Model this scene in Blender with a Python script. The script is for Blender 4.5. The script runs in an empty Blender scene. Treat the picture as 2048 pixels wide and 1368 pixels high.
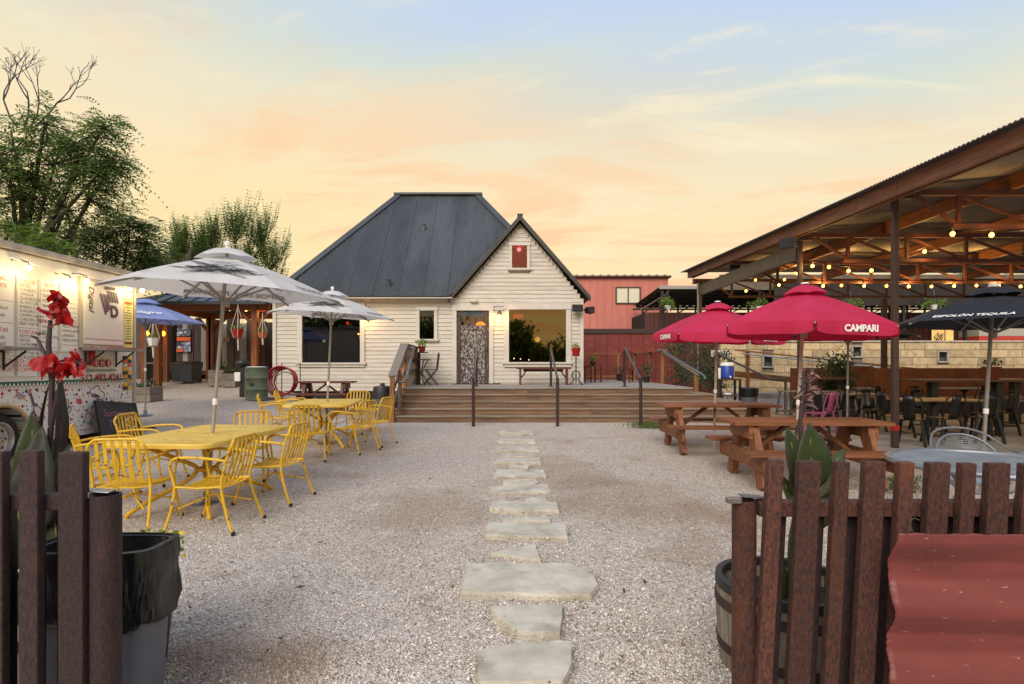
import bpy, math, random
import numpy as np
from mathutils import Vector, Matrix, Euler
random.seed(7)
NP = np.random.default_rng(11)
SC = bpy.context.scene
COL = SC.collection
V = Vector
PI = math.pi

# ---------------------------------------------------------------- camera, sky, sun, exposure
CAMZ, FPX, HOR = 1.47, 1137.0, 730.0
cam_data = bpy.data.cameras.new('camera')
cam_data.sensor_width = 36.0
cam_data.lens = FPX / 2048 * 36
cam_data.shift_y = (HOR - 684) / 2048
cam_data.clip_start = 0.05
cam_data.clip_end = 2000
cam = bpy.data.objects.new('camera', cam_data)
COL.objects.link(cam)
cam.location = (0, 0, CAMZ)
cam.rotation_euler = (PI / 2, 0, 0)
SC.camera = cam

def lin(h):
    h = h.lstrip('#')
    r = []
    for i in (0, 2, 4):
        c = int(h[i:i + 2], 16) / 255
        r.append(c / 12.92 if c <= .04045 else ((c + .055) / 1.055) ** 2.4)
    return (r[0], r[1], r[2], 1)

SUN_ELEV, SUN_AZ = math.radians(38), math.radians(200)   # azimuth from +Y, clockwise; behind the camera and a little left
world = bpy.data.worlds.new('World')
SC.world = world
world.use_nodes = True
def build_world():
    nt = world.node_tree
    N, L = nt.nodes, nt.links
    N.clear()
    out = N.new('ShaderNodeOutputWorld')
    bg = N.new('ShaderNodeBackground')
    tc = N.new('ShaderNodeTexCoord')
    sep = N.new('ShaderNodeSeparateXYZ')
    L.new(tc.outputs['Generated'], sep.inputs[0])
    def math_(op, a, b=None, c=None):
        n = N.new('ShaderNodeMath'); n.operation = op
        for i, x in enumerate((a, b, c)):
            if x is None: continue
            if isinstance(x, (int, float)): n.inputs[i].default_value = x
            else: L.new(x, n.inputs[i])
        return n.outputs[0]
    X, Y, Z = sep.outputs
    az = math_('MULTIPLY_ADD', X, 0.13, Z)
    # cloud sheet: direction projected on a plane overhead
    zz = math_('ADD', math_('MAXIMUM', Z, 0.0), 0.16)
    cx = math_('DIVIDE', X, zz); cy = math_('DIVIDE', Y, zz)
    comb = N.new('ShaderNodeCombineXYZ')
    L.new(math_('MULTIPLY', cx, .62), comb.inputs[0]); L.new(math_('MULTIPLY_ADD', cx, .22, math_('MULTIPLY', cy, 1.35)), comb.inputs[1])
    def noise(scale, det, rough, off, dist=0.0):
        mp = N.new('ShaderNodeMapping'); mp.inputs['Location'].default_value = off
        L.new(comb.outputs[0], mp.inputs[0])
        n = N.new('ShaderNodeTexNoise'); n.inputs['Scale'].default_value = scale
        n.inputs['Detail'].default_value = det; n.inputs['Roughness'].default_value = rough
        n.inputs['Distortion'].default_value = dist
        L.new(mp.outputs[0], n.inputs[0])
        return n.outputs[0]
    n1 = noise(1.5, 8, .6, (3.1, 7.7, 0), .9)
    n2 = noise(.8, 5, .5, (11.3, 2.2, 0), .8)
    # gradient parameter, wobbled by the cloud noise
    t = math_('ADD', az, math_('MULTIPLY', math_('SUBTRACT', n2, .5), .26))
    ramp = N.new('ShaderNodeValToRGB')
    e = ramp.color_ramp.elements
    stops = [(0.0, '#fbdca6'), (.08, '#fee8ae'), (.19, '#fee6ae'), (.31, '#fae6bd'), (.41, '#ece4c8'), (.47, '#d6dfd4'), (.55, '#c6d6ec'), (.7, '#b4ccf6'), (1.0, '#a9c2f0')]
    e[0].position, e[0].color = stops[0][0], lin(stops[0][1])
    e[1].position, e[1].color = stops[-1][0], lin(stops[-1][1])
    for p, c in stops[1:-1]:
        q = e.new(p); q.color = lin(c)
    L.new(t, ramp.inputs[0])
    # peach cloud streaks
    mr = N.new('ShaderNodeMapRange'); mr.interpolation_type = 'SMOOTHSTEP'
    mr.inputs['From Min'].default_value = .46; mr.inputs['From Max'].default_value = .62
    L.new(n1, mr.inputs['Value'])
    fade = N.new('ShaderNodeMapRange')
    fade.inputs['From Min'].default_value = .50; fade.inputs['From Max'].default_value = .22
    L.new(az, fade.inputs['Value'])
    mix = N.new('ShaderNodeMix'); mix.data_type = 'RGBA'
    L.new(math_('MULTIPLY', math_('MULTIPLY', mr.outputs[0], fade.outputs[0]), .78), mix.inputs['Factor'])
    L.new(ramp.outputs[0], mix.inputs['A']); mix.inputs['B'].default_value = lin('#ffca9a')
    # pale bright wisps
    n3 = noise(2.1, 9, .62, (23.0, 5.0, 0), 1.1)
    mr3 = N.new('ShaderNodeMapRange'); mr3.interpolation_type = 'SMOOTHSTEP'; mr3.inputs['From Min'].default_value = .52; mr3.inputs['From Max'].default_value = .74
    L.new(n3, mr3.inputs['Value'])
    mixw = N.new('ShaderNodeMix'); mixw.data_type = 'RGBA'
    L.new(math_('MULTIPLY', mr3.outputs[0], .75), mixw.inputs['Factor']); L.new(mix.outputs['Result'], mixw.inputs['A']); mixw.inputs['B'].default_value = lin('#fff0cc')
    sky = N.new('ShaderNodeTexSky'); sky.sky_type = 'NISHITA'; sky.sun_disc = False
    sky.sun_elevation = SUN_ELEV; sky.sun_rotation = SUN_AZ
    add = N.new('ShaderNodeMix'); add.data_type = 'RGBA'; add.blend_type = 'ADD'
    add.inputs['Factor'].default_value = .004
    L.new(mixw.outputs['Result'], add.inputs['A']); L.new(sky.outputs[0], add.inputs['B'])
    L.new(add.outputs['Result'], bg.inputs[0])
    bg.inputs[1].default_value = 0.80
    L.new(bg.outputs[0], out.inputs[0])
build_world()
sun_data = bpy.data.lights.new('sun', 'SUN')
sun_data.energy = 2.4
sun_data.angle = math.radians(42)
sun_data.color = (1, .93, .84)
sun = bpy.data.objects.new('sun', sun_data)
COL.objects.link(sun)
sun.rotation_euler = (PI / 2 - SUN_ELEV, 0, PI - SUN_AZ)
SC.view_settings.view_transform = 'Standard'
SC.view_settings.look = 'None'
SC.view_settings.exposure = 0.34
SC.view_settings.gamma = 1.0
SC.view_settings.use_curve_mapping = False
SC.cycles.use_denoising = True
SC.cycles.max_bounces = 6
SC.cycles.transparent_max_bounces = 12
SC.cycles.caustics_reflective = False
SC.cycles.caustics_refractive = False
SC.cycles.sample_clamp_indirect = 4.0

# ---------------------------------------------------------------- helpers
def ss(a, b, x):
    t = min(1, max(0, (x - a) / (b - a)))
    return t * t * (3 - 2 * t)
def gz(x, y):
    """height of the yard: it climbs gently to the house and to the back left"""
    z = .12 * ss(4, 13, y) * (1 - .4 * ss(4.5, 5.6, x))
    z += .17 * ss(-3.6, -6.4, x) * ss(3, 7.5, y)
    z += .25 * ss(-4.6, -7.0, x) * ss(11, 15, y)
    z += .38 * ss(-5.5, -7.5, x) * ss(15.2, 19.5, y)
    return z
def PX(px, Y): return (px - 1024) / FPX * Y
def PZ(py, Y): return CAMZ + (HOR - py) / FPX * Y
def P(px, py, Y): return V((PX(px, Y), Y, PZ(py, Y)))
def G(px, py):
    """photograph pixel -> point on the yard"""
    Y = 1.4 * FPX / (py - HOR)
    for _ in range(12):
        Y = (CAMZ - gz(PX(px, Y), Y)) * FPX / (py - HOR)
    return V((PX(px, Y), Y, gz(PX(px, Y), Y)))

class MB:
    def __init__(s): s.v = []; s.f = []
    def add(s, vs, fs, m=None):
        o = len(s.v)
        if m is not None: vs = [m @ V(p) for p in vs]
        s.v.extend([tuple(p) for p in vs]); s.f.extend([tuple(i + o for i in f) for f in fs])
        return s
    BF = [(0, 3, 2, 1), (4, 5, 6, 7), (0, 1, 5, 4), (1, 2, 6, 5), (2, 3, 7, 6), (3, 0, 4, 7)]
    def box(s, x0, x1, y0, y1, z0, z1, m=None):
        return s.add([(x0, y0, z0), (x1, y0, z0), (x1, y1, z0), (x0, y1, z0), (x0, y0, z1), (x1, y0, z1), (x1, y1, z1), (x0, y1, z1)], s.BF, m)
    def cbox(s, c, sz, rot=None):
        m = Matrix.Translation(c)
        if rot is not None: m = m @ Euler(rot).to_matrix().to_4x4()
        x, y, z = sz[0] / 2, sz[1] / 2, sz[2] / 2
        return s.box(-x, x, -y, y, -z, z, m)
    def beam(s, p, q, w, h, up=(0, 0, 1)):
        p, q = V(p), V(q); d = (q - p).normalized(); u = V(up)
        if abs(d.dot(u)) > .98: u = V((0, 1, 0))
        r = d.cross(u).normalized(); u = r.cross(d).normalized()
        vs = []
        for c in (p, q):
            for a, b in ((-1, -1), (1, -1), (1, 1), (-1, 1)):
                vs.append(c + r * (a * w / 2) + u * (b * h / 2))
        return s.add(vs, [(0, 1, 2, 3), (7, 6, 5, 4), (0, 4, 5, 1), (1, 5, 6, 2), (2, 6, 7, 3), (3, 7, 4, 0)])
    def tube(s, pts, r, n=8, closed=False, cap=True, cr=0):
        pts = [V(p) for p in pts]; vs = []; fs = []
        if cr:
            out = []; rr = []; m_ = len(pts)
            for i in range(m_ - 1):
                p0, p1, p2, p3 = pts[max(i - 1, 0)], pts[i], pts[i + 1], pts[min(i + 2, m_ - 1)]
                for j in range(cr):
                    t = j / cr
                    out.append(.5 * (2 * p1 + (p2 - p0) * t + (2 * p0 - 5 * p1 + 4 * p2 - p3) * t * t + (3 * p1 - p0 - 3 * p2 + p3) * t ** 3))
                    if isinstance(r, (list, tuple)): rr.append(r[i] + (r[i + 1] - r[i]) * t)
            out.append(pts[-1])
            if rr: r = rr + [r[-1]]
            pts = out
        k = len(pts)
        up = None
        for i, p in enumerate(pts):
            if closed: d = pts[(i + 1) % k] - pts[i - 1]
            else: d = pts[min(i + 1, k - 1)] - pts[max(i - 1, 0)]
            d.normalize()
            if up is None:
                a = V((0, 0, 1)) if abs(d.z) < .9 else V((1, 0, 0))
                up = (a - d * a.dot(d)).normalized()
            else:
                up = (up - d * up.dot(d)).normalized()
            sd = d.cross(up)
            rr = r[i] if isinstance(r, (list, tuple)) else r
            for j in range(n):
                t = 2 * PI * j / n
                vs.append(p + up * (math.cos(t) * rr) + sd * (math.sin(t) * rr))
        for i in range(k if closed else k - 1):
            a, b = i * n, ((i + 1) % k) * n
            for j in range(n):
                j2 = (j + 1) % n
                fs.append((a + j, a + j2, b + j2, b + j))
        if not closed and cap:
            fs.append(tuple(range(n - 1, -1, -1))); fs.append(tuple(range((k - 1) * n, k * n)))
        return s.add(vs, fs)
    def lathe(s, prof, n=24, c=(0, 0, 0), m=None, a0=0.0, a1=2 * PI):
        vs = []; fs = []; k = len(prof); full = abs(a1 - a0 - 2 * PI) < 1e-6
        cols = n if full else n + 1
        for j in range(cols):
            t = a0 + (a1 - a0) * j / n
            for r, z in prof: vs.append((c[0] + r * math.cos(t), c[1] + r * math.sin(t), c[2] + z))
        for j in range(n):
            a, b = j * k, ((j + 1) % cols) * k
            for i in range(k - 1): fs.append((a + i, b + i, b + i + 1, a + i + 1))
        return s.add(vs, fs, m)
    def prism(s, poly, z0, z1, m=None):
        n = len(poly)
        vs = [(x, y, z0) for x, y in poly] + [(x, y, z1) for x, y in poly]
        fs = [tuple(range(n - 1, -1, -1)), tuple(range(n, 2 * n))]
        fs += [(i, (i + 1) % n, n + (i + 1) % n, n + i) for i in range(n)]
        return s.add(vs, fs, m)
    def sphere(s, c, r, n=10, k=6, sq=(1, 1, 1)):
        vs = []; fs = []
        for i in range(k + 1):
            a = PI * i / k
            for j in range(n):
                b = 2 * PI * j / n
                vs.append((c[0] + r * sq[0] * math.sin(a) * math.cos(b), c[1] + r * sq[1] * math.sin(a) * math.sin(b), c[2] + r * sq[2] * math.cos(a)))
        for i in range(k):
            for j in range(n): fs.append((i * n + j, (i + 1) * n + j, (i + 1) * n + (j + 1) % n, i * n + (j + 1) % n))
        return s.add(vs, fs)
    def grid(s, fn, nu, nv):
        vs = [fn(i / nu, j / nv) for j in range(nv + 1) for i in range(nu + 1)]
        fs = [(j * (nu + 1) + i, j * (nu + 1) + i + 1, (j + 1) * (nu + 1) + i + 1, (j + 1) * (nu + 1) + i) for j in range(nv) for i in range(nu)]
        return s.add(vs, fs)
    def mesh(s, name, mt, smooth=False):
        me = bpy.data.meshes.new(name)
        me.from_pydata(s.v, [], s.f)
        if mt is not None: me.materials.append(mt)
        if smooth:
            me.shade_smooth()
            me.set_sharp_from_angle(angle=.7)
        return me
    def build(s, name, mt, parent=None, smooth=False, bevel=0, solid=0):
        return obj(name, s.mesh(name, mt, smooth), parent, bevel, solid)

def obj(name, me, parent=None, bevel=0, solid=0):
    o = bpy.data.objects.new(name, me); COL.objects.link(o)
    if parent is not None: o.parent = parent
    if solid:
        md = o.modifiers.new('thick', 'SOLIDIFY'); md.thickness = solid; md.offset = 0
    if bevel:
        md = o.modifiers.new('bevel', 'BEVEL'); md.width = bevel; md.segments = 2; md.limit_method = 'ANGLE'
    return o
def tag(o, label, cat, group=None, kind=None):
    if label: o['label'] = label
    if cat: o['category'] = cat
    if group: o['group'] = group
    if kind: o['kind'] = kind
    return o
def thing(name, label, cat, loc=(0, 0, 0), rz=0.0, group=None):
    o = bpy.data.objects.new(name, None); COL.objects.link(o)
    o.empty_display_size = .1
    o.location = loc; o.rotation_euler = (0, 0, rz)
    return tag(o, label, cat, group)
def copy_tree(o, parent=None, mats=None):
    c = o.copy(); COL.objects.link(c); c.parent = parent
    for ch in list(o.children): copy_tree(ch, c)
    return c
def clone(o, label, loc, rz=0.0, group=None):
    c = copy_tree(o); c.location = loc; c.rotation_euler = (0, 0, rz); c['label'] = label
    if group: c['group'] = group
    return c
def text_mesh(s, size, mt, name='lettering', shear=0, bold=0.0, ext=0.0, align='CENTER', space=1.0):
    cu = bpy.data.curves.new(name, 'FONT'); cu.body = s; cu.size = size; cu.shear = shear
    cu.offset = bold; cu.extrude = ext; cu.align_x = align; cu.align_y = 'CENTER'; cu.resolution_u = 3; cu.space_character = space
    t = bpy.data.objects.new(name, cu); COL.objects.link(t)
    bpy.context.view_layer.update()
    me = bpy.data.meshes.new_from_object(t.evaluated_get(bpy.context.evaluated_depsgraph_get()))
    bpy.data.objects.remove(t); bpy.data.curves.remove(cu)
    me.materials.clear(); me.materials.append(mt)
    return me
def frame(o, u, v):
    """matrix whose x runs along u, y along v, z outwards"""
    u, v = V(u).normalized(), V(v); n = u.cross(v).normalized(); v = n.cross(u)
    m = Matrix((u, v, n)).transposed().to_4x4(); m.translation = V(o)
    return m
def put(name, me, m, parent=None):
    o = obj(name, me, parent); o.matrix_basis = m
    return o
def lamp(parent, loc, power, color=(1, .62, .25), r=.04):
    d = bpy.data.lights.new('bulb_light', 'POINT'); d.energy = power; d.color = color; d.shadow_soft_size = r
    o = bpy.data.objects.new('bulb_light', d); COL.objects.link(o); o.parent = parent; o.location = loc
    return o

# ---------------------------------------------------------------- materials
MATS = {}
def veins(m, scale=55):
    N, L = m.node_tree.nodes, m.node_tree.links
    tc = N.new('ShaderNodeTexCoord'); w = N.new('ShaderNodeTexWave'); w.bands_direction = 'DIAGONAL'; w.inputs['Scale'].default_value = scale; w.inputs['Distortion'].default_value = 2.5; w.inputs['Detail'].default_value = 2; w.inputs['Detail Scale'].default_value = .6
    L.new(tc.outputs['Object'], w.inputs[0]); b = N['Principled BSDF']; bp = N.new('ShaderNodeBump'); bp.inputs['Strength'].default_value = .45; bp.inputs['Distance'].default_value = .004
    L.new(w.outputs['Color'], bp.inputs['Height']); L.new(bp.outputs[0], b.inputs['Normal'])
    src = b.inputs['Base Color'].links[0].from_socket; mx = N.new('ShaderNodeMix'); mx.data_type = 'RGBA'; mx.blend_type = 'MULTIPLY'; mx.inputs['Factor'].default_value = .35
    L.new(src, mx.inputs['A']); L.new(w.outputs['Color'], mx.inputs['B']); L.new(mx.outputs['Result'], b.inputs['Base Color'])
def mat(name, c1, rough=.6, c2=None, scale=6.0, stretch=(1, 1, 1), metal=0.0, bump=0.0, bscale=None, rand=0.0, lo=.35, hi=.65,
        spec=.5, detail=6, island=0.0, c3=None, s3=2.0, lo3=.5, hi3=.7, transl=0.0, dist=0.0):
    if name in MATS: return MATS[name]
    m = bpy.data.materials.new(name); m.use_nodes = True
    nt = m.node_tree; N, L = nt.nodes, nt.links
    b = N['Principled BSDF']; b.inputs['Roughness'].default_value = rough; b.inputs['Metallic'].default_value = metal
    b.inputs['Specular IOR Level'].default_value = spec
    tc = N.new('ShaderNodeTexCoord'); mp = N.new('ShaderNodeMapping')
    mp.inputs['Scale'].default_value = stretch
    L.new(tc.outputs['Object'], mp.inputs[0])
    oi = N.new('ShaderNodeObjectInfo')
    mul = N.new('ShaderNodeVectorMath'); mul.operation = 'SCALE'; mul.inputs[0].default_value = (17, 31, 13)
    L.new(oi.outputs['Random'], mul.inputs['Scale']); L.new(mul.outputs[0], mp.inputs['Location'])
    col = None
    def noise(sc, det=detail):
        n = N.new('ShaderNodeTexNoise'); n.inputs['Scale'].default_value = sc; n.inputs['Detail'].default_value = det
        n.inputs['Roughness'].default_value = .6; n.inputs['Distortion'].default_value = dist
        L.new(mp.outputs[0], n.inputs[0]); return n
    def mr(v, a, b_):
        r = N.new('ShaderNodeMapRange'); r.inputs['From Min'].default_value = a; r.inputs['From Max'].default_value = b_
        L.new(v, r.inputs['Value']); return r.outputs[0]
    def mixc(f, a, b_):
        x = N.new('ShaderNodeMix'); x.data_type = 'RGBA'
        L.new(f, x.inputs['Factor'])
        for v, k in ((a, 'A'), (b_, 'B')):
            if isinstance(v, tuple): x.inputs[k].default_value = v
            else: L.new(v, x.inputs[k])
        return x.outputs['Result']
    k1 = lin(c1)
    if c2:
        n = noise(scale); col = mixc(mr(n.outputs[0], lo, hi), k1, lin(c2))
    if c3:
        n3 = noise(s3); col = mixc(mr(n3.outputs[0], lo3, hi3), col or k1, lin(c3))
    if rand or island:
        hs = N.new('ShaderNodeHueSaturation')
        if island:
            g = N.new('ShaderNodeNewGeometry'); src = g.outputs['Random Per Island']; amt = island
        else: src = oi.outputs['Random']; amt = rand
        ma = N.new('ShaderNodeMath'); ma.operation = 'MULTIPLY_ADD'; ma.inputs[1].default_value = 2 * amt; ma.inputs[2].default_value = 1 - amt
        L.new(src, ma.inputs[0]); L.new(ma.outputs[0], hs.inputs['Value'])
        if col is None: hs.inputs['Color'].default_value = k1
        else: L.new(col, hs.inputs['Color'])
        col = hs.outputs[0]
    if col is None: b.inputs['Base Color'].default_value = k1
    else: L.new(col, b.inputs['Base Color'])
    if bump:
        n = noise(bscale or scale * 2); bp = N.new('ShaderNodeBump'); bp.inputs['Strength'].default_value = bump; bp.inputs['Distance'].default_value = .01
        L.new(n.outputs[0], bp.inputs['Height']); L.new(bp.outputs[0], b.inputs['Normal'])
    if transl:
        tr = N.new('ShaderNodeBsdfTranslucent'); mx = N.new('ShaderNodeMixShader'); mx.inputs[0].default_value = transl
        if col is None: tr.inputs[0].default_value = k1
        else: L.new(col, tr.inputs[0])
        L.new(b.outputs[0], mx.inputs[1]); L.new(tr.outputs[0], mx.inputs[2]); L.new(mx.outputs[0], N['Material Output'].inputs[0])
    MATS[name] = m
    return m
def emit(name, c, s):
    if name in MATS: return MATS[name]
    m = bpy.data.materials.new(name); m.use_nodes = True; b = m.node_tree.nodes['Principled BSDF']
    b.inputs['Base Color'].default_value = lin(c); b.inputs['Emission Color'].default_value = lin(c); b.inputs['Emission Strength'].default_value = s
    MATS[name] = m
    return m
def glass(name, refl, tint, rough=.02, tone=(.95, .93, .9, 1)):
    m = bpy.data.materials.new(name); m.use_nodes = True; N, L = m.node_tree.nodes, m.node_tree.links
    N.remove(N['Principled BSDF'])
    t = N.new('ShaderNodeBsdfTransparent'); t.inputs[0].default_value = tint
    g = N.new('ShaderNodeBsdfGlossy'); g.inputs['Roughness'].default_value = rough; g.inputs[0].default_value = tone
    x = N.new('ShaderNodeMixShader'); x.inputs[0].default_value = refl
    L.new(t.outputs[0], x.inputs[1]); L.new(g.outputs[0], x.inputs[2]); L.new(x.outputs[0], N['Material Output'].inputs[0])
    return m
M_SIDING = mat('painted_siding', '#c8bfb2', .6, '#b9ae9f', 3, (1, 6, 9), bump=.25, rand=.045, lo=.4, hi=.75, c3='#a3978a', s3=.9, lo3=.54, hi3=.8)
M_TRIM = mat('painted_trim', '#cdc6bc', .5, '#c2b9ad', 5, rand=.02)
M_ROOF = mat('charcoal_metal', '#494c4f', .55, '#3c3f42', 1.6, (1, .3, .3), metal=.15, bump=.05, lo=.35, hi=.65, c3='#5b6064', s3=.7, lo3=.52, hi3=.75)
M_DECK = mat('weathered_lumber', '#84674e', .75, '#5f4735', 2.2, (.7, 5, 9), bump=.3, rand=.12, bscale=9)
M_TREAD = mat('worn_tread', '#8f7d69', .75, '#715e4a', 2.5, (.7, 6, 6), bump=.25, rand=.08)
M_DECKTOP = mat('grey_decking', '#9a928a', .8, '#7f766c', 2.5, (.6, 6, 6), bump=.25, rand=.08)
M_POST = mat('cedar_post', '#9a6a3e', .7, '#774a28', 3, (6, 6, .7), bump=.3, rand=.1)
M_GREYWOOD = mat('silvered_wood', '#8f8578', .8, '#6d6255', 4, (6, 6, .6), bump=.35, rand=.15)
M_PICNIC = mat('stained_redwood', '#8f5a34', .6, '#643a20', 2.2, (.8, 8, 8), bump=.2, rand=.12)
M_PICNIC_END = mat('stained_redwood_upright', '#8f5a34', .6, '#643a20', 2.2, (7, 7, .8), bump=.2, rand=.1)
M_DARKPICNIC = mat('dark_stained_wood', '#6a3526', .6, '#4a2219', 2.2, (.8, 8, 8), bump=.2, rand=.1)
M_RUST = mat('rusty_steel', '#33201d', .8, '#623729', 100, (1, 1, .45), metal=.05, bump=.6, c3='#6c3b20', s3=6, lo3=.6, hi3=.8, rand=.22, lo=.38, hi=.66)
M_RUSTDARK = mat('dark_rusty_steel', '#2c2022', .75, '#47302c', 100, (1, 1, .45), metal=.1, bump=.45, rand=.18, c3='#663a22', s3=6, lo3=.6, hi3=.78, lo=.38, hi=.66)
M_YELLOW = mat('chipped_yellow_paint', '#e2b526', .42, '#cf9d18', 8, bump=.08, c3='#4c3812', s3=26, lo3=.61, hi3=.635, lo=.3, hi=.7, rand=.06)
M_YTOP = mat('faded_yellow_paint', '#e0c060', .45, '#d3ab38', 3, c3='#6a5424', s3=9, lo3=.63, hi3=.67, bump=.1)
M_BLACKRUB = mat('black_rubber', '#17171a', .7)
M_BLACK = mat('black_metal', '#1b1a1c', .5, '#262324', 8)
M_GUN = mat('gunmetal', '#3d3b3c', .38, '#2b2a2b', 6, metal=.7)
M_STEEL = mat('brushed_steel', '#9a9690', .4, '#7f7b76', 9, metal=.8)
M_GALV = mat('galvanised_pipe', '#8d949b', .35, '#6f777f', 12, metal=.8)
M_WHITE = mat('white_enamel', '#dcd9d3', .35, '#d3cfc7', 2, bump=.02)
M_CANVAS = mat('white_canvas', '#dcdad8', .85, '#cfcccb', 2.5, bump=.06, bscale=90, transl=.35)
M_PINK = mat('pink_canvas', '#cb2a55', .8, '#bd1f47', 3, bump=.06, bscale=90, transl=.3)
M_NAVY = mat('black_canvas', '#20242e', .85, '#191c25', 3, bump=.06, bscale=90, transl=.1)
M_BLUE = mat('blue_canvas', '#8c9ac8', .8, '#7e8cbc', 3, transl=.25)
M_POLE = mat('aluminium_pole', '#a39b92', .5, '#8c847b', 8, (1, 1, .2), metal=.3)
M_LETW = mat('white_print', '#e8e4e0', .7)
M_LETK = mat('black_print', '#24262c', .8)
M_LETGREY = mat('showthrough_print', '#8d857f', .85)  # grey stands for black letters seen through the translucent canvas
M_LETR = mat('red_print', '#9c1f26', .7)
M_CONC = mat('concrete', '#a39b92', .85, '#8a837b', 1.6, bump=.15, bscale=30, c3='#6f6963', s3=.8, lo3=.5, hi3=.75)
M_LIME = mat('limestone_slab', '#c8c0ae', .88, '#aca28f', 5, bump=.45, bscale=22, c3='#8f8472', s3=3.0, lo3=.5, hi3=.72, rand=.07)
M_BLOCK = mat('limestone_block', '#d0bc98', .85, '#bb9d70', 4, bump=.5, bscale=11, rand=.24, c3='#a3804e', s3=2.4, lo3=.58, hi3=.75)
M_MORTAR = mat('mortar', '#8d8474', .9, '#7b7262', 12)
M_BARK = mat('bark', '#4c4038', .9, '#322a25', 8, (1, 1, .25), bump=.6)
M_LEAF = mat('tree_leaves', '#6b8145', .5, island=.55, transl=.5)
M_LEAF2 = mat('light_tree_leaves', '#6f8a34', .55, island=.4, transl=.4)
M_LEAF3 = mat('dark_shrub_leaves', '#3a5230', .5, island=.5, transl=.3)
M_CANNA = mat('canna_leaf', '#435329', .4, '#4a3a30', 5, (1, 1, .35), bump=.25, bscale=30, transl=.25, lo=.42, hi=.62)
M_CANNAD = mat('canna_purple_leaf', '#3d2f30', .42, '#3b4330', 3, (1, 1, .5), bump=.1, transl=.2)
veins(M_CANNA); veins(M_CANNAD)
M_PETAL = mat('red_petal', '#c01a14', .45, '#8f0a12', 14, transl=.35, lo=.3, hi=.7)
M_STALK = mat('dark_stalk', '#3d272c', .5, '#2d2626', 9)
M_BAG = mat('black_plastic_bag', '#101113', .3, '#141518', 9, (1, 1, .5), bump=1.0, bscale=14, spec=.5)
M_CAN = mat('grey_plastic', '#5d6069', .5, '#535660', 4)
M_TERRA = mat('terracotta', '#8e4a30', .8, '#75391f', 5)
M_REDPOT = mat('red_glaze', '#9d1412', .2)
M_GREENDRUM = mat('green_drum', '#5f6a55', .6, '#4d5647', 5, c3='#6d5a42', s3=9, lo3=.62, hi3=.72)
M_CORAL = mat('coral_metal', '#c4786a', .55, '#b96a5c', 1.5, (1, 1, .5), rand=.03)
M_MAROON = mat('maroon_metal', '#7c3029', .5, '#6a2721', 2.5, (1, 1, 4), bump=.05, c3='#8d4a42', s3=1.8, lo3=.5, hi3=.8)
M_BROWNMETAL = mat('brown_metal_siding', '#5a2c25', .6, '#482019', 2, (4, 4, .5), rand=.1)
M_TRUSS = mat('red_oxide_steel', '#633829', .6, '#4e2c22', 4, rand=.1)
M_RAFTER = mat('stained_beam', '#9a6238', .6, '#74472a', 3, (6, .8, 6), bump=.3, rand=.1)
M_FASCIA = mat('weathered_beam', '#835a47', .7, '#634338', 3, (6, .8, 6), bump=.35, rand=.1)
M_PAVROOF = mat('galvanised_sheet', '#857d77', .45, '#6f6863', 1.5, metal=.35)
M_POSTSTEEL = mat('brown_steel_post', '#3c2a27', .55, '#48322d', 9)
M_GAZROOF = mat('blue_grey_metal', '#4b5b6d', .4, '#43515f', 3, metal=.3)
M_GAZ = mat('orange_cedar', '#8a4d22', .6, '#6d3a18', 3, (5, 5, .8), bump=.2, rand=.1)
M_PLANK = mat('rough_dark_plank', '#5a4a40', .85, '#3d302a', 3, (5, 5, .5), bump=.5, rand=.28)
M_PLANKW = mat('whitewashed_plank', '#a29a92', .85, '#7b726a', 5, (5, 5, .5), bump=.5, rand=.1)
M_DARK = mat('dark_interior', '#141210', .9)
M_ROPE = mat('macrame_rope', '#c9bba6', .9)
M_GRASS = mat('grass_blades', '#5d6b33', .7, island=.4, transl=.3)
M_BULB = emit('warm_bulb', '#ffb648', 7)
M_BULBT = emit('truck_bulb', '#ffe6b0', 16)
M_PANE = glass('window_glass', .18, (.4, .36, .3, 1), tone=(.95, .68, .36, 1))  # sunset gold of the mirrored sky is put into the gloss colour
M_PANEDARK = glass('dark_window_glass', .07, (.5, .5, .5, 1))
M_RED = mat('red_paint', '#a81c1c', .4)
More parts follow.
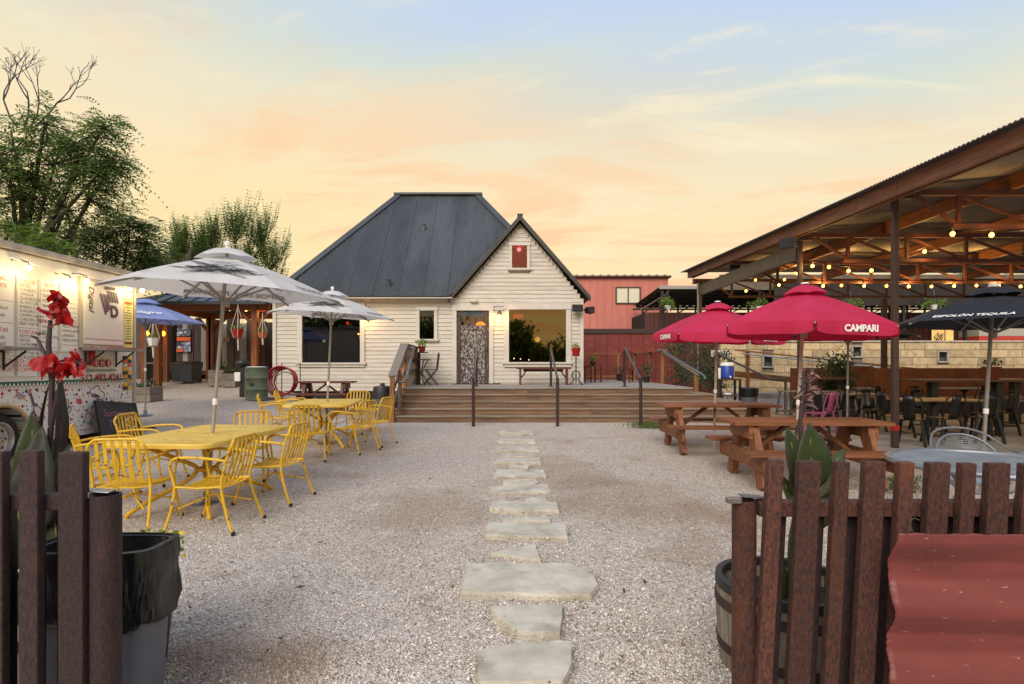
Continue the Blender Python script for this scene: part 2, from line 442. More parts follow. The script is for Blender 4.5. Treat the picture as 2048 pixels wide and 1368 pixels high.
# ---------------------------------------------------------------- ground
def gravel_mat(name, geo=False):
    m = bpy.data.materials.new(name); m.use_nodes = True; N, L = m.node_tree.nodes, m.node_tree.links
    b = N['Principled BSDF']; b.inputs['Roughness'].default_value = .9; b.inputs['Specular IOR Level'].default_value = .25
    g = N.new('ShaderNodeNewGeometry')
    def ramp(src, stops):
        r = N.new('ShaderNodeValToRGB'); e = r.color_ramp.elements
        e[0].position, e[0].color = stops[0][0], lin(stops[0][1]); e[1].position, e[1].color = stops[-1][0], lin(stops[-1][1])
        for p, c in stops[1:-1]: e.new(p).color = lin(c)
        L.new(src, r.inputs[0]); return r.outputs[0]
    def noise(sc, det=5, off=0):
        mp = N.new('ShaderNodeMapping'); mp.inputs['Location'].default_value = (off, off * .7, 0)
        L.new(g.outputs['Position'], mp.inputs[0])
        n = N.new('ShaderNodeTexNoise'); n.inputs['Scale'].default_value = sc; n.inputs['Detail'].default_value = det
        L.new(mp.outputs[0], n.inputs[0]); return n.outputs[0]
    def mrange(v, a, c):
        r = N.new('ShaderNodeMapRange'); r.interpolation_type = 'SMOOTHSTEP'; r.inputs['From Min'].default_value = a; r.inputs['From Max'].default_value = c
        L.new(v, r.inputs['Value']); return r.outputs[0]
    def mix(f, a, c, mode='MIX'):
        x = N.new('ShaderNodeMix'); x.data_type = 'RGBA'; x.blend_type = mode
        if isinstance(f, float): x.inputs['Factor'].default_value = f
        else: L.new(f, x.inputs['Factor'])
        for v, k in ((a, 'A'), (c, 'B')):
            if isinstance(v, tuple): x.inputs[k].default_value = v
            else: L.new(v, x.inputs[k])
        return x.outputs['Result']
    stops = [(0, '#705f50'), (.1, '#a09080'), (.4, '#c6b7a6'), (.75, '#d9cdbf'), (1, '#ebe3d8')]
    if geo:
        col = ramp(g.outputs['Random Per Island'], stops)
    else:
        cols = []
        for sc in (92, 36):
            vo = N.new('ShaderNodeTexVoronoi'); vo.inputs['Scale'].default_value = sc
            L.new(g.outputs['Position'], vo.inputs['Vector'])
            sp = N.new('ShaderNodeSeparateColor'); L.new(vo.outputs['Color'], sp.inputs[0])
            cols.append((ramp(sp.outputs[0], stops), vo.outputs['Distance']))
        col = mix(mrange(noise(3.0), .4, .6), cols[0][0], mix(.5, cols[0][0], cols[1][0]))
        chip_height = mrange(cols[0][1], .75, .25)  # domed height of each chip, feeds the bump only
        bp = N.new('ShaderNodeBump'); bp.inputs['Strength'].default_value = .9; bp.inputs['Distance'].default_value = .012
        L.new(chip_height, bp.inputs['Height']); L.new(bp.outputs[0], b.inputs['Normal'])
    # tan dusty drifts, with a shape of their own
    col = mix(mrange(noise(.55, 6, 4.0), .55, .7), col, mix(.4, col, lin('#9a7a58')))
    wob = noise(1.6, 6, 2.0)
    for (px, py, rx, ry) in ((860, 1015, .75, .9), (1270, 1000, 1.15, 1.2), (1120, 945, .9, 1.0), (470, 1335, .5, .35), (700, 905, 1.0, 1.2), (1390, 1110, .4, .5)):
        c_ = G(px, py); mp = N.new('ShaderNodeMapping'); mp.inputs['Scale'].default_value = (1 / rx, 1 / ry, 0); mp.inputs['Location'].default_value = (-c_.x / rx, -c_.y / ry, 0)
        L.new(g.outputs['Position'], mp.inputs[0]); ln = N.new('ShaderNodeVectorMath'); ln.operation = 'LENGTH'; L.new(mp.outputs[0], ln.inputs[0])
        ad = N.new('ShaderNodeMath'); ad.operation = 'MULTIPLY_ADD'; ad.inputs[1].default_value = 1.6; L.new(wob, ad.inputs[0]); L.new(ln.outputs['Value'], ad.inputs[2])
        col = mix(mrange(ad.outputs[0], 2.1, 1.25), col, mix(.34, col, lin('#8a6848')))
    col = mix(mrange(noise(2.2, 6, 9.0), .6, .75), col, mix(.2, col, lin('#7e6248')))
    L.new(col, b.inputs['Base Color'])
    return m
M_GRAVEL = gravel_mat('gravel_bed')
M_PEBBLE = gravel_mat('gravel_pebble', True)
def build_ground():
    xs = np.concatenate([[-400, -120, -40], np.arange(-20, 20.1, .5), [40, 120, 400]])
    ys = np.concatenate([[-400, -120, -40, -15, -6, -2], np.arange(0, 26.1, .5), [34, 60, 140, 400]])
    b = MB()
    b.v = [(x, y, gz(x, y) + (0.012 * math.sin(x * 1.7 + y) * math.sin(y * 1.3) if abs(x) < 6 and y < 12 else 0)) for y in ys for x in xs]
    n = len(xs)
    b.f = [(j * n + i, j * n + i + 1, (j + 1) * n + i + 1, (j + 1) * n + i) for j in range(len(ys) - 1) for i in range(n - 1)]
    o = b.build('gravel_ground', M_GRAVEL, smooth=True); o['kind'] = 'structure'
    tag(o, 'pale crushed limestone gravel covering the whole yard', 'ground')
build_ground()
STONE_EDGE = []
def build_pebbles():
    n = 124000
    # spread evenly over the picture rows so that near stones stand out
    py = NP.uniform(905, 1385, n); px = NP.uniform(-40, 2090, n)
    Y = 1.47 * FPX / (py - HOR); X = (px - 1024) / FPX * Y
    Z = np.array([gz(x, y) + (0.012 * math.sin(x * 1.7 + y) * math.sin(y * 1.3)) for x, y in zip(X, Y)])
    # some chips spill over the edges of the stepping stones
    ed = np.array(STONE_EDGE); k = 4000; pick = ed[NP.integers(0, len(ed), k)]
    X[:k] = pick[:, 0] + NP.normal(0, .018, k); Y[:k] = pick[:, 1] + NP.normal(0, .018, k); Z[:k] = pick[:, 2] - NP.uniform(.0, .03, k)
    base = np.array([(1, 0, 0), (0, 1, 0), (-1, 0, 0), (0, -1, 0), (0, 0, 1), (0, 0, -1)], float)
    fc = np.array([(0, 1, 4), (1, 2, 4), (2, 3, 4), (3, 0, 4), (1, 0, 5), (2, 1, 5), (3, 2, 5), (0, 3, 5)])
    r = NP.lognormal(math.log(.0043), .45, n).clip(.0024, .014)
    sc = np.stack([r * NP.uniform(.8, 1.5, n), r * NP.uniform(.7, 1.1, n), r * NP.uniform(.5, .9, n)], 1)
    v = base[None] * sc[:, None, :] * NP.uniform(.75, 1.2, (n, 6, 1))
    a = NP.uniform(0, 2 * PI, n); t = NP.uniform(-.6, .6, n)
    ct, st = np.cos(t)[:, None], np.sin(t)[:, None]
    v = np.stack([v[..., 0], v[..., 1] * ct - v[..., 2] * st, v[..., 1] * st + v[..., 2] * ct], -1)
    ca, sa = np.cos(a)[:, None], np.sin(a)[:, None]
    v = np.stack([v[..., 0] * ca - v[..., 1] * sa, v[..., 0] * sa + v[..., 1] * ca, v[..., 2]], -1)
    v += np.stack([X, Y, Z + .001], 1)[:, None, :]
    f = fc[None] + (np.arange(n) * 6)[:, None, None]
    me = bpy.data.meshes.new('gravel')
    me.vertices.add(n * 6); me.vertices.foreach_set('co', v.reshape(-1))
    me.loops.add(n * 24); me.loops.foreach_set('vertex_index', f.reshape(-1))
    me.polygons.add(n * 8); me.polygons.foreach_set('loop_start', np.arange(n * 8) * 3)
    me.update(calc_edges=True); me.materials.append(M_PEBBLE)
    tag(obj('gravel', me), 'loose pale gravel chips scattered over the near yard', 'gravel', kind='stuff')

# ---------------------------------------------------------------- stepping stones (outlines in photograph pixels)
STONES = [
 ('wide cream slab cut off by the bottom edge of the picture', [(952, 1318), (1040, 1302), (1147, 1300), (1143, 1345), (1128, 1385), (955, 1385)], .05),
 ('small five-sided flagstone second from the fence opening, with a dark spot', [(977, 1228), (1128, 1224), (1126, 1262), (1119, 1284), (1040, 1281), (1024, 1270), (1000, 1252)], .05),
 ('largest cream slab of the path, with a broken rounded right end', [(932, 1140), (1142, 1139), (1162, 1150), (1190, 1163), (1197, 1184), (1183, 1205), (917, 1199)], .05),
 ('thin wedge-shaped stone pointing left between two broad slabs', [(981, 1113), (1072, 1096), (1080, 1126), (1050, 1127)], .035),
 ('broad rectangular slab just beyond the wedge-shaped stone', [(974, 1052), (1133, 1056), (1136, 1084), (968, 1080)], .045),
 ('narrow strip of stone half buried in gravel', [(1002, 1040), (1101, 1038), (1101, 1045), (1006, 1046)], .02),
 ('long pale slab with chipped right end beyond the buried strip', [(983, 1009), (1115, 1011), (1119, 1028), (1050, 1030), (978, 1024)], .04),
 ('little almond-shaped stone set to the right of the path', [(1049, 1003), (1062, 998), (1088, 998), (1099, 1008), (1060, 1010)], .025),
 ('pale rectangular slab sixth of the broad ones, slightly skewed', [(982, 978), (1096, 973), (1103, 988), (978, 994)], .035),
 ('short ragged stone between two pale slabs', [(1006, 960), (1072, 960), (1077, 967), (1066, 973), (1006, 973)], .02),
 ('pale slab with straight edges about midway along the path', [(992, 942), (1089, 943), (1093, 957), (986, 957)], .03),
 ('narrow stone touching the front of a farther pale slab', [(1016, 932), (1062, 932), (1055, 937), (1018, 937)], .02),
 ('pale slab with a rough back edge, fourth broad one from the steps', [(994, 917), (1080, 919), (1083, 930), (988, 929)], .03),
 ('thin broken stone behind the rough-backed slab', [(1012, 910), (1058, 910), (1068, 915), (1010, 915)], .02),
 ('pale slab third broad one from the wooden steps', [(998, 895), (1075, 896), (1079, 905), (994, 905)], .03),
 ('pale slab second from the wooden steps', [(998, 880), (1070, 881), (1072, 888), (996, 887)], .03),
 ('farthest faint slab nearest the wooden steps', [(1000, 863), (1066, 864), (1068, 871), (998, 870)], .03)]
for lab, poly, h in STONES:
    pts = [G(*p) for p in poly]
    c = sum(pts, V()) / len(pts)
    # subdivide the outline and roughen it
    out = []
    for i, p in enumerate(pts):
        q = pts[(i + 1) % len(pts)]
        k = max(1, int((q - p).length / .06))
        for j in range(k):
            r = p.lerp(q, j / k)
            out.append((r.x - c.x + random.uniform(-.006, .006), r.y - c.y + random.uniform(-.006, .006)))
    b = MB(); n = len(out)
    ins = [(x * .97, y * .97) for x, y in out]
    b.add([(x, y, -.05) for x, y in out] + [(x * 1.0, y * 1.0, h * .6) for x, y in out] + [(x, y, h + random.uniform(-.002, .002)) for x, y in ins],
          [(i, (i + 1) % n, n + (i + 1) % n, n + i) for i in range(n)] + [(n + i, n + (i + 1) % n, 2 * n + (i + 1) % n, 2 * n + i) for i in range(n)] + [tuple(range(2 * n, 3 * n))])
    STONE_EDGE += [(x + c.x, y + c.y, c.z + h) for x, y in out]
    o = b.build('stepping_stone', M_LIME); o.location = c
    tag(o, lab, 'stepping stone', 'stones of the path to the steps')

build_pebbles()
# fallen leaves
def leaves_litter():
    b = MB()
    spots = [(380, 1222), (380, 1245), (480, 1263), (600, 1180), (590, 1160), (535, 1310), (1290, 1170), (1248, 1188), (640, 1090), (560, 1285), (860, 960), (720, 1010), (1350, 1040), (905, 1180), (450, 1150), (690, 1290), (1240, 1330), (1330, 1290), (830, 1330)]
    for i in range(120): spots.append((random.uniform(300, 1440), random.uniform(900, 1365)))
    for i, (px, py) in enumerate(spots):
        g = G(px, py); L_ = random.uniform(.018, .04) if i < 19 else random.uniform(.006, .016); a = random.uniform(0, PI)
        m = Matrix.Translation(g + V((0, 0, .02))) @ Euler((random.uniform(-.3, .3), random.uniform(-.3, .3), a)).to_matrix().to_4x4()
        b.add([(-L_, 0, .004), (0, -L_ * .3, 0), (L_, 0, .006), (0, L_ * .3, .003)], [(0, 1, 2), (0, 2, 3)], m)
    tag(b.build('fallen_leaves', mat('dead_leaf', '#4a3226', .8, island=.4)), 'dry brown leaves lying on the gravel', 'leaves', kind='stuff')
leaves_litter()

# ---------------------------------------------------------------- house
HY = 17.2
def hx(px): return PX(px, HY)
def hz(py): return PZ(py, HY)
DECKZ = .895
def door_mat():
    m = bpy.data.materials.new('peeling_white_paint'); m.use_nodes = True; N, L = m.node_tree.nodes, m.node_tree.links
    b = N['Principled BSDF']; b.inputs['Roughness'].default_value = .75
    tc = N.new('ShaderNodeTexCoord'); mp = N.new('ShaderNodeMapping'); mp.inputs['Scale'].default_value = (12, 12, 5.0)
    L.new(tc.outputs['Object'], mp.inputs[0])
    n = N.new('ShaderNodeTexNoise'); n.inputs['Scale'].default_value = 2.1; n.inputs['Detail'].default_value = 12; n.inputs['Roughness'].default_value = .74; n.inputs['Distortion'].default_value = .35
    L.new(mp.outputs[0], n.inputs[0])
    r = N.new('ShaderNodeValToRGB'); e = r.color_ramp.elements
    e[0].position, e[0].color = .42, lin('#2e2622'); e[1].position, e[1].color = .62, lin('#b2aeaa')
    e.new(.5).color = lin('#4a3c36'); e.new(.53).color = lin('#8d8680')
    L.new(n.outputs[0], r.inputs[0]); L.new(r.outputs[0], b.inputs['Base Color'])
    bp = N.new('ShaderNodeBump'); bp.inputs['Strength'].default_value = .5; bp.inputs['Distance'].default_value = .01
    L.new(n.outputs[0], bp.inputs['Height']); L.new(bp.outputs[0], b.inputs['Normal'])
    return m
M_PEEL = door_mat()

def build_house():
    H = thing('farmhouse', 'white clapboard house with charcoal metal hip roof and front gable', 'house', (0, HY, 0))
    X0, X1 = hx(545), hx(1167)
    EAVE = hz(596)
    pkx, pkz = hx(1040), hz(437)
    OP = {'big_left': (hx(604), hx(720), hz(725), hz(618)), 'slim': (hx(839), hx(868), hz(678), hz(621)), 'door': (hx(913), hx(978), DECKZ, hz(621)),
          'big_right': (hx(1018), hx(1132), hz(724), hz(619)), 'gable': (hx(1024), hx(1054), hz(536), hz(491))}
    CAS = {'big_left': .135, 'slim': .1, 'door': .13, 'big_right': .15, 'gable': .085}
    # side and back walls
    b = MB(); b.box(X0 + .03, X0 + .12, .12, 8.2, .3, EAVE).box(X1 - .12, X1 - .03, .12, 8.2, .3, EAVE).box(X0 + .03, X1 - .03, 8.2, 8.3, .3, EAVE)
    b.build('side_wall', M_SIDING, H)
    # foundation skirt
    MB().box(X0 + .06, X1 - .06, .08, .2, gz(-4, HY) - .6, hz(782)).build('skirting', mat('dark_skirt', '#2b2724', .9), H)
    # siding boards
    dz = .1225; z = hz(782); k = 0
    slope = (pkz - EAVE) / (hx(1178) - pkx)
    while z < pkz - .2:
        zt = z + dz
        if z < EAVE - .02: segs = [(X0 + .1, X1 - .1)]
        else:
            hw = (pkz - zt) / slope - .14
            segs = [(pkx - hw, min(pkx + hw, X1 - .1))] if hw > .1 else []
        for nm, (a, c, z0, z1) in OP.items():
            w = CAS[nm]
            if zt > z0 - w + .01 and z < z1 + w - .01:
                ns = []
                for s, e in segs:
                    if e <= a - w or s >= c + w: ns.append((s, e)); continue
                    if s < a - w: ns.append((s, a - w))
                    if e > c + w: ns.append((c + w, e))
                segs = ns
        for s, e in segs:
            if e - s < .03: continue
            bb = MB(); j = random.uniform(-.0015, .0015)
            bb.add([(s, .036 + j, z), (e, .036 + j, z), (e, .1, z), (s, .1, z), (s, .056, zt + .012), (e, .056, zt + .012), (e, .1, zt + .012), (s, .1, zt + .012)], MB.BF)
            bb.build('clapboard', M_SIDING, H)
        z = zt; k += 1
    # front sheathing with holes is not needed behind boards: corner boards, frieze
    b = MB(); b.box(X0, X0 + .1, 0, .12, hz(790), EAVE - .06); b.build('corner_board', M_TRIM, H)
    b = MB(); b.box(X1 - .1, X1, 0, .12, DECKZ, EAVE - .02); b.build('corner_board', M_TRIM, H)
    MB().box(X0 + .1, hx(905), .005, .1, EAVE - .12, EAVE - .005).build('frieze_board', M_TRIM, H)
    # openings
    for nm, (a, c, z0, z1) in OP.items():
        w = CAS[nm]
        root = bpy.data.objects.new('door' if nm == 'door' else 'window', None); COL.objects.link(root); root.parent = H
        t = .012 if nm != 'door' else .008
        MB().box(a - w, a - .002, -t, .1, z0 - (0 if nm == 'door' else .0), z1).build('casing', M_TRIM, root)
        MB().box(c + .002, c + w, -t, .1, z0, z1).build('casing', M_TRIM, root)
        MB().box(a - w - .01, c + w + .01, -t - .012, .1, z1 + .002, z1 + w + .02).build('head_casing', M_TRIM, root)
        if nm in ('big_left', 'big_right'):
            MB().box(a - w, c + w, -t, .1, z1 + w + .024, EAVE - .13).build('head_panel', M_TRIM, root)
        if nm != 'door':
            MB().box(a - w - .05, c + w + .05, -.05, .1, z0 - .055, z0 - .002).build('sill', M_TRIM, root)
            MB().box(a - w, c + w, -.006, .1, z0 - w, z0 - .058).build('apron', M_TRIM, root)
            MB().box(a, c, .05, .056, z0, z1).build('pane', M_PANE if nm == 'big_right' else M_PANEDARK, root)
        if nm == 'door':
            # weathered door: stiles, rails, panels and a band of small lights
            d = lambda n_, x0, x1, y0, zz0, zz1, mt: MB().box(x0, x1, y0, .09, zz0, zz1).build(n_, mt, root)
            W = c - a; lz0 = hz(650); lz1 = hz(632)
            M_OLD = mat('old_door_wood', '#3a2c26', .8, '#57443a', 6, (6, 6, 1), bump=.4, c3='#b8b0a8', s3=7, lo3=.6, hi3=.68)
            d('stile', a, a + .13, .03, z0 + .02, z1, M_OLD); d('stile', c - .13, c, .03, z0 + .02, z1, M_OLD)
            MB().box(a + .13, c - .13, .045, .09, lz1, z1).build('rail', mat('slate_paint', '#3e4a50', .6, '#2c3438', 6), root)
            d('rail', a + .13, c - .13, .035, lz0 - .13, lz0, M_PEEL)
            d('panel', a + .132, c - .132, .052, z0 + .96, lz0 - .132, M_PEEL)
            d('rail', a + .13, c - .13, .035, z0 + .78, z0 + .958, M_PEEL)
            d('panel', a + .132, c - .132, .052, z0 + .32, z0 + .778, M_PEEL)
            d('rail', a + .13, c - .13, .035, z0 + .02, z0 + .318, M_PEEL)
            n = 5; pw = (W - .26) / n
            for i in range(n):
                MB().box(a + .13 + i * pw + .012, a + .13 + (i + 1) * pw - .012, .06, .066, lz0, lz1).build('pane', glass('amber_glass', .12, (.8, .5, .2, 1)) if i == 0 else bpy.data.materials['amber_glass'], root)
                if i: MB().box(a + .13 + i * pw - .011, a + .13 + i * pw + .011, .04, .08, lz0, lz1).build('muntin', M_OLD, root)
            MB().sphere((c - .07, -.01, z0 + 1.02), .032).build('handle', M_BLACK, root, smooth=True)
            MB().box(a - .1, c + .35, -.3, .02, DECKZ + .002, DECKZ + .02).build('threshold_mat', mat('door_mat', '#2a2522', .95), root)
    # rooms behind the glass
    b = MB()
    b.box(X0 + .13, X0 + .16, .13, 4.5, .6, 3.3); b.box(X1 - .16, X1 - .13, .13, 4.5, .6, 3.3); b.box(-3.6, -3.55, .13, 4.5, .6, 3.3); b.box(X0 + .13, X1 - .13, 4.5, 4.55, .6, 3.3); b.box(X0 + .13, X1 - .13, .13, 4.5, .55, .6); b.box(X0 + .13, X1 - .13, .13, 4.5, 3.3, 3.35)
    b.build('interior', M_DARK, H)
    sh = MB()
    for (a, c) in ((X0 + .12, OP['big_left'][0]), (OP['big_left'][1], OP['slim'][0]), (OP['slim'][1], OP['door'][0]), (OP['door'][1], OP['big_right'][0]), (OP['big_right'][1], X1 - .12)):
        sh.box(a, c, .101, .125, .6, EAVE)
    for nm, (a, c, z0, z1) in OP.items():
        if nm == 'gable': continue
        sh.box(a, c, .101, .125, z1, EAVE)
        if nm != 'door': sh.box(a, c, .101, .125, .6, z0)
    ga = OP['gable']
    hw = lambda zz: (pkz - zz) / slope - .1
    for z0, z1, x0, x1 in ((EAVE, ga[2], None, None), (ga[2], ga[3], None, ga[0]), (ga[2], ga[3], ga[1], None), (ga[3], pkz - .12, None, None)):
        l0, l1 = (pkx - hw(z0), pkx - hw(z1)) if x0 is None else (x0, x0)
        r0, r1 = (min(X1 - .1, pkx + hw(z0)), pkx + hw(z1)) if x1 is None else (x1, x1)
        sh.add([(l0, .101, z0), (r0, .101, z0), (r1, .101, z1), (l1, .101, z1), (l0, .125, z0), (r0, .125, z0), (r1, .125, z1), (l1, .125, z1)], [(0, 1, 2, 3), (7, 6, 5, 4), (0, 4, 5, 1), (1, 5, 6, 2), (2, 6, 7, 3), (3, 7, 4, 0)])
    sh.build('sheathing', M_SIDING, H)
    # attic room; the red lamp's glow is put into the wall colour
    MB().box(-.12, .6, 1.2, 1.23, 4.2, 5.2).box(-.12, .6, .13, 1.2, 4.17, 4.2).box(-.15, -.12, .13, 1.2, 4.2, 5.2).box(.6, .63, .13, 1.2, 4.2, 5.2).box(-.12, .6, .13, 1.2, 5.2, 5.23).build('attic_wall', mat('attic_glow_red', '#c0404a', .9), H)
    # roof: corrugated front and side slopes of the hip
    def corr(p00, p10, p01, p11, nm, pitch=.075, amp=.012, clip=False):
        """sheet between the eave p00-p10 and the ridge p01-p11; ribs run up the slope at right angles to the eave"""
        p00, p10, p01, p11 = map(V, (p00, p10, p01, p11))
        u = (p10 - p00); Lu = u.length; u.normalize()
        n = u.cross(((p01 + p11) / 2 - (p00 + p10) / 2)).normalized()
        s0 = 0; t01 = (p01 - p00).dot(u); t11 = (p11 - p00).dot(u)
        vdir = ((p01 - p00) - u * t01); hgt = vdir.length; vdir.normalize()
        k = int(Lu / pitch * 4); b = MB(); vs = []
        for i in range(k + 1):
            s = Lu * i / k
            if s < t01: top = hgt * s / max(t01, 1e-6)
            elif s > t11: top = hgt * (Lu - s) / max(Lu - t11, 1e-6)
            else: top = hgt
            o = n * (amp * (0, 1, 0, -1)[i % 4])
            lo = 0.0
            if clip:
                zg = pkz + .05 - slope * abs((p00 + u * s).x - pkx)
                lo = max(0.0, min(top, (zg - p00.z) / max(vdir.z, 1e-6)))
            vs.append(p00 + u * s + vdir * lo + o); vs.append(p00 + u * s + vdir * top + o)
        b.add(vs, [(2 * i, 2 * i + 2, 2 * i + 3, 2 * i + 1) for i in range(k)])
        return b.build(nm, M_ROOF, H)
    ez = EAVE + .02
    fl, fr = (PX(537, 16.88), -.32, ez), (1.95, -.32, ez)
    ry = 3.4; rz = PZ(390, HY + ry)
    rl, rr = (PX(795, HY + ry), ry, rz), (PX(958, HY + ry), ry, rz)
    bl, br = (fl[0], 8.5, ez), (fr[0], 8.5, ez)
    ry2 = ry + .9; rl2, rr2 = (rl[0], ry2, rz), (rr[0], ry2, rz)
    roof = bpy.data.objects.new('roof', None); COL.objects.link(roof); roof.parent = H
    def rp(o): o.parent = roof; return o
    rp(corr(fl, fr, rl, rr, 'roof_sheet', clip=True)); rp(corr(bl, fl, rl2, rl, 'roof_sheet')); rp(corr((fr[0], 2.9, ez), br, (rr[0], 3.45, rz), rr2, 'roof_sheet')); rp(corr(br, bl, rr2, rl2, 'roof_sheet'))
    def cap(p, q, w=.17):
        p, q = V(p), V(q); up = V((0, 0, .05))
        b = MB(); d = (q - p).normalized(); s = d.cross(V((0, 0, 1))).normalized() * w
        b.add([p - s + up - V((0, 0, .1)), p + up + V((0, 0, .03)), p + s + up - V((0, 0, .1)), q - s + up - V((0, 0, .1)), q + up + V((0, 0, .03)), q + s + up - V((0, 0, .1))], [(0, 1, 4, 3), (1, 2, 5, 4)])
        return b
    kx = V(fr).lerp(V(rr), .45)
    for p, q in ((fl, rl), (kx, rr)):
        rp(cap(p, q).build('hip_cap', M_ROOF, H, solid=.006))
    MB().box(rl[0] - .12, rr[0] + .12, ry - .12, ry2 + .12, rz - .02, rz + .07).build('ridge_cap', M_ROOF, roof, bevel=.02)
    rp(MB().box(fl[0] + .05, hx(905), -.28, .0, EAVE - .04, EAVE - .001).build('soffit', M_TRIM, H))
    for px, py in ((848, 464), (778, 578)):
        t = (hz(py) - ez) / (rz - ez) * 1.25
        y = -.32 + t * (ry + .32); z = ez + t * (rz - ez)
        x = PX(px, HY + y)
        MB().lathe([(.001, .22), (.07, .22), (.07, .2), (.045, .19), (.045, -.1)], 12, (x, y, z)).build('vent_pipe', M_ROOF, roof, smooth=True)
    # sheet laps up the front slope
    for i in range(1, 10):
        x = fl[0] + i * .76
        if x > -1.9: break
        f_ = min(1.0, (x - fl[0]) / (rl[0] - fl[0]))
        p = V((x, fl[1], ez)); q = p + V((0, ry - fl[1], rz - ez)) * f_
        MB().beam(p + V((0, -.006, .010)), q + V((0, -.006, .010)), .022, .006).build('sheet_lap', M_ROOF, roof)
    # gable roof
    gr = bpy.data.objects.new('gable_roof', None); COL.objects.link(gr); gr.parent = H
    ex_l, ex_r = hx(897), hx(1180); ez2 = pkz - slope * (ex_r - pkx)
    for sx, ex in ((-1, ex_l), (1, ex_r)):
        zz = pkz - slope * abs(ex - pkx)
        b = MB(); b.add([(pkx, -.22, pkz + .07), (ex, -.22, zz + .07), (ex, 3.2, zz + .07), (pkx, 3.2, pkz + .07), (pkx, -.22, pkz + .01), (ex, -.22, zz + .01), (ex, 3.2, zz + .01), (pkx, 3.2, pkz + .01)], MB.BF)
        b.build('roof_slab', mat('gable_metal', '#54504c', .55, '#423f3d', 3), gr)
        b = MB(); b.add([(pkx, -.205, pkz), (ex, -.205, zz), (ex, -.205, zz - .06), (pkx, -.205, pkz - .075), (pkx, .02, pkz), (ex, .02, zz), (ex, .02, zz - .06), (pkx, .02, pkz - .075)], [(0, 1, 2, 3), (7, 6, 5, 4), (2, 1, 5, 6), (3, 2, 6, 7), (0, 4, 5, 1)])
        b.build('rake_board', mat('rake_paint', '#4d4742', .6), gr)
    MB().beam((pkx, -.23, pkz + .075), (pkx, 3.2, pkz + .075), .16, .03).build('ridge_cap', M_ROOF, gr)
    return H
HOUSE = build_house()

def wall_sconce(px, py, label, power):
    t = thing('wall_lamp', label, 'wall lamp', (hx(px), HY - .02, hz(py)), 0, 'warm lamps on the house wall')
    MB().lathe([(.001, 0), (.05, 0), (.05, .02), (.02, .03)], 14, m=Matrix.Rotation(PI / 2, 4, 'X')).build('backplate', M_BLACK, t, smooth=True)
    MB().tube([(0, 0, 0), (0, -.07, .03), (0, -.11, .0), (0, -.11, -.03)], .012).build('arm', M_BLACK, t, smooth=True)
    MB().lathe([(.03, .04), (.055, .0), (.075, -.09)], 16, (0, -.11, -.02)).build('shade', mat('brass_shade', '#7a5a26', .4, metal=.6), t, smooth=True)
    MB().sphere((0, -.11, -.12), .045).build('bulb', emit('sconce_bulb', '#ffc65e', 30), t, smooth=True)
    lamp(t, (0, -.16, -.15), power, (1, .55, .16), .05)
wall_sconce(999, 624, 'lit wall lamp between the old door and the large right window', 16)
wall_sconce(734, 627, 'lit wall lamp beside the large left window, above the far umbrella', 13)
def oval_lamp():
    t = thing('soffit_lamp', 'small unlit round fitting above the door on the gable wall', 'wall fitting', (hx(948), HY + .01, hz(602)))
    MB().lathe([(.13, 0), (.12, .04), (.08, .07), (.001, .08)], 16, m=Matrix.Rotation(PI / 2, 4, 'X') @ Matrix.Scale(.5, 4, (0, 1, 0))).build('cover', M_TRIM, t, smooth=True)
oval_lamp()
def speaker(loc, rz, label, tilt=0.0):
    t = thing('loudspeaker', label, 'loudspeaker', loc, rz, 'outdoor loudspeakers')
    b = MB(); b.add([(-.17, -.2, -.11), (.17, -.2, -.11), (.12, 0, -.09), (-.12, 0, -.09), (-.17, -.2, .11), (.17, -.2, .11), (.12, 0, .09), (-.12, 0, .09)], MB.BF)
    b.build('cabinet', M_BLACK, t, bevel=.015)
    MB().box(-.15, .15, -.206, -.201, -.095, .095).build('grille', mat('grille', '#232326', .8, bump=.5, bscale=200), t)
    MB().beam((0, .0, 0), (0, .1, 0), .04, .06).build('bracket', M_BLACK, t)
    return t
speaker((hx(1152), HY - .1, hz(618)), .1, 'black loudspeaker on the house wall right of the large window')
speaker((hx(1176), HY + .35, hz(618)), 1.9, 'black loudspeaker turned sideways around the house corner')
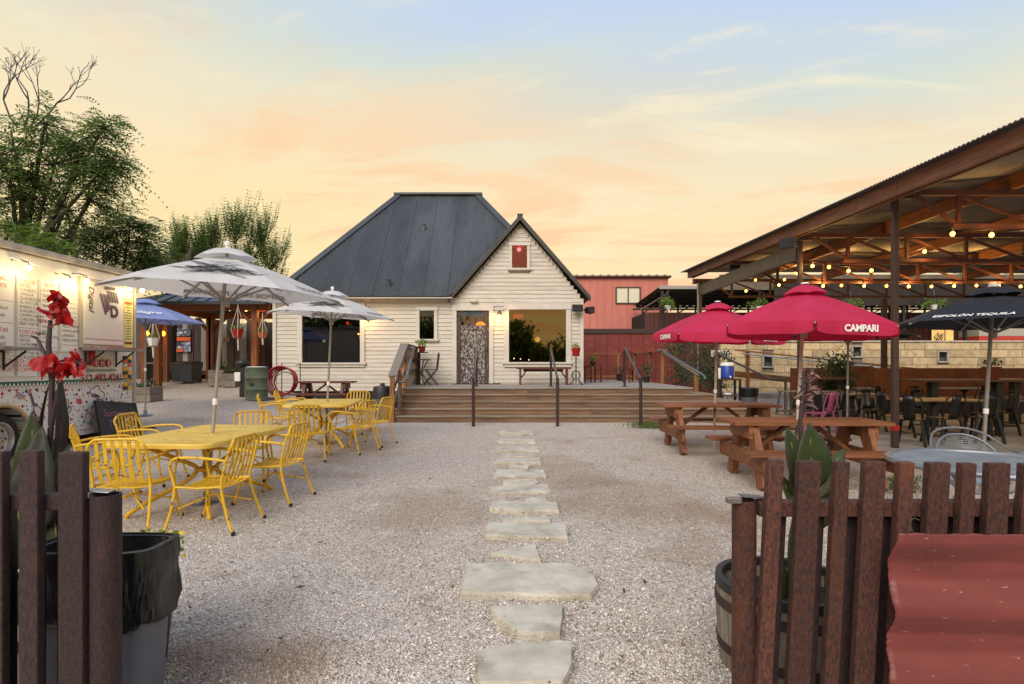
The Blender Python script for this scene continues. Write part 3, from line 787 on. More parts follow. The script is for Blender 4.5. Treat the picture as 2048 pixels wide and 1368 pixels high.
def lights_inside():
    def glow(px, py, y, r, c, s, label, nm='indoor_lamp'):
        z = PZ(py, HY + y); o = MB().sphere((0, 0, 0), r).build(nm, emit('glow' + c, c, s), smooth=True); o.location = (PX(px, HY + y), HY + y, z)
        tag(o, label, 'lamp', 'small lamps glimpsed through the windows')
    glow(1075, 679, 2.0, .09, '#ffd060', 3, 'yellow lampshade glow low in the middle of the right window')
    glow(1028, 717, 1.4, .022, '#ffe9d0', 12, 'leftmost white spark along the bottom of the right window')
    glow(1041, 718, 1.4, .022, '#ffe9d0', 12, 'middle white spark along the bottom of the right window')
    glow(1058, 720, 1.4, .022, '#ffe9d0', 12, 'rightmost white spark along the bottom of the right window')
    glow(637, 531 + 97, 1.5, .05, '#3040ff', 2.5, 'blue glow at the top of the left window')
    glow(695, 646, 1.5, .05, '#ff3020', 2.5, 'red glow in the upper right of the left window')
    glow(717, 668, 1.2, .03, '#ffd34a', 8, 'tiny yellow light at the right edge of the left window')
    glow(648, 682, 1.6, .05, '#dcd89a', .8, 'pale glint in the middle of the left window')
    t = thing('exit_sign', 'red lit exit sign inside the right window', 'sign', P(1037, 633, HY + 1.6))
    MB().box(-.17, .17, 0, .03, -.1, .1).build('housing', emit('exit_red', '#b01208', 1.0), t)
    put('lettering', text_mesh('EXIT', .16, emit('exit_letters', '#ff6a50', 3), bold=.004), frame((0, -.005, 0), (1, 0, 0), (0, 0, 1)), t)
    t = thing('attic_lamp', 'red glowing bulb inside the small gable window', 'lamp', P(1038, 499, HY + .5))
    MB().sphere((0, 0, 0), .06).build('bulb', emit('red_bulb', '#ff3a3e', 30), t, smooth=True)
    MB().tube([(0, 0, .05), (0, 0, .3)], .008).build('cord', M_BLACK, t)
    lamp(t, (0, .15, .0), 4, (1, .05, .09), .04)
    t = thing('ceiling_lamp', 'warm lamp in the hall behind the door glass', 'lamp', (hx(955), HY + 1.6, 2.75))
    MB().sphere((0, 0, 0), .16).build('globe', emit('hall_globe', '#ff9a30', 5), t, smooth=True)
lights_inside()

# ---------------------------------------------------------------- deck and steps
def build_deck():
    D = thing('deck', 'wooden deck with five broad steps across the front of the house', 'deck')
    x0 = PX(785, 13.6); N_ = 5; tr = .29; rise = (DECKZ - .12) / N_
    yf = 14.5
    for k in range(N_):
        z1 = DECKZ - k * rise; y = yf - k * tr; xr = 4.6 + .5 * k
        zt = z1 - .036
        # riser boards in two or three lengths
        cuts = [x0] + sorted(random.uniform(x0 + 1.5, xr - 1) for _ in range(2)) + [xr]
        for a, c in zip(cuts, cuts[1:]):
            MB().box(a + .002, c - .002, y + .0, y + .03, z1 - rise - .02, zt - .002).build('riser_board', M_DECK, D)
        MB().box(xr - .03, xr, y + .031, 16.9 + k * .02, z1 - rise - .02, zt - .002).build('side_riser', M_DECK, D)
        if k:
            for j in range(2):
                MB().box(x0, xr + .02, y - .025 + j * .155, y + .125 + j * .155, zt, z1).build('tread_board', M_TREAD, D, bevel=.006)
            MB().box(xr - .52, xr + .02, y + .29, 16.9, zt, z1).build('side_tread', M_TREAD, D)
    # decking
    y = yf - .025; i = 0
    while y < 22.1:
        a, c = (x0, 4.62) if y < HY - .15 else (2.25, 4.62)
        if y > HY - .16 and y < HY - .0: y = HY - .0
        MB().box(a, c, y, y + .138, DECKZ - .036, DECKZ).build('deck_plank', M_DECKTOP, D)
        y += .144
    MB().box(x0 + .05, 4.5, 14.6, 17.1, .15, DECKZ - .04).box(2.3, 4.5, 17.3, 22, .15, DECKZ - .04).build('underframe', M_DARK, D)
build_deck()
def handrail(xl, xu, label):
    t = thing('stair_handrail', label, 'handrail', (0, 0, 0), 0, 'brown pipe handrails of the front steps')
    lo = V((xl, 12.5, 1.17)); up = V((xu, 15.2, 1.92))
    MB().tube([(xl, 12.5, gz(xl, 12.5) - .05), lo], .036, 12).build('post', M_RUSTDARK, t, smooth=True)
    MB().tube([(xu, 15.2, DECKZ), up], .032, 12).build('post', M_RUSTDARK, t, smooth=True)
    MB().cbox((xu, 15.2, DECKZ + .006), (.14, .14, .012)).build('base_plate', M_RUSTDARK, t)
    MB().tube([lo, lo + V((0, .12, .03)), up], .028, 12).build('rail', mat('greyed_pipe', '#4f4650', .45, '#3c3238', 9, metal=.3), t, smooth=True)
handrail(-.85, -.95, 'left pipe handrail on the steps, standing before the old door')
handrail(1.0, 1.04, 'middle pipe handrail on the steps, before the large right window')
handrail(2.83, 3.01, 'right pipe handrail on the steps, by the corner with grass')
def stair_guard():
    t = thing('stair_guard', 'weathered wooden guard rail with pipe handrail at the left end of the steps', 'railing')
    x = PX(788, 13.4)
    lo, hi, bk = V((x, 13.3, 1.21)), V((x - .06, 15.0, 2.02)), V((x - .06, 17.0, 1.98))
    MB().box(x - .07, x + .03, 13.25, 13.35, .05, 1.19).build('post', M_POST, t)
    MB().box(x + .05, x + .13, 13.62, 13.7, .05, 1.40).build('post', M_POST, t)
    MB().box(x - .1, x - .0, 14.95, 15.05, .3, 2.0).build('post', M_POST, t)
    MB().box(x - .1, x - .0, 16.7, 16.8, .3, 1.96).build('post', M_POST, t)
    MB().beam(lo + V((0, -.08, 0)), hi, .2, .04).build('cap_board', M_GREYWOOD, t)
    MB().beam(hi, bk, .2, .04).build('cap_board', M_GREYWOOD, t)
    for z in (.35, .7):
        MB().beam(lo - V((0, 0, z)), hi - V((0, 0, z)), .03, .12).build('side_rail', M_GREYWOOD, t)
        MB().beam(hi - V((0, 0, z)), bk - V((0, 0, z)), .03, .12).build('side_rail', M_GREYWOOD, t)
    for i in range(9):
        yy = 15.15 + i * .2
        MB().box(x - .05, x - .03, yy, yy + .12, DECKZ, 1.95).build('slat', M_GREYWOOD, t)
    a = lo + V((.22, .2, -.12)); c = hi + V((.24, .1, -.1))
    MB().tube([a + V((-.16, 0, -.02)), a + V((0, -.02, -.02)), a + V((.03, .05, .04)), c, c + V((.0, .1, .0)), c + V((-.16, .12, 0))], .026, 10).build('pipe_rail', M_GALV, t, smooth=True)
    MB().tube([(x + .1, 13.4, .95), (x + .12, 13.36, .35)], .02, 8).build('brace_pipe', M_GALV, t, smooth=True)
stair_guard()
def side_railing():
    t = thing('deck_railing', 'wooden deck railing with wire mesh panels on the right and back of the deck', 'railing')
    zt = DECKZ + 1.0
    def post(x, y, z=zt): MB().box(x - .05, x + .05, y - .05, y + .05, DECKZ, z).build('post', M_POST, t)
    for p in ((2.4, 22), (3.15, 22), (4.1, 22), (4.75, 22), (4.75, 19.6), (4.68, 17.7)): post(*p)
    MB().box(5.0, 5.1, 15.55, 15.65, .2, 1.2).build('post', M_POST, t)
    MB().box(2.2, 4.85, 21.93, 22.07, zt, zt + .04).build('cap_board', M_POST, t)
    MB().box(4.68, 4.82, 17.6, 21.93, zt + .002, zt + .042).build('cap_board', M_POST, t)
    MB().box(2.2, 4.7, 21.97, 22.03, DECKZ + .1, DECKZ + .18).build('bottom_rail', M_POST, t)
    MB().beam((4.72, 17.7, 1.86), (5.08, 15.5, 1.2), .09, .04).build('sloping_rail', M_GREYWOOD, t)
    MB().tube([(4.55, 17.75, 1.93), (4.62, 17.4, 1.9), (5.15, 15.3, 1.2), (5.2, 15.25, 1.1)], .025, 8).build('pipe_rail', M_GALV, t, smooth=True)
    b = MB()
    for i in range(26): b.tube([(2.25 + i * .1, 22, DECKZ + .15), (2.25 + i * .1, 22, zt)], .003, 4)
    for j in range(8): b.tube([(2.25, 22, DECKZ + .2 + j * .1), (4.75, 22, DECKZ + .2 + j * .1)], .003, 4)
    b.build('wire_mesh', M_BLACK, t)
    b = MB()
    for i in range(43): b.tube([(4.75, 17.7 + i * .1, DECKZ + .1), (4.75, 17.7 + i * .1, zt)], .003, 4)
    for j in range(9): b.tube([(4.75, 17.7, DECKZ + .15 + j * .1), (4.75, 22, DECKZ + .15 + j * .1)], .003, 4)
    for i in range(22):
        f = i / 21; p = V((4.7, 17.7, 1.84)).lerp(V((5.06, 15.5, 1.18)), f)
        b.tube([(p.x, p.y, .4), p], .003, 4)
    b.build('wire_mesh', M_BLACK, t)
side_railing()
# ---------------------------------------------------------------- yellow tables and chairs
def arc(c, r, a0, a1, n, plane):
    """points on an arc; plane gives two unit axes"""
    u, v = V(plane[0]), V(plane[1]); c = V(c)
    return [c + u * (r * math.cos(a0 + (a1 - a0) * i / n)) + v * (r * math.sin(a0 + (a1 - a0) * i / n)) for i in range(n + 1)]
def make_chair():
    t = thing('metal_armchair', 'x', 'chair', group='yellow armchairs')
    R = .0125
    xb, zb = .235, .825
    lean = lambda z: -.20 - .10 * max(0, (z - .43)) / .4
    side = lambda s: [(s * .265, -.33, 0), (s * .25, -.26, .18), (s * xb, -.205, .40), (s * xb, lean(.55), .55), (s * xb, lean(.70), .70)]
    top = [V((-(xb - .10) - .10 * math.cos(a), lean(.80), .725 + .10 * math.sin(a))) for a in (.3, .7, 1.1, 1.57)]
    left = side(-1) + top
    right = [V((-p[0], p[1], p[2])) for p in left]
    MB().tube(left + right[::-1], R, 8, cr=3).build('back_frame', M_YELLOW, t, smooth=True)
    for i in range(6):
        x = (i - 2.5) * .066
        b = MB(); pts = [(x, -.20, .44), (x, lean(.6) - .012, .6), (x, lean(.8), .815)]
        for p, q in zip(pts, pts[1:]): b.beam(p, q, .03, .006, (0, 1, 0))
        b.build('back_slat', M_YELLOW, t)
    for s in (-1, 1):
        MB().tube([(s * .285, .29, 0), (s * .265, .23, .2), (s * .25, .205, .40), (s * .255, .235, .52), (s * .265, .235, .60), (s * .27, .19, .655), (s * .27, .05, .665), (s * .262, -.12, .655), (s * .24, lean(.62), .635)], R, 8, cr=3).build('arm_and_leg', M_YELLOW, t, smooth=True)
        MB().tube([(s * .25, .205, .405), (s * .24, 0, .395), (s * xb, -.205, .41)], R * .9, 8).build('seat_rail', M_YELLOW, t, smooth=True)
        for y in (-.33, .29):
            MB().lathe([(.001, -.004), (.017, -.004), (.017, .03), (.001, .032)], 8, (s * (.265 if y < 0 else .285), y, .004)).build('foot_cap', M_BLACKRUB, t)
        MB().tube([(s * .262, .24, .19), (s * .02, .0, .30), (s * -.2, -.24, .2)], .008, 6).build('brace', M_YELLOW, t, smooth=True)
    for i in range(8):
        y = -.175 + i * .053; b = MB()
        pts = [(-.243, y, .402), (-.12, y, .385), (.12, y, .385), (.243, y, .402)]
        for p, q in zip(pts, pts[1:]): b.beam(p, q, .034, .006)
        b.build('seat_slat', M_YELLOW, t)
    return t
def make_ytable():
    t = thing('metal_table', 'x', 'table', group='yellow metal tables')
    W, L_, r = .54, .84, .13
    poly = []
    for cx, cy, a in ((W - r, L_ - r, 0), (-W + r, L_ - r, PI / 2), (-W + r, -L_ + r, PI), (W - r, -L_ + r, 1.5 * PI)):
        poly += [(cx + r * math.cos(a + PI / 2 * i / 6), cy + r * math.sin(a + PI / 2 * i / 6)) for i in range(7)]
    n = len(poly); b = MB()
    hole = [(.04 * math.cos(2 * PI * i / n), .04 * math.sin(2 * PI * i / n)) for i in range(n)]
    s = lambda k, z: [(x * k, y * k, z) for x, y in poly]
    rings = [s(.985, .69), s(1.0, .694), s(1.0, .725), s(.985, .738), s(.955, .732), [(x, y, .732) for x, y in hole], [(x, y, .715) for x, y in hole], s(.95, .715), s(.985, .69)]
    vs = sum(rings, []); fs = []
    for k in range(len(rings) - 1):
        for i in range(n): fs.append((k * n + i, k * n + (i + 1) % n, (k + 1) * n + (i + 1) % n, (k + 1) * n + i))
    b.add(vs, fs).build('tabletop', M_YTOP, t, smooth=True)
    for sx in (-1, 1):
        for sy in (-1, 1):
            MB().tube([(sx * .34, sy * .58, .71), (sx * .24, sy * .42, .60), (sx * .10, sy * .14, .44), (sx * .07, sy * .06, .36), (sx * .12, sy * .16, .26), (sx * .30, sy * .46, .12), (sx * .40, sy * .60, .03), (sx * .41, sy * .61, 0)], .022, 8, cr=3).build('leg', M_YELLOW, t, smooth=True)
    MB().tube(arc((0, 0, .36), .1, 0, 2 * PI, 16, ((1, 0, 0), (0, 1, 0)))[:-1], .018, 8, closed=True).build('collar', M_YELLOW, t, smooth=True)
    MB().tube(arc((0, 0, .69), .3, 0, 2 * PI, 20, ((1, 0, 0), (0, 1, 0)))[:-1], .014, 8, closed=True).build('support_ring', M_YELLOW, t, smooth=True)
    return t
YT = make_ytable(); YC = make_chair()
TA, TB = V((-3.22, 6.0, gz(-3.22, 6.0))), V((-3.28, 10.0, gz(-3.28, 10.0)))
YT.location = TA; YT.rotation_euler = (0, 0, -.07); YT['label'] = 'yellow metal table with chipped top, nearer the fence, under the larger white umbrella'
t2 = clone(YT, 'yellow metal table farther off, beside the steps under the farther white umbrella', TB, .12)
CH = [  # around table, offset, facing (rotation of the +y forward axis)
 (TA, (-.22, -.82), .12, 'yellow armchair at the near end of the near table, its back to the fence'),
 (TA, (.52, -.84), 1.5, 'yellow armchair on the right side of the near table, closest to the viewer'),
 (TA, (.66, .12), 1.45, 'yellow armchair on the right side of the near table, second from the viewer'),
 (TA, (-.14, 1.2), PI + .15, 'yellow armchair at the far end of the near table, behind the umbrella pole'),
 (TA, (-1.02, -.05), -1.0, 'yellow armchair on the left side of the near table, before the chalkboard'),
 (TA, (-1.12, .85), -1.5, 'yellow armchair on the left of the near table, farther from the viewer'),
 (TB, (.25, -1.5), .2, 'yellow armchair at the near end of the far table, its slatted back to the viewer'),
 (TB, (-1.0, .3), -1.2, 'yellow armchair on the left side of the far table, nearer the viewer'),
 (TB, (-1.05, 1.2), -1.35, 'yellow armchair on the left side of the far table, nearer the house'),
 (TB, (.72, -.85), 1.2, 'yellow armchair on the right side of the far table, nearer the viewer'),
 (TB, (.86, -.15), 1.3, 'yellow armchair at the far table beside the steps, rightmost of all'),
 (TB, (.1, 1.4), PI - .1, 'yellow armchair at the far end of the far table, facing the viewer')]
for i, (tb, off, rz, lab) in enumerate(CH):
    x, y = tb.x + off[0], tb.y + off[1]
    if i == 0:
        YC.location = (x, y, gz(x, y)); YC.rotation_euler = (0, 0, rz); YC['label'] = lab
    else: clone(YC, lab, (x, y, gz(x, y)), rz)

# ---------------------------------------------------------------- umbrellas
def umbrella(label, top, foot, zrim, R, th, fabric, group, tilt=(0, 0), rise=.42, valance=0.0, pole_r=.019, vent=True, finial=True, cat='umbrella', pole_m=None, base=True, nsides=6):
    """top: centre of the canopy rim plane, foot: where the pole stands"""
    t = thing('patio_umbrella', label, cat, foot, 0, group)
    F = V(foot); C = V(top) - F; C.z = zrim - F.z
    rim = []
    for k in range(nsides):
        a = th + k * 2 * PI / nsides; d = V((R * math.cos(a), R * math.sin(a), 0)); d.z = tilt[0] * d.x + tilt[1] * d.y
        rim.append(C + d)
    A = C + V((-tilt[0] * rise, -tilt[1] * rise, rise))
    can = MB(); panels = []
    nv, nu = 6, 6
    for k in range(nsides):
        p, q = rim[k], rim[(k + 1) % nsides]
        nrm = (q - p).cross(A - p).normalized()
        if nrm.z < 0: nrm = -nrm
        def fn(u, v, p=p, q=q, nrm=nrm):
            e = p.lerp(q, u); w = (1 - v)
            r = A.lerp(e, v)
            r = r + V((0, 0, .035 * math.sin(PI * v) * 1.0))           # slight dome along the ribs
            r = r - nrm * (.02 * math.sin(PI * u) * v * (1.1 - v))      # the cloth hangs a little between ribs
            r = r + (A - e) * (.035 * math.sin(PI * u) * v ** 3)        # scalloped edge
            return r
        can.grid(lambda i, j, f=fn: f(i, .09 + .91 * j), nu, nv)
        panels.append((p, q, A, nrm, fn))
    can.build('canopy', fabric, t, smooth=True)
    if valance:
        for k in range(nsides):
            p, q, A_, nrm, fn = panels[k]
            o = ((p + q) / 2 - C); o.z = 0; o.normalize()
            b = MB()
            b.grid(lambda u, v: fn(.015 + .97 * u, 1.0) + V((0, 0, -valance * v * (1 - .25 * (abs(u - .5) * 2) ** 6))) + o * (.02 * math.sin(v * 2) + .008 * math.sin(u * 17) * v), 12, 3)
            b.build('valance', fabric, t, smooth=True)
    if vent:
        b = MB(); rr = .27
        for k in range(nsides):
            a = th + k * 2 * PI / nsides; a2 = a + 2 * PI / nsides
            p, q = (A + V((rr * R * math.cos(x), rr * R * math.sin(x), -rr * rise * .82 + .045)) for x in (a, a2))
            T = A + V((0, 0, .075))
            b.grid(lambda u, v: T.lerp(p.lerp(q, u), v) + V((0, 0, .03 * math.sin(PI * v) + .022 * math.sin(PI * u) * v)), 5, 4)
        b.build('vent_cap', fabric, t, smooth=True)
    ptop = A + V((0, 0, .06))
    MB().tube([(0, 0, 0), ptop * .37, ptop], pole_r, 10).build('pole', pole_m or M_POLE, t, smooth=True)
    pm = ptop * .40
    MB().tube([ptop * .385, ptop * .41], pole_r * 1.35, 10).build('pole_joint', M_LETW, t, smooth=True)
    if finial:
        MB().lathe([(.001, -.02), (.03, -.01), (.022, .015), (.014, .03), (.028, .05), (.03, .07), (.018, .09), (.001, .095)], 10, tuple(ptop)).build('finial', M_LETW, t, smooth=True)
    hub = C + V((0, 0, rise * .15)) - V((0, 0, .16))
    MB().tube([hub - V((0, 0, .05)), hub + V((0, 0, .05))], pole_r * 2, 10).build('hub', M_POLE, t, smooth=True)
    for k in range(nsides):
        b = MB(); r0 = A - V((0, 0, .03)); r1 = rim[k] - V((0, 0, .022))
        b.beam(r0, r1, .016, .02); mid = r0.lerp(r1, .5)
        b.beam(hub, mid, .014, .018)
        b.build('rib', pole_m or M_POLE, t)
    if base:
        MB().lathe([(.001, .12), (.035, .12), (.04, .04), (.12, .03), (.14, .01), (.14, 0)], 20).build('base', M_GALV, t, smooth=True)
    return t, panels
def panel_m(pan, u, v, off=.012):
    """matrix on a canopy panel: origin at (u along the rim, v up from the rim), x along the rim as seen from outside"""
    p, q, A, nrm, fn = pan
    o = fn(u, 1 - v)
    ud = (fn(min(u + .06, 1), 1 - v) - fn(max(u - .06, 0), 1 - v)).normalized()
    vd = (fn(u, 1 - v - .06) - fn(u, min(1 - v + .06, 1))).normalized()
    m = frame(o, ud, vd); m.translation = V(o) + m.to_3x3().col[2] * off
    return m
def valance_m(pan, u, drop, off=.035):
    p, q, A, nrm, fn = pan
    ud = (q - p).normalized(); ud.z = 0; ud.normalize()
    m = frame(fn(u, 1.0) + V((0, 0, -drop)), ud, (0, 0, 1)); m.translation = m.translation + m.to_3x3().col[2] * off
    return m
def scribble(size, seed):
    """brush strokes like the printed emblem"""
    rnd = random.Random(seed); b = MB()
    for i in range(38):
        a = rnd.gauss(.12, .3); L_ = rnd.uniform(.15, .55) * size; w = rnd.uniform(.006, .014) * size * 1.5
        x, y = rnd.gauss(0, .22) * size, rnd.gauss(0, .12) * size
        bend = rnd.uniform(-.12, .12) * L_
        pts = [V((x + (s - .5) * L_ * math.cos(a), y + (s - .5) * L_ * math.sin(a) + bend * 4 * s * (1 - s), 0)) for s in (0, .25, .5, .75, 1)]
        for p, q, wa, wb in zip(pts, pts[1:], (.3, 1, 1, .8), (1, 1, .8, .2)):
            d = (q - p).normalized(); n = V((-d.y, d.x, 0)) * w
            b.add([p - n * wa, q - n * wb, q + n * wb, p + n * wa], [(0, 1, 2, 3)])
    for s in (-1, 1):
        p, q = V((s * .1, -.1, 0)) * size, V((s * .42, -.3, 0)) * size; n = V((.005, .012, 0)) * size
        b.add([p - n, q - n, q + n, p + n], [(0, 1, 2, 3)])
    return b.mesh('emblem', M_LETK)
ESP = dict(shear=.15, bold=.0016)
def white_umbrella(label, top, foot, zr, R, th, tilt, rise):
    t, pan = umbrella(label, top, foot, zr, R, th, M_CANVAS, 'white tequila umbrellas', tilt, rise)
    k = R / 1.14
    put('emblem', scribble(.62 * k, 3), panel_m(pan[4], .5, .33), t)
    put('emblem', scribble(.6 * k, 9), panel_m(pan[0], .5, .33), t)
    put('lettering', text_mesh('TEQUILA', .11 * k, M_LETK, **ESP), panel_m(pan[5], .62, .10), t)
    m = panel_m(pan[1], .5, .12)
    put('lettering', text_mesh('ESPOL\u00d3N TEQUILA', .125 * k, M_LETK, **ESP), m, t)
    m2 = panel_m(pan[1], .5, .12, -.016)
    put('lettering', text_mesh('ESPOL\u00d3N TEQUILA', .125 * k, M_LETGREY, **ESP), m2, t)  # copy below the cloth, painted as the upper print showing through
    b = MB()
    for i in range(6):
        for j in range(4):
            if random.random() < .72: b.add([(i * .03, j * .02, 0), (i * .03 + .027, j * .02, 0), (i * .03 + .027, j * .02 + .016, 0), (i * .03, j * .02 + .016, 0)], [(0, 1, 2, 3)])
    put('printed_patch', b.mesh('printed_patch', M_LETK), panel_m(pan[3], .62, .16), t)
    return t, pan
UW1, PAN1 = white_umbrella('large white umbrella with black brush emblem, over the near yellow table', (-3.06, 6.08, 0), (TA.x, TA.y, TA.z), 2.24, 1.18, .345, (-.05, .015), .40)
UW2, PAN2 = white_umbrella('smaller-looking white umbrella by the house, over the far yellow table', (-3.16, 9.95, 0), (TB.x, TB.y, TB.z), 2.33, 1.08, .13, (-.055, .01), .36)

def pink(label, top, foot, zr, R, th, tilt, words):
    t, pan = umbrella(label, top, foot, zr, R, th, M_PINK, 'pink umbrellas over picnic tables', tilt, .46, .15, .022, finial=False, base=False, pole_m=mat('pale_pole', '#b9a99c', .5, '#a69688', 9))
    for k, u, bd in words:
        put('lettering', text_mesh('CAMPARI', .105, M_LETW, bold=.004, space=.95), valance_m(pan[k], u, .078), t)
    MB().lathe([(.001, .02), (.045, .015), (.05, 0)], 12, tuple(pan[0][2] + V((0, 0, .085)))).build('top_cap', M_LETW, t, smooth=True)
    return t
PK1 = pink('pink umbrella nearest the viewer, white lettering on its right flap', (3.69, 7.19, 0), (3.50, 7.05, gz(3.5, 7.05)), 1.95, 1.04, -1.94, (-.03, .005), [(0, .55, 0)])
PK2 = pink('pink umbrella farther back, partly hidden by the nearer pink one', (3.40, 9.45, 0), (3.32, 9.35, gz(3.3, 9.35)), 1.97, 1.03, -.39, (-.033, .03), [(3, .5, 0), (5, .55, 0)])
def black(label, top, foot, zr, R, th, word):
    t, pan = umbrella(label, top, foot, zr, R, th, M_NAVY, 'black umbrellas by the pavilion', (-.02, 0), .36, .0, .02, finial=False, base=False, pole_m=mat('grey_pole', '#8d8784', .5, '#7a7471', 9, metal=.2))
    if word is not None:
        put('lettering', text_mesh('ESPOL\u00d3N TEQUILA', .08, M_LETW, shear=.2, bold=.0022), panel_m(pan[word], .5, .08), t)
    MB().lathe([(.001, .05), (.05, .04), (.055, 0)], 12, tuple(pan[0][2] + V((0, 0, .07)))).build('top_cap', mat('grey_cap', '#b9b6b2', .5), t, smooth=True)
BK1 = black('black umbrella with white lettering behind the mesh table at the right', (5.50, 6.5, 0), (5.36, 6.5, gz(5.36, 6.5)), 1.93, 1.08, -3.0, 0)
BK2 = black('black umbrella half hidden behind the nearer pink umbrella', (6.62, 11.2, 0), (6.60, 11.2, .1), 2.02, 1.22, .1, None)
blu, bpan = umbrella('blue umbrella with white handwritten lettering behind the food truck', (-8.0, 12.4, 0), (-8.0, 12.4, gz(-8, 12.4)), 2.42, 1.2, -1.48, M_BLUE, 'umbrella behind the truck', (-.02, 0), .42, 0, .02, finial=False)
put('lettering', text_mesh('milagro', .2, M_LETW, shear=.25, bold=.002), panel_m(bpan[0], .45, .24, .03), blu)

# ---------------------------------------------------------------- picnic tables
def picnic(label, loc, rz, wood, wood_end, L_=1.85, group='picnic tables', wide=.74):
    t = thing('picnic_table', label, 'picnic table', loc, rz, group)
    n = 5; w = wide / n
    for i in range(n):
        y = -wide / 2 + i * w
        MB().box(-L_ / 2 + random.uniform(-.004, .004), L_ / 2 + random.uniform(-.004, .004), y + .003, y + w - .003, .72, .76).build('top_board', wood, t, bevel=.004)
    for s in (-1, 1):
        for j in range(2):
            y = s * (.62 + .075) + (j - .5) * .145
            MB().box(-L_ / 2, L_ / 2, y - .07, y + .07, .42, .46).build('bench_board', wood, t, bevel=.004)
    for e in (-1, 1):
        x = e * (L_ / 2 - .26)
        for s in (-1, 1):
            MB().beam((x, s * .20, .72), (x, s * .52, 0), .07, .19, (0, 1, 0)).build('leg', wood_end, t)
        MB().box(min(x + e * .037, x + e * .085), max(x + e * .037, x + e * .085), -.76, .76, .23, .418).build('bench_support', wood, t)
        MB().box(min(x + e * .037, x + e * .085), max(x + e * .037, x + e * .085), -.33, .33, .56, .718).build('top_support', wood, t)
        MB().beam((x - e * .03, 0, .34), (x - e * .52, 0, .71), .09, .04).build('diagonal_brace', wood, t)
    return t
picnic('stained picnic table nearest the viewer, under the near pink umbrella', (3.58, 7.05, gz(3.58, 7.05)), -.04, M_PICNIC, M_PICNIC_END)
picnic('stained picnic table farther back, under the far pink umbrella', (3.35, 9.35, gz(3.35, 9.35)), -.03, M_PICNIC, M_PICNIC_END)
picnic('dark red-brown picnic table against the house under the left window', (-5.0, 15.3, gz(-5.0, 15.3) + .05), .08, M_DARKPICNIC, M_DARKPICNIC, 1.5)

# ---------------------------------------------------------------- foreground fences
def fence(label, Y, pick, post, rail, back, rails_x, lean, mt, mt2, zt_rail, cap=True):
    t = thing('steel_picket_fence', label, 'fence', (0, Y, 0), 0, 'rusty steel fences of the entrance')
    def pk(x0, x1, py, y0, y1, m, nm):
        z1 = PZ(py, Y); a, c = PX(x0, Y), PX(x1, Y); d = lean * z1
        b = MB(); b.add([(a - d, y0, -.05), (c - d, y0, -.05), (c - d, y1, -.05), (a - d, y1, -.05), (a, y0, z1), (c, y0, z1), (c, y1, z1), (a, y1, z1)], MB.BF)
        b.build(nm, m, t, bevel=.004)
    for x0, x1, py in pick: pk(x0, x1, py, -.035, .0, mt, 'picket')
    for x0, x1, py in back: pk(x0, x1, py, .055, .09, mt2, 'picket')
    MB().box(rails_x[0], rails_x[1], .002, .053, zt_rail - .055, zt_rail).build('rail', mt, t, bevel=.004)
    MB().box(rails_x[0], rails_x[1], .002, .053, .18, .235).build('rail', mt, t, bevel=.004)
    x, r, z = post; x *= (Y + .03) / Y
    MB().lathe([(r - .006, z - .3), (r - .006, z), (r, z), (r, -.05)], 28, (x, .03, 0)).build('post', mt, t, smooth=True)
    if cap:
        MB().cbox((x + .03 if x > 0 else x - .02, .03, z + .012), (.085, .05, .006), (0, .1, .15)).build('latch_plate', M_GALV, t, bevel=.002)
        MB().cbox((x - .05, -.0, z + .005), (.05, .03, .02)).build('latch', M_STEEL, t, bevel=.003)
    return t
YR, YL = 2.05, 2.0
fence('rusty steel picket fence in the right foreground', YR,
      [(1530, 1560, 918), (1590, 1634, 920), (1662, 1690, 921), (1720, 1761, 921), (1788, 1817, 922), (1846, 1888, 923), (1911, 1939, 924), (1964, 2006, 924), (2032, 2062, 925), (2082, 2125, 926), (2150, 2180, 926)],
      (PX(1488, YR), .0425, PZ(1003, YR)), 0, [(1556, 1590, 1012), (1636, 1668, 1012), (1705, 1738, 1012), (1776, 1808, 1012), (1840, 1872, 1012), (1905, 1937, 1012), (1966, 1998, 1012), (2030, 2060, 1012), (2090, 2125, 1012)],
      (PX(1520, YR), PX(2200, YR)), .055, M_RUST, M_RUSTDARK, PZ(1004, YR))
fence('dark rusty steel picket fence in the left foreground', YL,
      [(-70, -35, 900), (-14, 22, 901), (54, 91, 899), (131, 180, 902)],
      (PX(211, YL), .05, PZ(992, YL)), 0, [(-40, -8, 1010), (26, 52, 1010), (88, 118, 1010)],
      (PX(-90, YL), PX(186, YL)), .0, M_RUSTDARK, M_BLACK, PZ(990, YL))
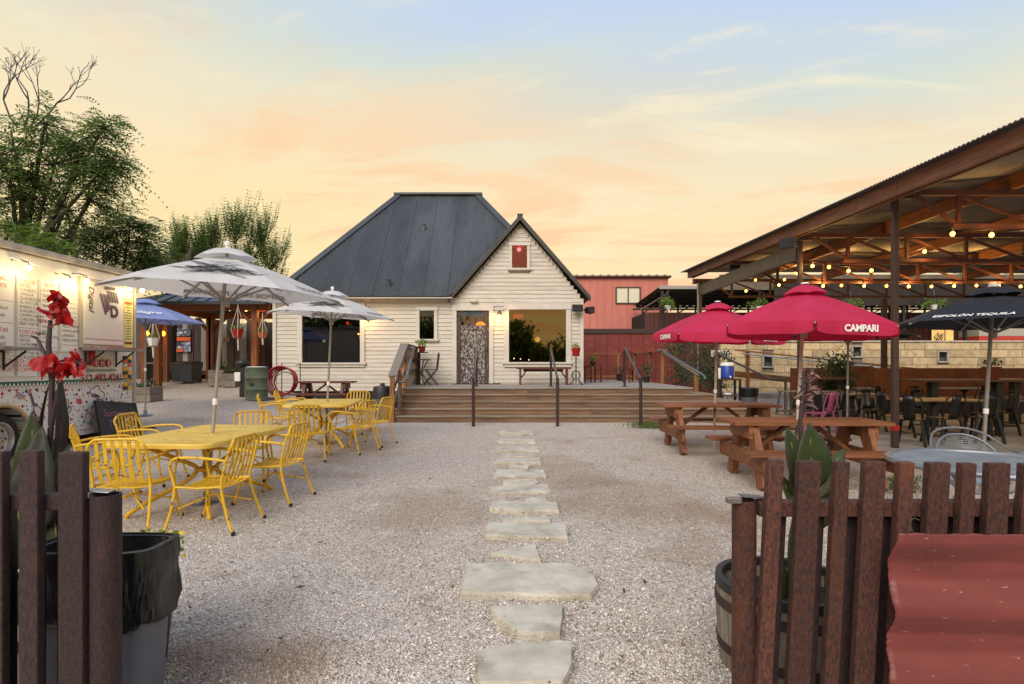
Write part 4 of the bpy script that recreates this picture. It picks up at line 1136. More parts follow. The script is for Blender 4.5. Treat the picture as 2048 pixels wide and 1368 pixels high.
def red_sheet():
    Y = 1.93; b = MB(); prof = []
    z = .955; seq = []
    # trapezoid ribs running sideways
    zs = [.955, .92, .85, .79, .70, .67, .60, .54, .45, .42, .35, .29, .20]
    ys = [.034, .034, 0, 0, .034, .034, 0, 0, .034, .034, 0, 0, .034]
    n = 26; vs = []; fs = []
    x0, x1 = PX(1782, Y), PX(2200, Y)
    dense = []
    for (za, ya), (zb, yb) in zip(zip(zs, ys), list(zip(zs, ys))[1:]):
        pass
    prof_y = lambda z: float(np.interp(z, zs[::-1], ys[::-1]))
    for k in range(121):
        z = .955 - .755 * k / 120
        dense.append((z, sum(prof_y(z + d) for d in (-.007, -.0035, 0, .0035, .007)) / 5))
    for z, y in dense:
        e = .006 * math.sin(z * 13) + .003 * math.sin(z * 41) + .002 * random.uniform(-1, 1)
        for i in range(n + 1):
            x = x0 + (x1 - x0) * i / n + (e if i == 0 else 0) - .02 * (.955 - z)
            vs.append((x, -y + .002 * math.sin(x * 9 + z * 5) - .035 * (z - .955), z - .012 * i / n + (random.uniform(-.003, .003) if z > .95 else 0)))
    k = n + 1
    for j in range(len(dense) - 1):
        for i in range(n): fs.append((j * k + i, (j + 1) * k + i, (j + 1) * k + i + 1, j * k + i + 1))
    b.add(vs, fs)
    b.v = [(x, y, z - .045) for x, y, z in b.v]
    o = b.build('corrugated_sheet', mat('scuffed_maroon_paint', '#7c3a35', .45, '#68302c', 2.5, (1, 1, 4), bump=.1, c3='#a8887a', s3=15, lo3=.66, hi3=.69), smooth=True, solid=.003); o.location = (0, Y, 0)
    tag(o, 'maroon corrugated metal sheet wired to the right foreground fence', 'metal sheet')
red_sheet()
w = MB(); w.tube([P(1825, 1062, 1.93), P(1818, 1045, 1.98), P(1828, 1036, 1.97), P(1838, 1040, 1.95)], .0015, 5)
tag(w.build('tie_wire', M_STEEL, smooth=True), 'thin twisted wire holding the maroon sheet to the fence', 'wire')

# ---------------------------------------------------------------- trash can, barrels
def bagged_can():
    t = thing('trash_can', 'grey slim trash can with a black bag folded over its rim, behind the left fence', 'trash can', (-1.65, 2.30, 0))
    def ring(hw, hd, z, n=96, am=0.0, f=0.0, dz=0.0):
        out = []
        for j in range(n):
            a = 2 * PI * j / n; c, s_ = math.cos(a), math.sin(a); e = .42
            w = am * (math.sin(j * .53 + z * 31) * .6 + math.sin(j * .29 - z * 19 + f) + .5 * math.sin(j * 1.3 + z * 43) + .4 * math.sin(j * 2.3 - z * 27))
            out.append(((hw + w) * math.copysign(abs(c) ** e, c), (hd + w) * math.copysign(abs(s_) ** e, s_), z + dz * math.sin(j * .33 + f) + .4 * dz * math.sin(j * 1.1)))
        return out
    def skin(rings, nm, m):
        n = len(rings[0]); b = MB()
        b.add(sum(rings, []), [(k * n + j, k * n + (j + 1) % n, (k + 1) * n + (j + 1) % n, (k + 1) * n + j) for k in range(len(rings) - 1) for j in range(n)]).build(nm, m, t, smooth=True)
    skin([ring(.001, .001, .01), ring(.19, .10, .01), ring(.20, .105, .05), ring(.232, .125, .70), ring(.243, .136, .705), ring(.243, .136, .745), ring(.225, .12, .745)], 'bin', M_CAN)
    skin([ring(.17, .07, .45, am=.008), ring(.215, .11, .66, am=.005, f=1), ring(.236, .130, .755, am=.001), ring(.252, .144, .752, am=.002, f=1), ring(.258, .148, .70, am=.004, f=2), ring(.256, .148, .64, am=.006, f=2.5), ring(.252, .146, .58, am=.008, f=3), ring(.248, .144, .52, am=.008, f=3.4, dz=.004), ring(.246, .142, .47, am=.009, f=3.8, dz=.012), ring(.238, .134, .455, am=.005, f=3.8, dz=.012)], 'bag', M_BAG)
bagged_can()
def barrel(label, loc, R=.33, H=.45):
    t = thing('half_barrel', label, 'planter', loc, 0, 'half barrel planters behind the entrance fences')
    n = 26
    bul = lambda z: R * (.90 + .10 * math.sin(PI * (.12 + .5 * z / H)))
    for k in range(n):
        a0, a1 = 2 * PI * k / n + .008, 2 * PI * (k + 1) / n - .008; b = MB(); vs = []
        for z in (0, H * .33, H * .66, H):
            for a in (a0, (a0 + a1) / 2, a1): vs.append((bul(z) * math.cos(a), bul(z) * math.sin(a), z))
            for a in (a0, (a0 + a1) / 2, a1): vs.append(((bul(z) - .025) * math.cos(a), (bul(z) - .025) * math.sin(a), z))
        fs = []
        for i in range(3):
            o = i * 6
            fs += [(o, o + 1, o + 7, o + 6), (o + 1, o + 2, o + 8, o + 7), (o + 4, o + 3, o + 9, o + 10), (o + 5, o + 4, o + 10, o + 11), (o + 3, o, o + 6, o + 9), (o + 2, o + 5, o + 11, o + 8)]
        fs += [(18, 19, 22, 21), (19, 20, 23, 22)]
        b.add(vs, fs).build('stave', mat('grey_oak', '#8d8172', .75, '#6e6355', 5, (6, 6, .8), bump=.4, rand=.12), t)
    for z in (.09, .30):
        h = .045
        MB().lathe([(bul(z) + .0, z - .001), (bul(z) + .005, z), (bul(z + h) + .005, z + h), (bul(z + h) + .0, z + h + .001)], 40).build('hoop', M_RUSTDARK, t, smooth=True)
    MB().lathe([(bul(H) - .03, H - .03), (bul(H) - .028, H + .008), (bul(H) + .004, H + .008), (bul(H) + .006, H - .035)], 40).build('rim', M_BLACK, t, smooth=True)
    MB().lathe([(.001, H - .09), (bul(H) - .03, H - .09)], 30).build('soil', mat('potting_soil', '#241d18', .95, '#362b22', 30, bump=.8), t)
    return t
barrel('weathered half barrel planter behind the right foreground fence', (1.34, 2.78, 0), .325, .42)
barrel('half barrel planter behind the left foreground fence, mostly hidden', (-2.12, 2.62, .0))

# ---------------------------------------------------------------- cannas
def leaf_blade(b, base, tip, width, droop, nrm=None, nu=8, fold=.18, ruffle=0.0, petal=False):
    """broad blade with a midrib fold"""
    base, tip = V(base), V(tip); ax = tip - base; L_ = ax.length; d = ax.normalized()
    n = V(nrm) if nrm else V((0, 0, 1)); sd = d.cross(n)
    if sd.length < .1: sd = d.cross(V((0, 1, 0)))
    sd.normalize(); n = sd.cross(d).normalized()
    vs = []; fs = []; mid = []
    for i in range(nu + 1):
        f = i / nu; w = (width * (math.sin(PI * f ** .8) ** .85) * (1 - .15 * f) + .002) if not petal else width * math.sin(PI * min(f, .985) ** 1.35) ** .6 + .001
        c = base + ax * f - V((0, 0, droop * f * f * L_)) + n * (.06 * L_ * math.sin(PI * f))
        mid.append(c - n * .002)
        for s in (-1, -.5, 0, .5, 1):
            vs.append(c + sd * (s * w) + n * (abs(s) * fold * w + .03 * width * math.sin(i * 1.9 + s * 2) + ruffle * w * abs(s) * math.sin(f * 10 + s * 3)))
    for i in range(nu):
        for j in range(4):
            o = i * 5 + j; fs.append((o, o + 1, o + 6, o + 5))
    b.add(vs, fs)
    return mid
def canna(label, loc, leaves, stalks, heads, dried):
    t = thing('canna_plant', label, 'plant', loc, 0, 'cannas in the barrels')
    for base, tip, w, dr, nrm, dark in leaves:
        b = MB(); mid = leaf_blade(b, base, tip, w, dr, nrm, 12, .18, .12); lf = b.build('leaf', M_CANNAD if dark else M_CANNA, t, smooth=True, solid=.0008)
        MB().tube(mid[:-1], [.0045 * (1 - .7 * i / 12) for i in range(12)], 6).build('midrib', mat('leaf_midrib', '#8a8a4c', .5) if not dark else mat('leaf_midrib_dark', '#5a4340', .5), lf, smooth=True)
        MB().tube([V(base) * .98, V(base).lerp(V(tip), .5) + V((0, 0, .01))], [.012, .006], 6).build('leaf_stem', M_STALK, t, smooth=True)
    for pts, r in stalks: MB().tube(pts, r, 8).build('stalk', M_STALK, t, smooth=True)
    rnd = random.Random(5)
    for c, size, n in heads:
        c = V(c)
        hd = bpy.data.objects.new('flower_head', None); COL.objects.link(hd); hd.parent = t
        for i in range(n):
            a = rnd.uniform(0, 2 * PI); up = rnd.uniform(-.35, 1.0)
            d = V((math.cos(a), math.sin(a) * .8, up)).normalized(); L_ = size * rnd.uniform(.6, .95)
            b = MB(); st = c + V((rnd.uniform(-.4, .4), rnd.uniform(-.3, .3), rnd.uniform(-.35, .35))) * size
            leaf_blade(b, st, st + d * L_, L_ * rnd.uniform(.34, .5), rnd.uniform(-.2, .8), (rnd.uniform(-1, 1), -1, rnd.uniform(-.8, .8)), 14, rnd.uniform(-.3, .5), .16, True)
            b.build('petal', M_PETAL, hd, smooth=True)
            MB().tube([c - V((0, 0, size * .5)), c, st + d * .02], [.006, .007, .003], 6).build('flower_stem', M_STALK, hd, smooth=True)
    for c, size, n in dried:
        c = V(c)
        for i in range(n):
            a = rnd.uniform(0, 2 * PI); d = V((math.cos(a) * .8, math.sin(a) * .5, rnd.uniform(-.2, 1))).normalized()
            b = MB(); s = c + V((rnd.uniform(-.3, .3), 0, rnd.uniform(-1, 1))) * size * .5
            leaf_blade(b, s, s + d * size * rnd.uniform(.25, .6), size * .045, .3, (0, -1, .2), 5)
            b.build('bract', mat('dried_bract', '#6b3f45', .7, '#8a6a55', 12) if i % 3 else M_STALK, t, smooth=True)
    return t
def rel(o, px, py, Y): return P(px, py, Y) - V(o)
o = V((-2.12, 2.62, .36))
q = lambda px, py, d=0: rel(o, px, py, 2.62 + d)
canna('red flowering canna with purple-green leaves behind the left foreground fence', o,
      [(q(74, 1000), q(66, 812, -.05), .066, .05, (.35, -1, .1), False), (q(86, 1060, -.05), q(84, 850, -.12), .098, .0, (.1, -1, .15), True), (q(110, 1060), q(140, 868, -.05), .08, .1, (-.3, -1, .2), True), (q(120, 1080), q(122, 900, -.05), .075, .1, (-.2, -1, .2), False),
       (q(60, 1150), q(20, 890), .07, .1, (.6, -1, .2), False), (q(100, 1130), q(178, 905, .05), .05, .35, (-.2, -1, .5), False), (q(80, 1150, .1), q(70, 930, .1), .09, .0, (0, -1, .1), False), (q(130, 1150), q(110, 940), .08, 0, (0, -1, 0), False), (q(30, 1150, .1), q(-15, 960, .1), .08, .1, (.2, -1, 0), False),
       (q(110, 960), q(118, 740, -.02), .03, 0, (1, -.4, 0), True), (q(96, 960), q(100, 760, .02), .028, 0, (-1, -.4, 0), True)],
      [([q(95, 1150), q(95, 960), q(103, 850), q(116, 780)], [.016, .013, .011, .008]), ([q(103, 850), q(104, 760), q(97, 690), q(101, 640)], [.013, .012, .011, .008]), ([q(103, 740), q(88, 705), q(76, 680)], [.009, .008, .006])],
      [(q(114, 632), .085, 13), (q(110, 606), .075, 5), (q(135, 735), .10, 17), (q(158, 724), .075, 6), (q(108, 728), .08, 8)], [(q(77, 678), .08, 9)])
o2 = V((1.31, 2.78, .36))
q2 = lambda px, py, d=0: rel(o2, px, py, 2.78 + d)
canna('canna with broad green leaves and a spent flower stalk behind the right foreground fence', o2,
      [(q2(1598, 1000), q2(1572, 846, -.02), .078, .05, (.3, -1, .15), False), (q2(1618, 990, -.05), q2(1618, 845, -.1), .09, .0, (0, -1, .1), False), (q2(1640, 1000, .05), q2(1640, 862, .1), .07, .05, (-.2, -1, .1), True), (q2(1630, 1000, -.03), q2(1690, 880, -.06), .052, .12, (-.5, -1, .25), False),
       (q2(1605, 1080), q2(1555, 925), .05, .1, (.4, -1, .2), False), (q2(1640, 1060, .05), q2(1650, 910, .05), .07, .1, (-.2, -1, .1), False), (q2(1600, 1220, .05), q2(1585, 1030, -.05), .075, .0, (0, -1, 0), False), (q2(1660, 1220), q2(1690, 1040), .07, .1, (0, -1, .1), False), (q2(1560, 1220), q2(1530, 1060), .06, .1, (0, -1, .1), False)],
      [([q2(1612, 1220), q2(1610, 1000), q2(1600, 850), q2(1608, 740)], [.018, .015, .011, .006])], [], [(q2(1618, 765), .11, 46), (q2(1612, 795), .1, 34)])
def yellow_flowers():
    t = thing('flower_pot', 'low pot of small yellow flowers just behind the bagged trash can', 'plant', (-1.86, 2.82, 0))
    MB().lathe([(.001, 0), (.13, 0), (.18, .5), (.165, .5), (.15, .45), (.001, .45)], 20).build('pot', M_BLACK, t, smooth=True)
    b = MB(); c = MB(); rnd = random.Random(3)
    for i in range(260):
        a = rnd.uniform(0, 2 * PI); r = .2 * math.sqrt(rnd.random()); p = V((r * math.cos(a), r * math.sin(a), .52 + rnd.uniform(0, .11) - .03))
        d = V((rnd.uniform(-1, 1), rnd.uniform(-1, 1), rnd.uniform(0, 1))).normalized()
        leaf_blade(b if i % 3 else c, p, p + d * .032, .010, .2, (0, -1, .5), 3)
    b.build('foliage', M_LEAF2, t); c.build('blossom', mat('yellow_blossom', '#e0c020', .6), t)
yellow_flowers()
# ---------------------------------------------------------------- food truck
TX = -6.6
def tY(px): return -TX * FPX / (1024 - px)
def tz(px, py): return PZ(py, tY(px))
def confetti():
    m = bpy.data.materials.new('confetti_print'); m.use_nodes = True; N, L = m.node_tree.nodes, m.node_tree.links
    b = N['Principled BSDF']; b.inputs['Roughness'].default_value = .4
    tc = N.new('ShaderNodeTexCoord')
    col = None; base = lin('#dcdad8')
    for sc, thr, rnd in ((9.5, .27, .8), (16, .25, .6)):
        vo = N.new('ShaderNodeTexVoronoi'); vo.inputs['Scale'].default_value = sc; vo.distance = 'MANHATTAN'; vo.inputs['Randomness'].default_value = .8; vo.voronoi_dimensions = '2D'
        sx = N.new('ShaderNodeSeparateXYZ'); cx_ = N.new('ShaderNodeCombineXYZ'); L.new(tc.outputs['Object'], sx.inputs[0]); L.new(sx.outputs[1], cx_.inputs[0]); L.new(sx.outputs[2], cx_.inputs[1])
        L.new(cx_.outputs[0], vo.inputs['Vector'])
        sp = N.new('ShaderNodeSeparateColor'); L.new(vo.outputs['Color'], sp.inputs[0])
        r = N.new('ShaderNodeValToRGB'); r.color_ramp.interpolation = 'CONSTANT'; e = r.color_ramp.elements
        e[0].position, e[0].color = 0, lin('#a3202c'); e[1].position, e[1].color = .88, lin('#b9c8d8')
        for p, c in ((.24, '#23305c'), (.42, '#d8a83a'), (.52, '#5aa458'), (.62, '#8fb8d6'), (.72, '#3a3440'), (.8, '#c98f9e')): e.new(p).color = lin(c)
        L.new(sp.outputs[0], r.inputs[0])
        lt = N.new('ShaderNodeMath'); lt.operation = 'LESS_THAN'; lt.inputs[1].default_value = thr; L.new(vo.outputs['Distance'], lt.inputs[0])
        gt = N.new('ShaderNodeMath'); gt.operation = 'GREATER_THAN'; gt.inputs[1].default_value = 1 - rnd; L.new(sp.outputs[1], gt.inputs[0])
        an = N.new('ShaderNodeMath'); an.operation = 'MULTIPLY'; L.new(lt.outputs[0], an.inputs[0]); L.new(gt.outputs[0], an.inputs[1])
        mx = N.new('ShaderNodeMix'); mx.data_type = 'RGBA'; L.new(an.outputs[0], mx.inputs['Factor']); L.new(r.outputs[0], mx.inputs['B'])
        if col is None: mx.inputs['A'].default_value = base
        else: L.new(col, mx.inputs['A'])
        col = mx.outputs['Result']
    L.new(col, b.inputs['Base Color'])
    return m
def build_truck():
    T = thing('food_truck', 'white food trailer with printed menus and confetti skirt at the left edge', 'food truck', (TX, 0, 0))
    # local x points out of the serving side (towards +X), y along the truck
    ye, yb = tY(270), 2.5
    zb, zt = tz(270, 853), tz(270, 545); zs = tz(200, 763)
    wy = tY(4); wz = tz(4, 881) ; wr = .36
    b = MB(); b.box(-2.4, -.02, yb, ye, zs - .0, zt - .1); b.build('body', M_WHITE, T, bevel=.03)
    # lower skirt, cut round the wheel
    n = 14; top = [(wy + (wr + .10) * math.cos(PI * i / n), wz + (wr + .10) * math.sin(PI * i / n)) for i in range(n + 1)]
    b = MB(); b.box(-2.4, -.021, top[0][0], ye - .002, zb, zs - .001); b.box(-2.4, -.021, yb, top[-1][0], zb, zs - .001)
    for (ya, za), (yc, zc) in zip(top, top[1:]):
        za, zc = min(za, zs - .01), min(zc, zs - .01)
        b.add([(-.5, ya, za), (-.5, yc, zc), (-.5, yc, zs - .001), (-.5, ya, zs - .001), (-.021, ya, za), (-.021, yc, zc), (-.021, yc, zs - .001), (-.021, ya, zs - .001)], MB.BF)
    b.build('printed_skirt', confetti(), T)
    MB().tube([(-.01, y, z) for y, z in top], .03, 8).build('wheel_arch', mat('arch_trim', '#b9a27c', .5), T, smooth=True)
    MB().box(-1.9, -.4, yb + .2, ye - .1, zb - .12, zb - .004).build('chassis', M_BLACK, T)
    # roof edge rail
    MB().box(-2.43, .03, yb, ye + .03, zt - .099, zt).build('roof_cap', mat('dull_aluminium', '#a9a6a3', .5, '#8f8a85', 5, metal=.3), T, bevel=.015)
    MB().box(-.03, .012, ye - .04, ye + .012, zb, zt - .102).build('corner_trim', mat('corner_metal', '#b7b3ad', .4, metal=.4), T)
    # wheel
    W = bpy.data.objects.new('wheel', None); COL.objects.link(W); W.parent = T; W.location = (-.16, wy, wz); W.rotation_euler = (0, PI / 2, 0)
    MB().lathe([(.21, -.1), (.30, -.11), (wr - .02, -.09), (wr, -.05), (wr, .05), (wr - .02, .09), (.30, .115), (.225, .105)], 48).build('tyre', M_BLACKRUB, W, smooth=True)
    M_RIM = mat('chrome_rim', '#c9c6c2', .3, '#a9a6a2', 6, metal=.6)
    MB().lathe([(.235, .12), (.225, .122), (.21, .09), (.20, .06), (.17, .05), (.13, .075), (.075, .085), (.07, .06), (.001, .06)], 48).build('rim', M_RIM, W, smooth=True)
    for k in range(8):
        a = 2 * PI * k / 8
        MB().lathe([(.001, .004), (.022, .004), (.024, 0)], 10, (.15 * math.cos(a), .15 * math.sin(a), .066)).build('rim_hole', M_BLACK, W)
    for k in range(5):
        a = 2 * PI * k / 5 + .2
        MB().lathe([(.001, .03), (.014, .028), (.016, 0)], 8, (.1 * math.cos(a), .1 * math.sin(a), .078)).build('lug_nut', M_RIM, W)
    MB().lathe([(.001, .05), (.04, .045), (.05, .01), (.052, 0)], 16, (0, 0, .07)).build('hub', M_RIM, W, smooth=True)
    FR = lambda y, z, off=.004: frame((off, y, z), (0, 1, 0), (0, 0, 1))   # text reads along +Y seen from +X
    # green zigzag band
    M_GREEN = mat('green_print', '#1f5c44', .6)
    b = MB(); c = MB(); y = top[0][0] - 1.4; st = .062; x = .0035
    while y < ye - .1:
        if True:
            b.add([(x, y, zs + .03), (x, y + st, zs + .03), (x, y + st / 2, zs - .035)], [(0, 1, 2)])
            b.add([(x + .001, y, zs + .045), (x + .001, y + st, zs + .045), (x + .001, y + st, zs + .0295), (x + .001, y, zs + .0295)], [(0, 1, 2, 3)])
            yy = y + st
            c.add([(x, yy - .012, zs - .03), (x, yy, zs - .01), (x, yy + .012, zs - .03), (x, yy, zs - .05)], [(0, 1, 2, 3)])
        y += st
    MB().box(-.02, .002, yb, ye - .045, zs - .055, zs + .06).build('band_panel', M_WHITE, T)
    b.build('zigzag_print', M_GREEN, T); c.build('diamond_print', M_LETR, T)
    # serving shutter
    S = bpy.data.objects.new('shutter', None); COL.objects.link(S); S.parent = T
    y0, y1 = tY(162), tY(241); z0, z1 = tz(200, 690), tz(200, 567)
    MB().box(-.02, .05, y0, y1, z0, z1).build('panel', M_WHITE, S, bevel=.01)
    fm = mat('shutter_frame', '#b7ab98', .5)
    for a_, c_ in ((y0 - .05, y0 - .002), (y1 + .002, y1 + .05)): MB().box(-.02, .035, a_, c_, z0 - .05, z1 + .05).build('frame', fm, S)
    MB().box(-.02, .034, y0, y1, z1 + .002, z1 + .05).build('frame', fm, S); MB().box(-.02, .034, y0, y1, z0 - .05, z0 - .002).build('frame', fm, S)
    M_PUR = mat('plum_print', '#4e3550', .6)
    # cube emblem: three slanted bars, cross bars and a D
    b = MB(); cy, cz, s = (y0 + y1) / 2 + .1, z1 - .27, .235
    def par(pts): b.add([(.056, cy + u * s, cz + v * s) for u, v in pts], [tuple(range(len(pts)))])
    for i in range(3):
        o_ = i * .30
        par([(-.95 + o_, .45 - o_ * .05), (-.78 + o_, .45 - o_ * .05), (-.25 + o_ * .55, -.95 + o_ * .6), (-.42 + o_ * .45, -.95 + o_ * .6)])
    par([(-.50, .98), (.62, 1.0), (.55, .78), (-.44, .76)])
    for i in range(4):
        o_ = i * .27; par([(-.25 + o_, .70), (-.08 + o_, .70), (.18 + o_ * .92, -.05), (.02 + o_ * .92, -.05)])
    b.build('emblem', M_PUR, S)
    put('lettering', text_mesh('D', .26, M_PUR, bold=.012, shear=-.1), FR(cy + .12, cz - .17, .056), S)
    m = frame((.056, y0 + .14, z1 - .27), (0, 0, -1), (0, 1, 0))
    put('lettering', text_mesh('Digital', .15, M_PUR, shear=.3, bold=.002), m, S)
    b = MB(); b.box(.0505, .053, y0 + .02, y1 - .02, z0 + .085, z0 + .092); b.build('red_line', M_LETR, S)
    # shelves
    def shelf(ya, yc, z, lab=None):
        K = bpy.data.objects.new('shelf', None); COL.objects.link(K); K.parent = T
        MB().box(.02, .40, ya, yc, z - .045, z).build('shelf_board', mat('grey_laminate', '#8f8a86', .5, '#7b7672', 6), K, bevel=.006)
        if lab: MB().box(.1, .38, ya + .3, yc - .03, z + .002, z + .018).build('red_tray', M_RED, K, bevel=.004)
        for y in (ya + .1, yc - .12):
            MB().box(.004, .02, y - .012, y + .012, z - .30, z - .046).build('bracket', M_BLACK, K)
            MB().beam((.02, y, z - .26), (.3, y, z - .055), .02, .02).build('bracket', M_BLACK, K)
    shelf(tY(160), tY(241), tz(230, 698), True)
    shelf(tY(-60), tY(22), tz(10, 694))
    # yellow hours strip and stickers
    y0, y1 = tY(246), tY(265)
    MB().box(-.02, .006, y0, y1, tz(255, 700), tz(255, 596)).build('hours_strip', mat('yellow_strip', '#d9cf86', .5), T)
    b = MB()
    for i in range(14):
        z = tz(255, 610 + i * 5.2); w_ = random.uniform(.3, .75) * (y1 - y0) / 2
        b.box(.0065, .009, (y0 + y1) / 2 - w_, (y0 + y1) / 2 + w_, z - .008, z + .006)
    b.build('hours_print', mat('grey_print', '#6a655c', .7), T)
    for i, (py, c) in enumerate(((606, '#b5532a'), (686, '#7c2420'))):
        MB().box(.0065, .0095, y0 + .02, y1 - .02, tz(255, py) - .02, tz(255, py) + .02).build('hours_heading', mat('strip_red%d' % i, c, .6), T)
    cols = ['#3a302a', '#d9a51c', '#8d8a84', '#c9541c', '#2c2c40', '#d9b21c', '#bdb8b0', '#c98a1c']
    for i in range(9):
        for j in range(2):
            z = tz(255, 712 + i * 7.6)
            MB().box(-.02, .006, y0 + .02 + j * .1, y0 + .11 + j * .1, z - .055, z).build('sticker', mat('sticker%d' % ((i * 3 + j * 5) % 8), cols[(i * 3 + j * 5) % 8], .5), T)
    # contact print
    put('lettering', text_mesh('512-483-4241', .165, M_LETR, bold=.004), FR(tY(205), tz(205, 756)), T)
    put('lettering', text_mesh('@saboriepatioaustntx', .075, mat('green_text', '#2c5a48', .6), bold=.001), FR(tY(203), tz(203, 740)), T)
    for px in (191.5, 204.5, 216.5):
        y, z = tY(px), tz(px, 726.5)
        MB().lathe([(.001, .004), (.062, .004), (.062, 0)], 20, m=frame((.001, y, z), (0, 1, 0), (0, 0, 1))).build('icon_disc', M_LETR, T)
    b = MB()
    y, z = tY(191.5), tz(191.5, 726.5)
    for a in (.3, 1.5, 2.8, 4.0, 5.2): b.add([(.007, y, z), (.007, y + .045 * math.cos(a) - .012 * math.sin(a), z + .045 * math.sin(a) + .012 * math.cos(a)), (.007, y + .045 * math.cos(a) + .012 * math.sin(a), z + .045 * math.sin(a) - .012 * math.cos(a))], [(0, 1, 2)])
    b.build('icon_mark', M_LETW, T)
    y, z = tY(204.5), tz(204.5, 726.5)
    b = MB(); b.tube([(.007, y - .035, z - .035), (.007, y + .035, z - .035), (.007, y + .035, z + .035), (.007, y - .035, z + .035)], .005, 4, closed=True); b.tube([(.007, y + .018 * math.cos(t), z + .018 * math.sin(t)) for t in np.linspace(0, 2 * PI, 12)[:-1]], .004, 4, closed=True); b.build('icon_mark', M_LETW, T)
    put('lettering', text_mesh('f', .12, M_LETW, bold=.004), FR(tY(216.5), tz(216.5, 727), .007), T)
    MB().lathe([(.001, 0), (.045, .0), (.045, .24), (.02, .29), (.001, .3)], 14, (.05, tY(177.5), tz(177.5, 731))).build('extinguisher', M_RED, T, smooth=True)
    # menus
    M_MENU = mat('menu_board', '#dad7d2', .4); M_TXT = mat('menu_text', '#55504c', .7); M_TXTR = mat('menu_heading', '#b8483c', .7)
    words = [['MENU', 'TACOS', 'PLATE', '', 'QUESADILLA', 'MEXICANA', '', 'TORTAS', 'MEXICANA', 'LUNES', '', 'BURRITO', 'QUESO 8'],
             ['TACOS', 'BISTEK', 'CHORIZO', 'LENGUA', 'QUESADILLA', 'AL PASTOR', 'BARBACOA', 'SUADERO', 'CAMPECHANO', 'CHICKEN FAJITA', 'BEEF FAJITA', '', 'TORTAS', 'PASTOR', 'BISTEK', 'CHORIZO', 'CARNITAS', 'BEEF FAJITA', 'CHICKEN FAJITA', 'TORTA CUBANA', 'TORTA HAWAIANA', 'TORTA CAMPECHANA'],
             ['SIDES', 'GUACAMOLE', 'QUESO', 'RICE', 'BEANS', 'CHIPS', '', 'BURRITOS', 'PASTOR', 'BISTEK', 'CARNITAS', 'POLLO', '', 'NACHOS', 'CHEESE', 'CAMPECHANO', 'OREJAS'],
             ['', '', '', '', '', '', '', 'DRINKS', 'AGUA FRESCA', 'HORCHATA', 'JAMAICA', 'MEXICAN COKE', '']]
    heads = {'TACOS', 'TORTAS', 'MENU', 'SIDES', 'BURRITOS', 'NACHOS', 'DRINKS', 'TORTA CUBANA', 'TORTA HAWAIANA', 'TORTA CAMPECHANA', 'LUNES'}
    zt_, zb_ = tz(60, 555), tz(60, 752)
    for k, (a, c) in enumerate(((-40, 30), (32, 76), (78, 117), (119, 157))):
        Mn = bpy.data.objects.new('menu_panel', None); COL.objects.link(Mn); Mn.parent = T
        ya, yc = tY(a) + .008, tY(c) - .008
        zlo = zb_ if k < 3 else zb_ + .35
        MB().box(-.02, .004, ya, yc, zlo, zt_).build('board', M_MENU, Mn)
        b = MB()
        for yy in (ya + .01, yc - .012): b.box(.0045, .006, yy, yy + .003, zlo + .02, zt_ - .02)
        rows = words[k]; dz = (zt_ - zlo - .1) / len(rows)
        for i, w_ in enumerate(rows):
            z = zt_ - .07 - dz * i
            if not w_:
                b.box(.0045, .006, ya + .03, yc - .03, z - .002, z + .002); continue
            h = w_ in heads
            put('lettering', text_mesh(w_, (.075 if h else .058), M_TXTR if h else M_TXT, align='CENTER' if h else 'LEFT'), FR((ya + yc) / 2 if h else ya + .04, z, .006), Mn)
            if not h and k == 1 and i > 18: b.box(.0045, .006, ya + .05, yc - .06, z - .05, z - .045)
        b.build('ruled_lines', M_TXT, Mn)
    # doodles on the skirt
    M_INK = mat('doodle_ink', '#5a5258', .7)
    def doodle(nm, pts, r=.007, fill=None):
        q = [(-.0155, tY(px), tz(px, py)) for px, py in pts]
        if fill: MB().add([(-.0185, y, z) for _, y, z in q], [tuple(range(len(q)))]).build(nm + '_fill', mat(nm + '_tint', fill, .5), T)
        MB().tube(q, r, 5, closed=True).build(nm + '_doodle', M_INK, T, smooth=True)
    doodle('cactus', [(127, 850), (130, 832), (122, 822), (121, 814), (125, 814), (127, 822), (132, 826), (133, 806), (134, 799), (139, 799), (139, 818), (142, 812), (145, 814), (144, 822), (138, 828), (134, 850)], .006, '#c3ccbf')
    doodle('hat', [(181, 784), (185, 777), (191, 776), (194, 771), (200, 773), (202, 780), (210, 785), (211, 792), (206, 799), (197, 797), (187, 790)], .007, '#dcd4cf')
    MB().add([(-.013, tY(px), tz(px, py)) for px, py in [(188, 786), (196, 789), (203, 794), (200, 795), (192, 792)]], [(0, 1, 2, 3, 4)]).build('hat_shadow_print', M_LETK, T)
    doodle('guitar_body', [(69, 816), (76, 811), (83, 815), (88, 826), (92, 836), (84, 838), (74, 830)], .006, '#d8c9bf')
    MB().add([(-.013, tY(px), tz(px, py)) for px, py in [(61, 788), (65, 786), (73, 811), (69, 813)]], [(0, 1, 2, 3)]).build('guitar_neck_print', M_INK, T)
    MB().add([(-.013, tY(px), tz(px, py)) for px, py in [(58, 784), (62, 780), (65, 783), (64, 790), (60, 790)]], [(0, 1, 2, 3, 4)]).build('guitar_head_print', mat('rose_print', '#b5787c', .6), T)
    doodle('bean', [(171, 843), (173, 830), (180, 824), (187, 829), (186, 838), (179, 846)], .005, '#d9d2cc')
    MB().add([(-.014, tY(px), tz(px, py)) for px, py in [(34, 785), (40, 783), (46, 788), (55, 791), (50, 797), (42, 799), (36, 793)]], [tuple(range(7))]).build('chilli_print', mat('mauve_print', '#a58a98', .6), T)
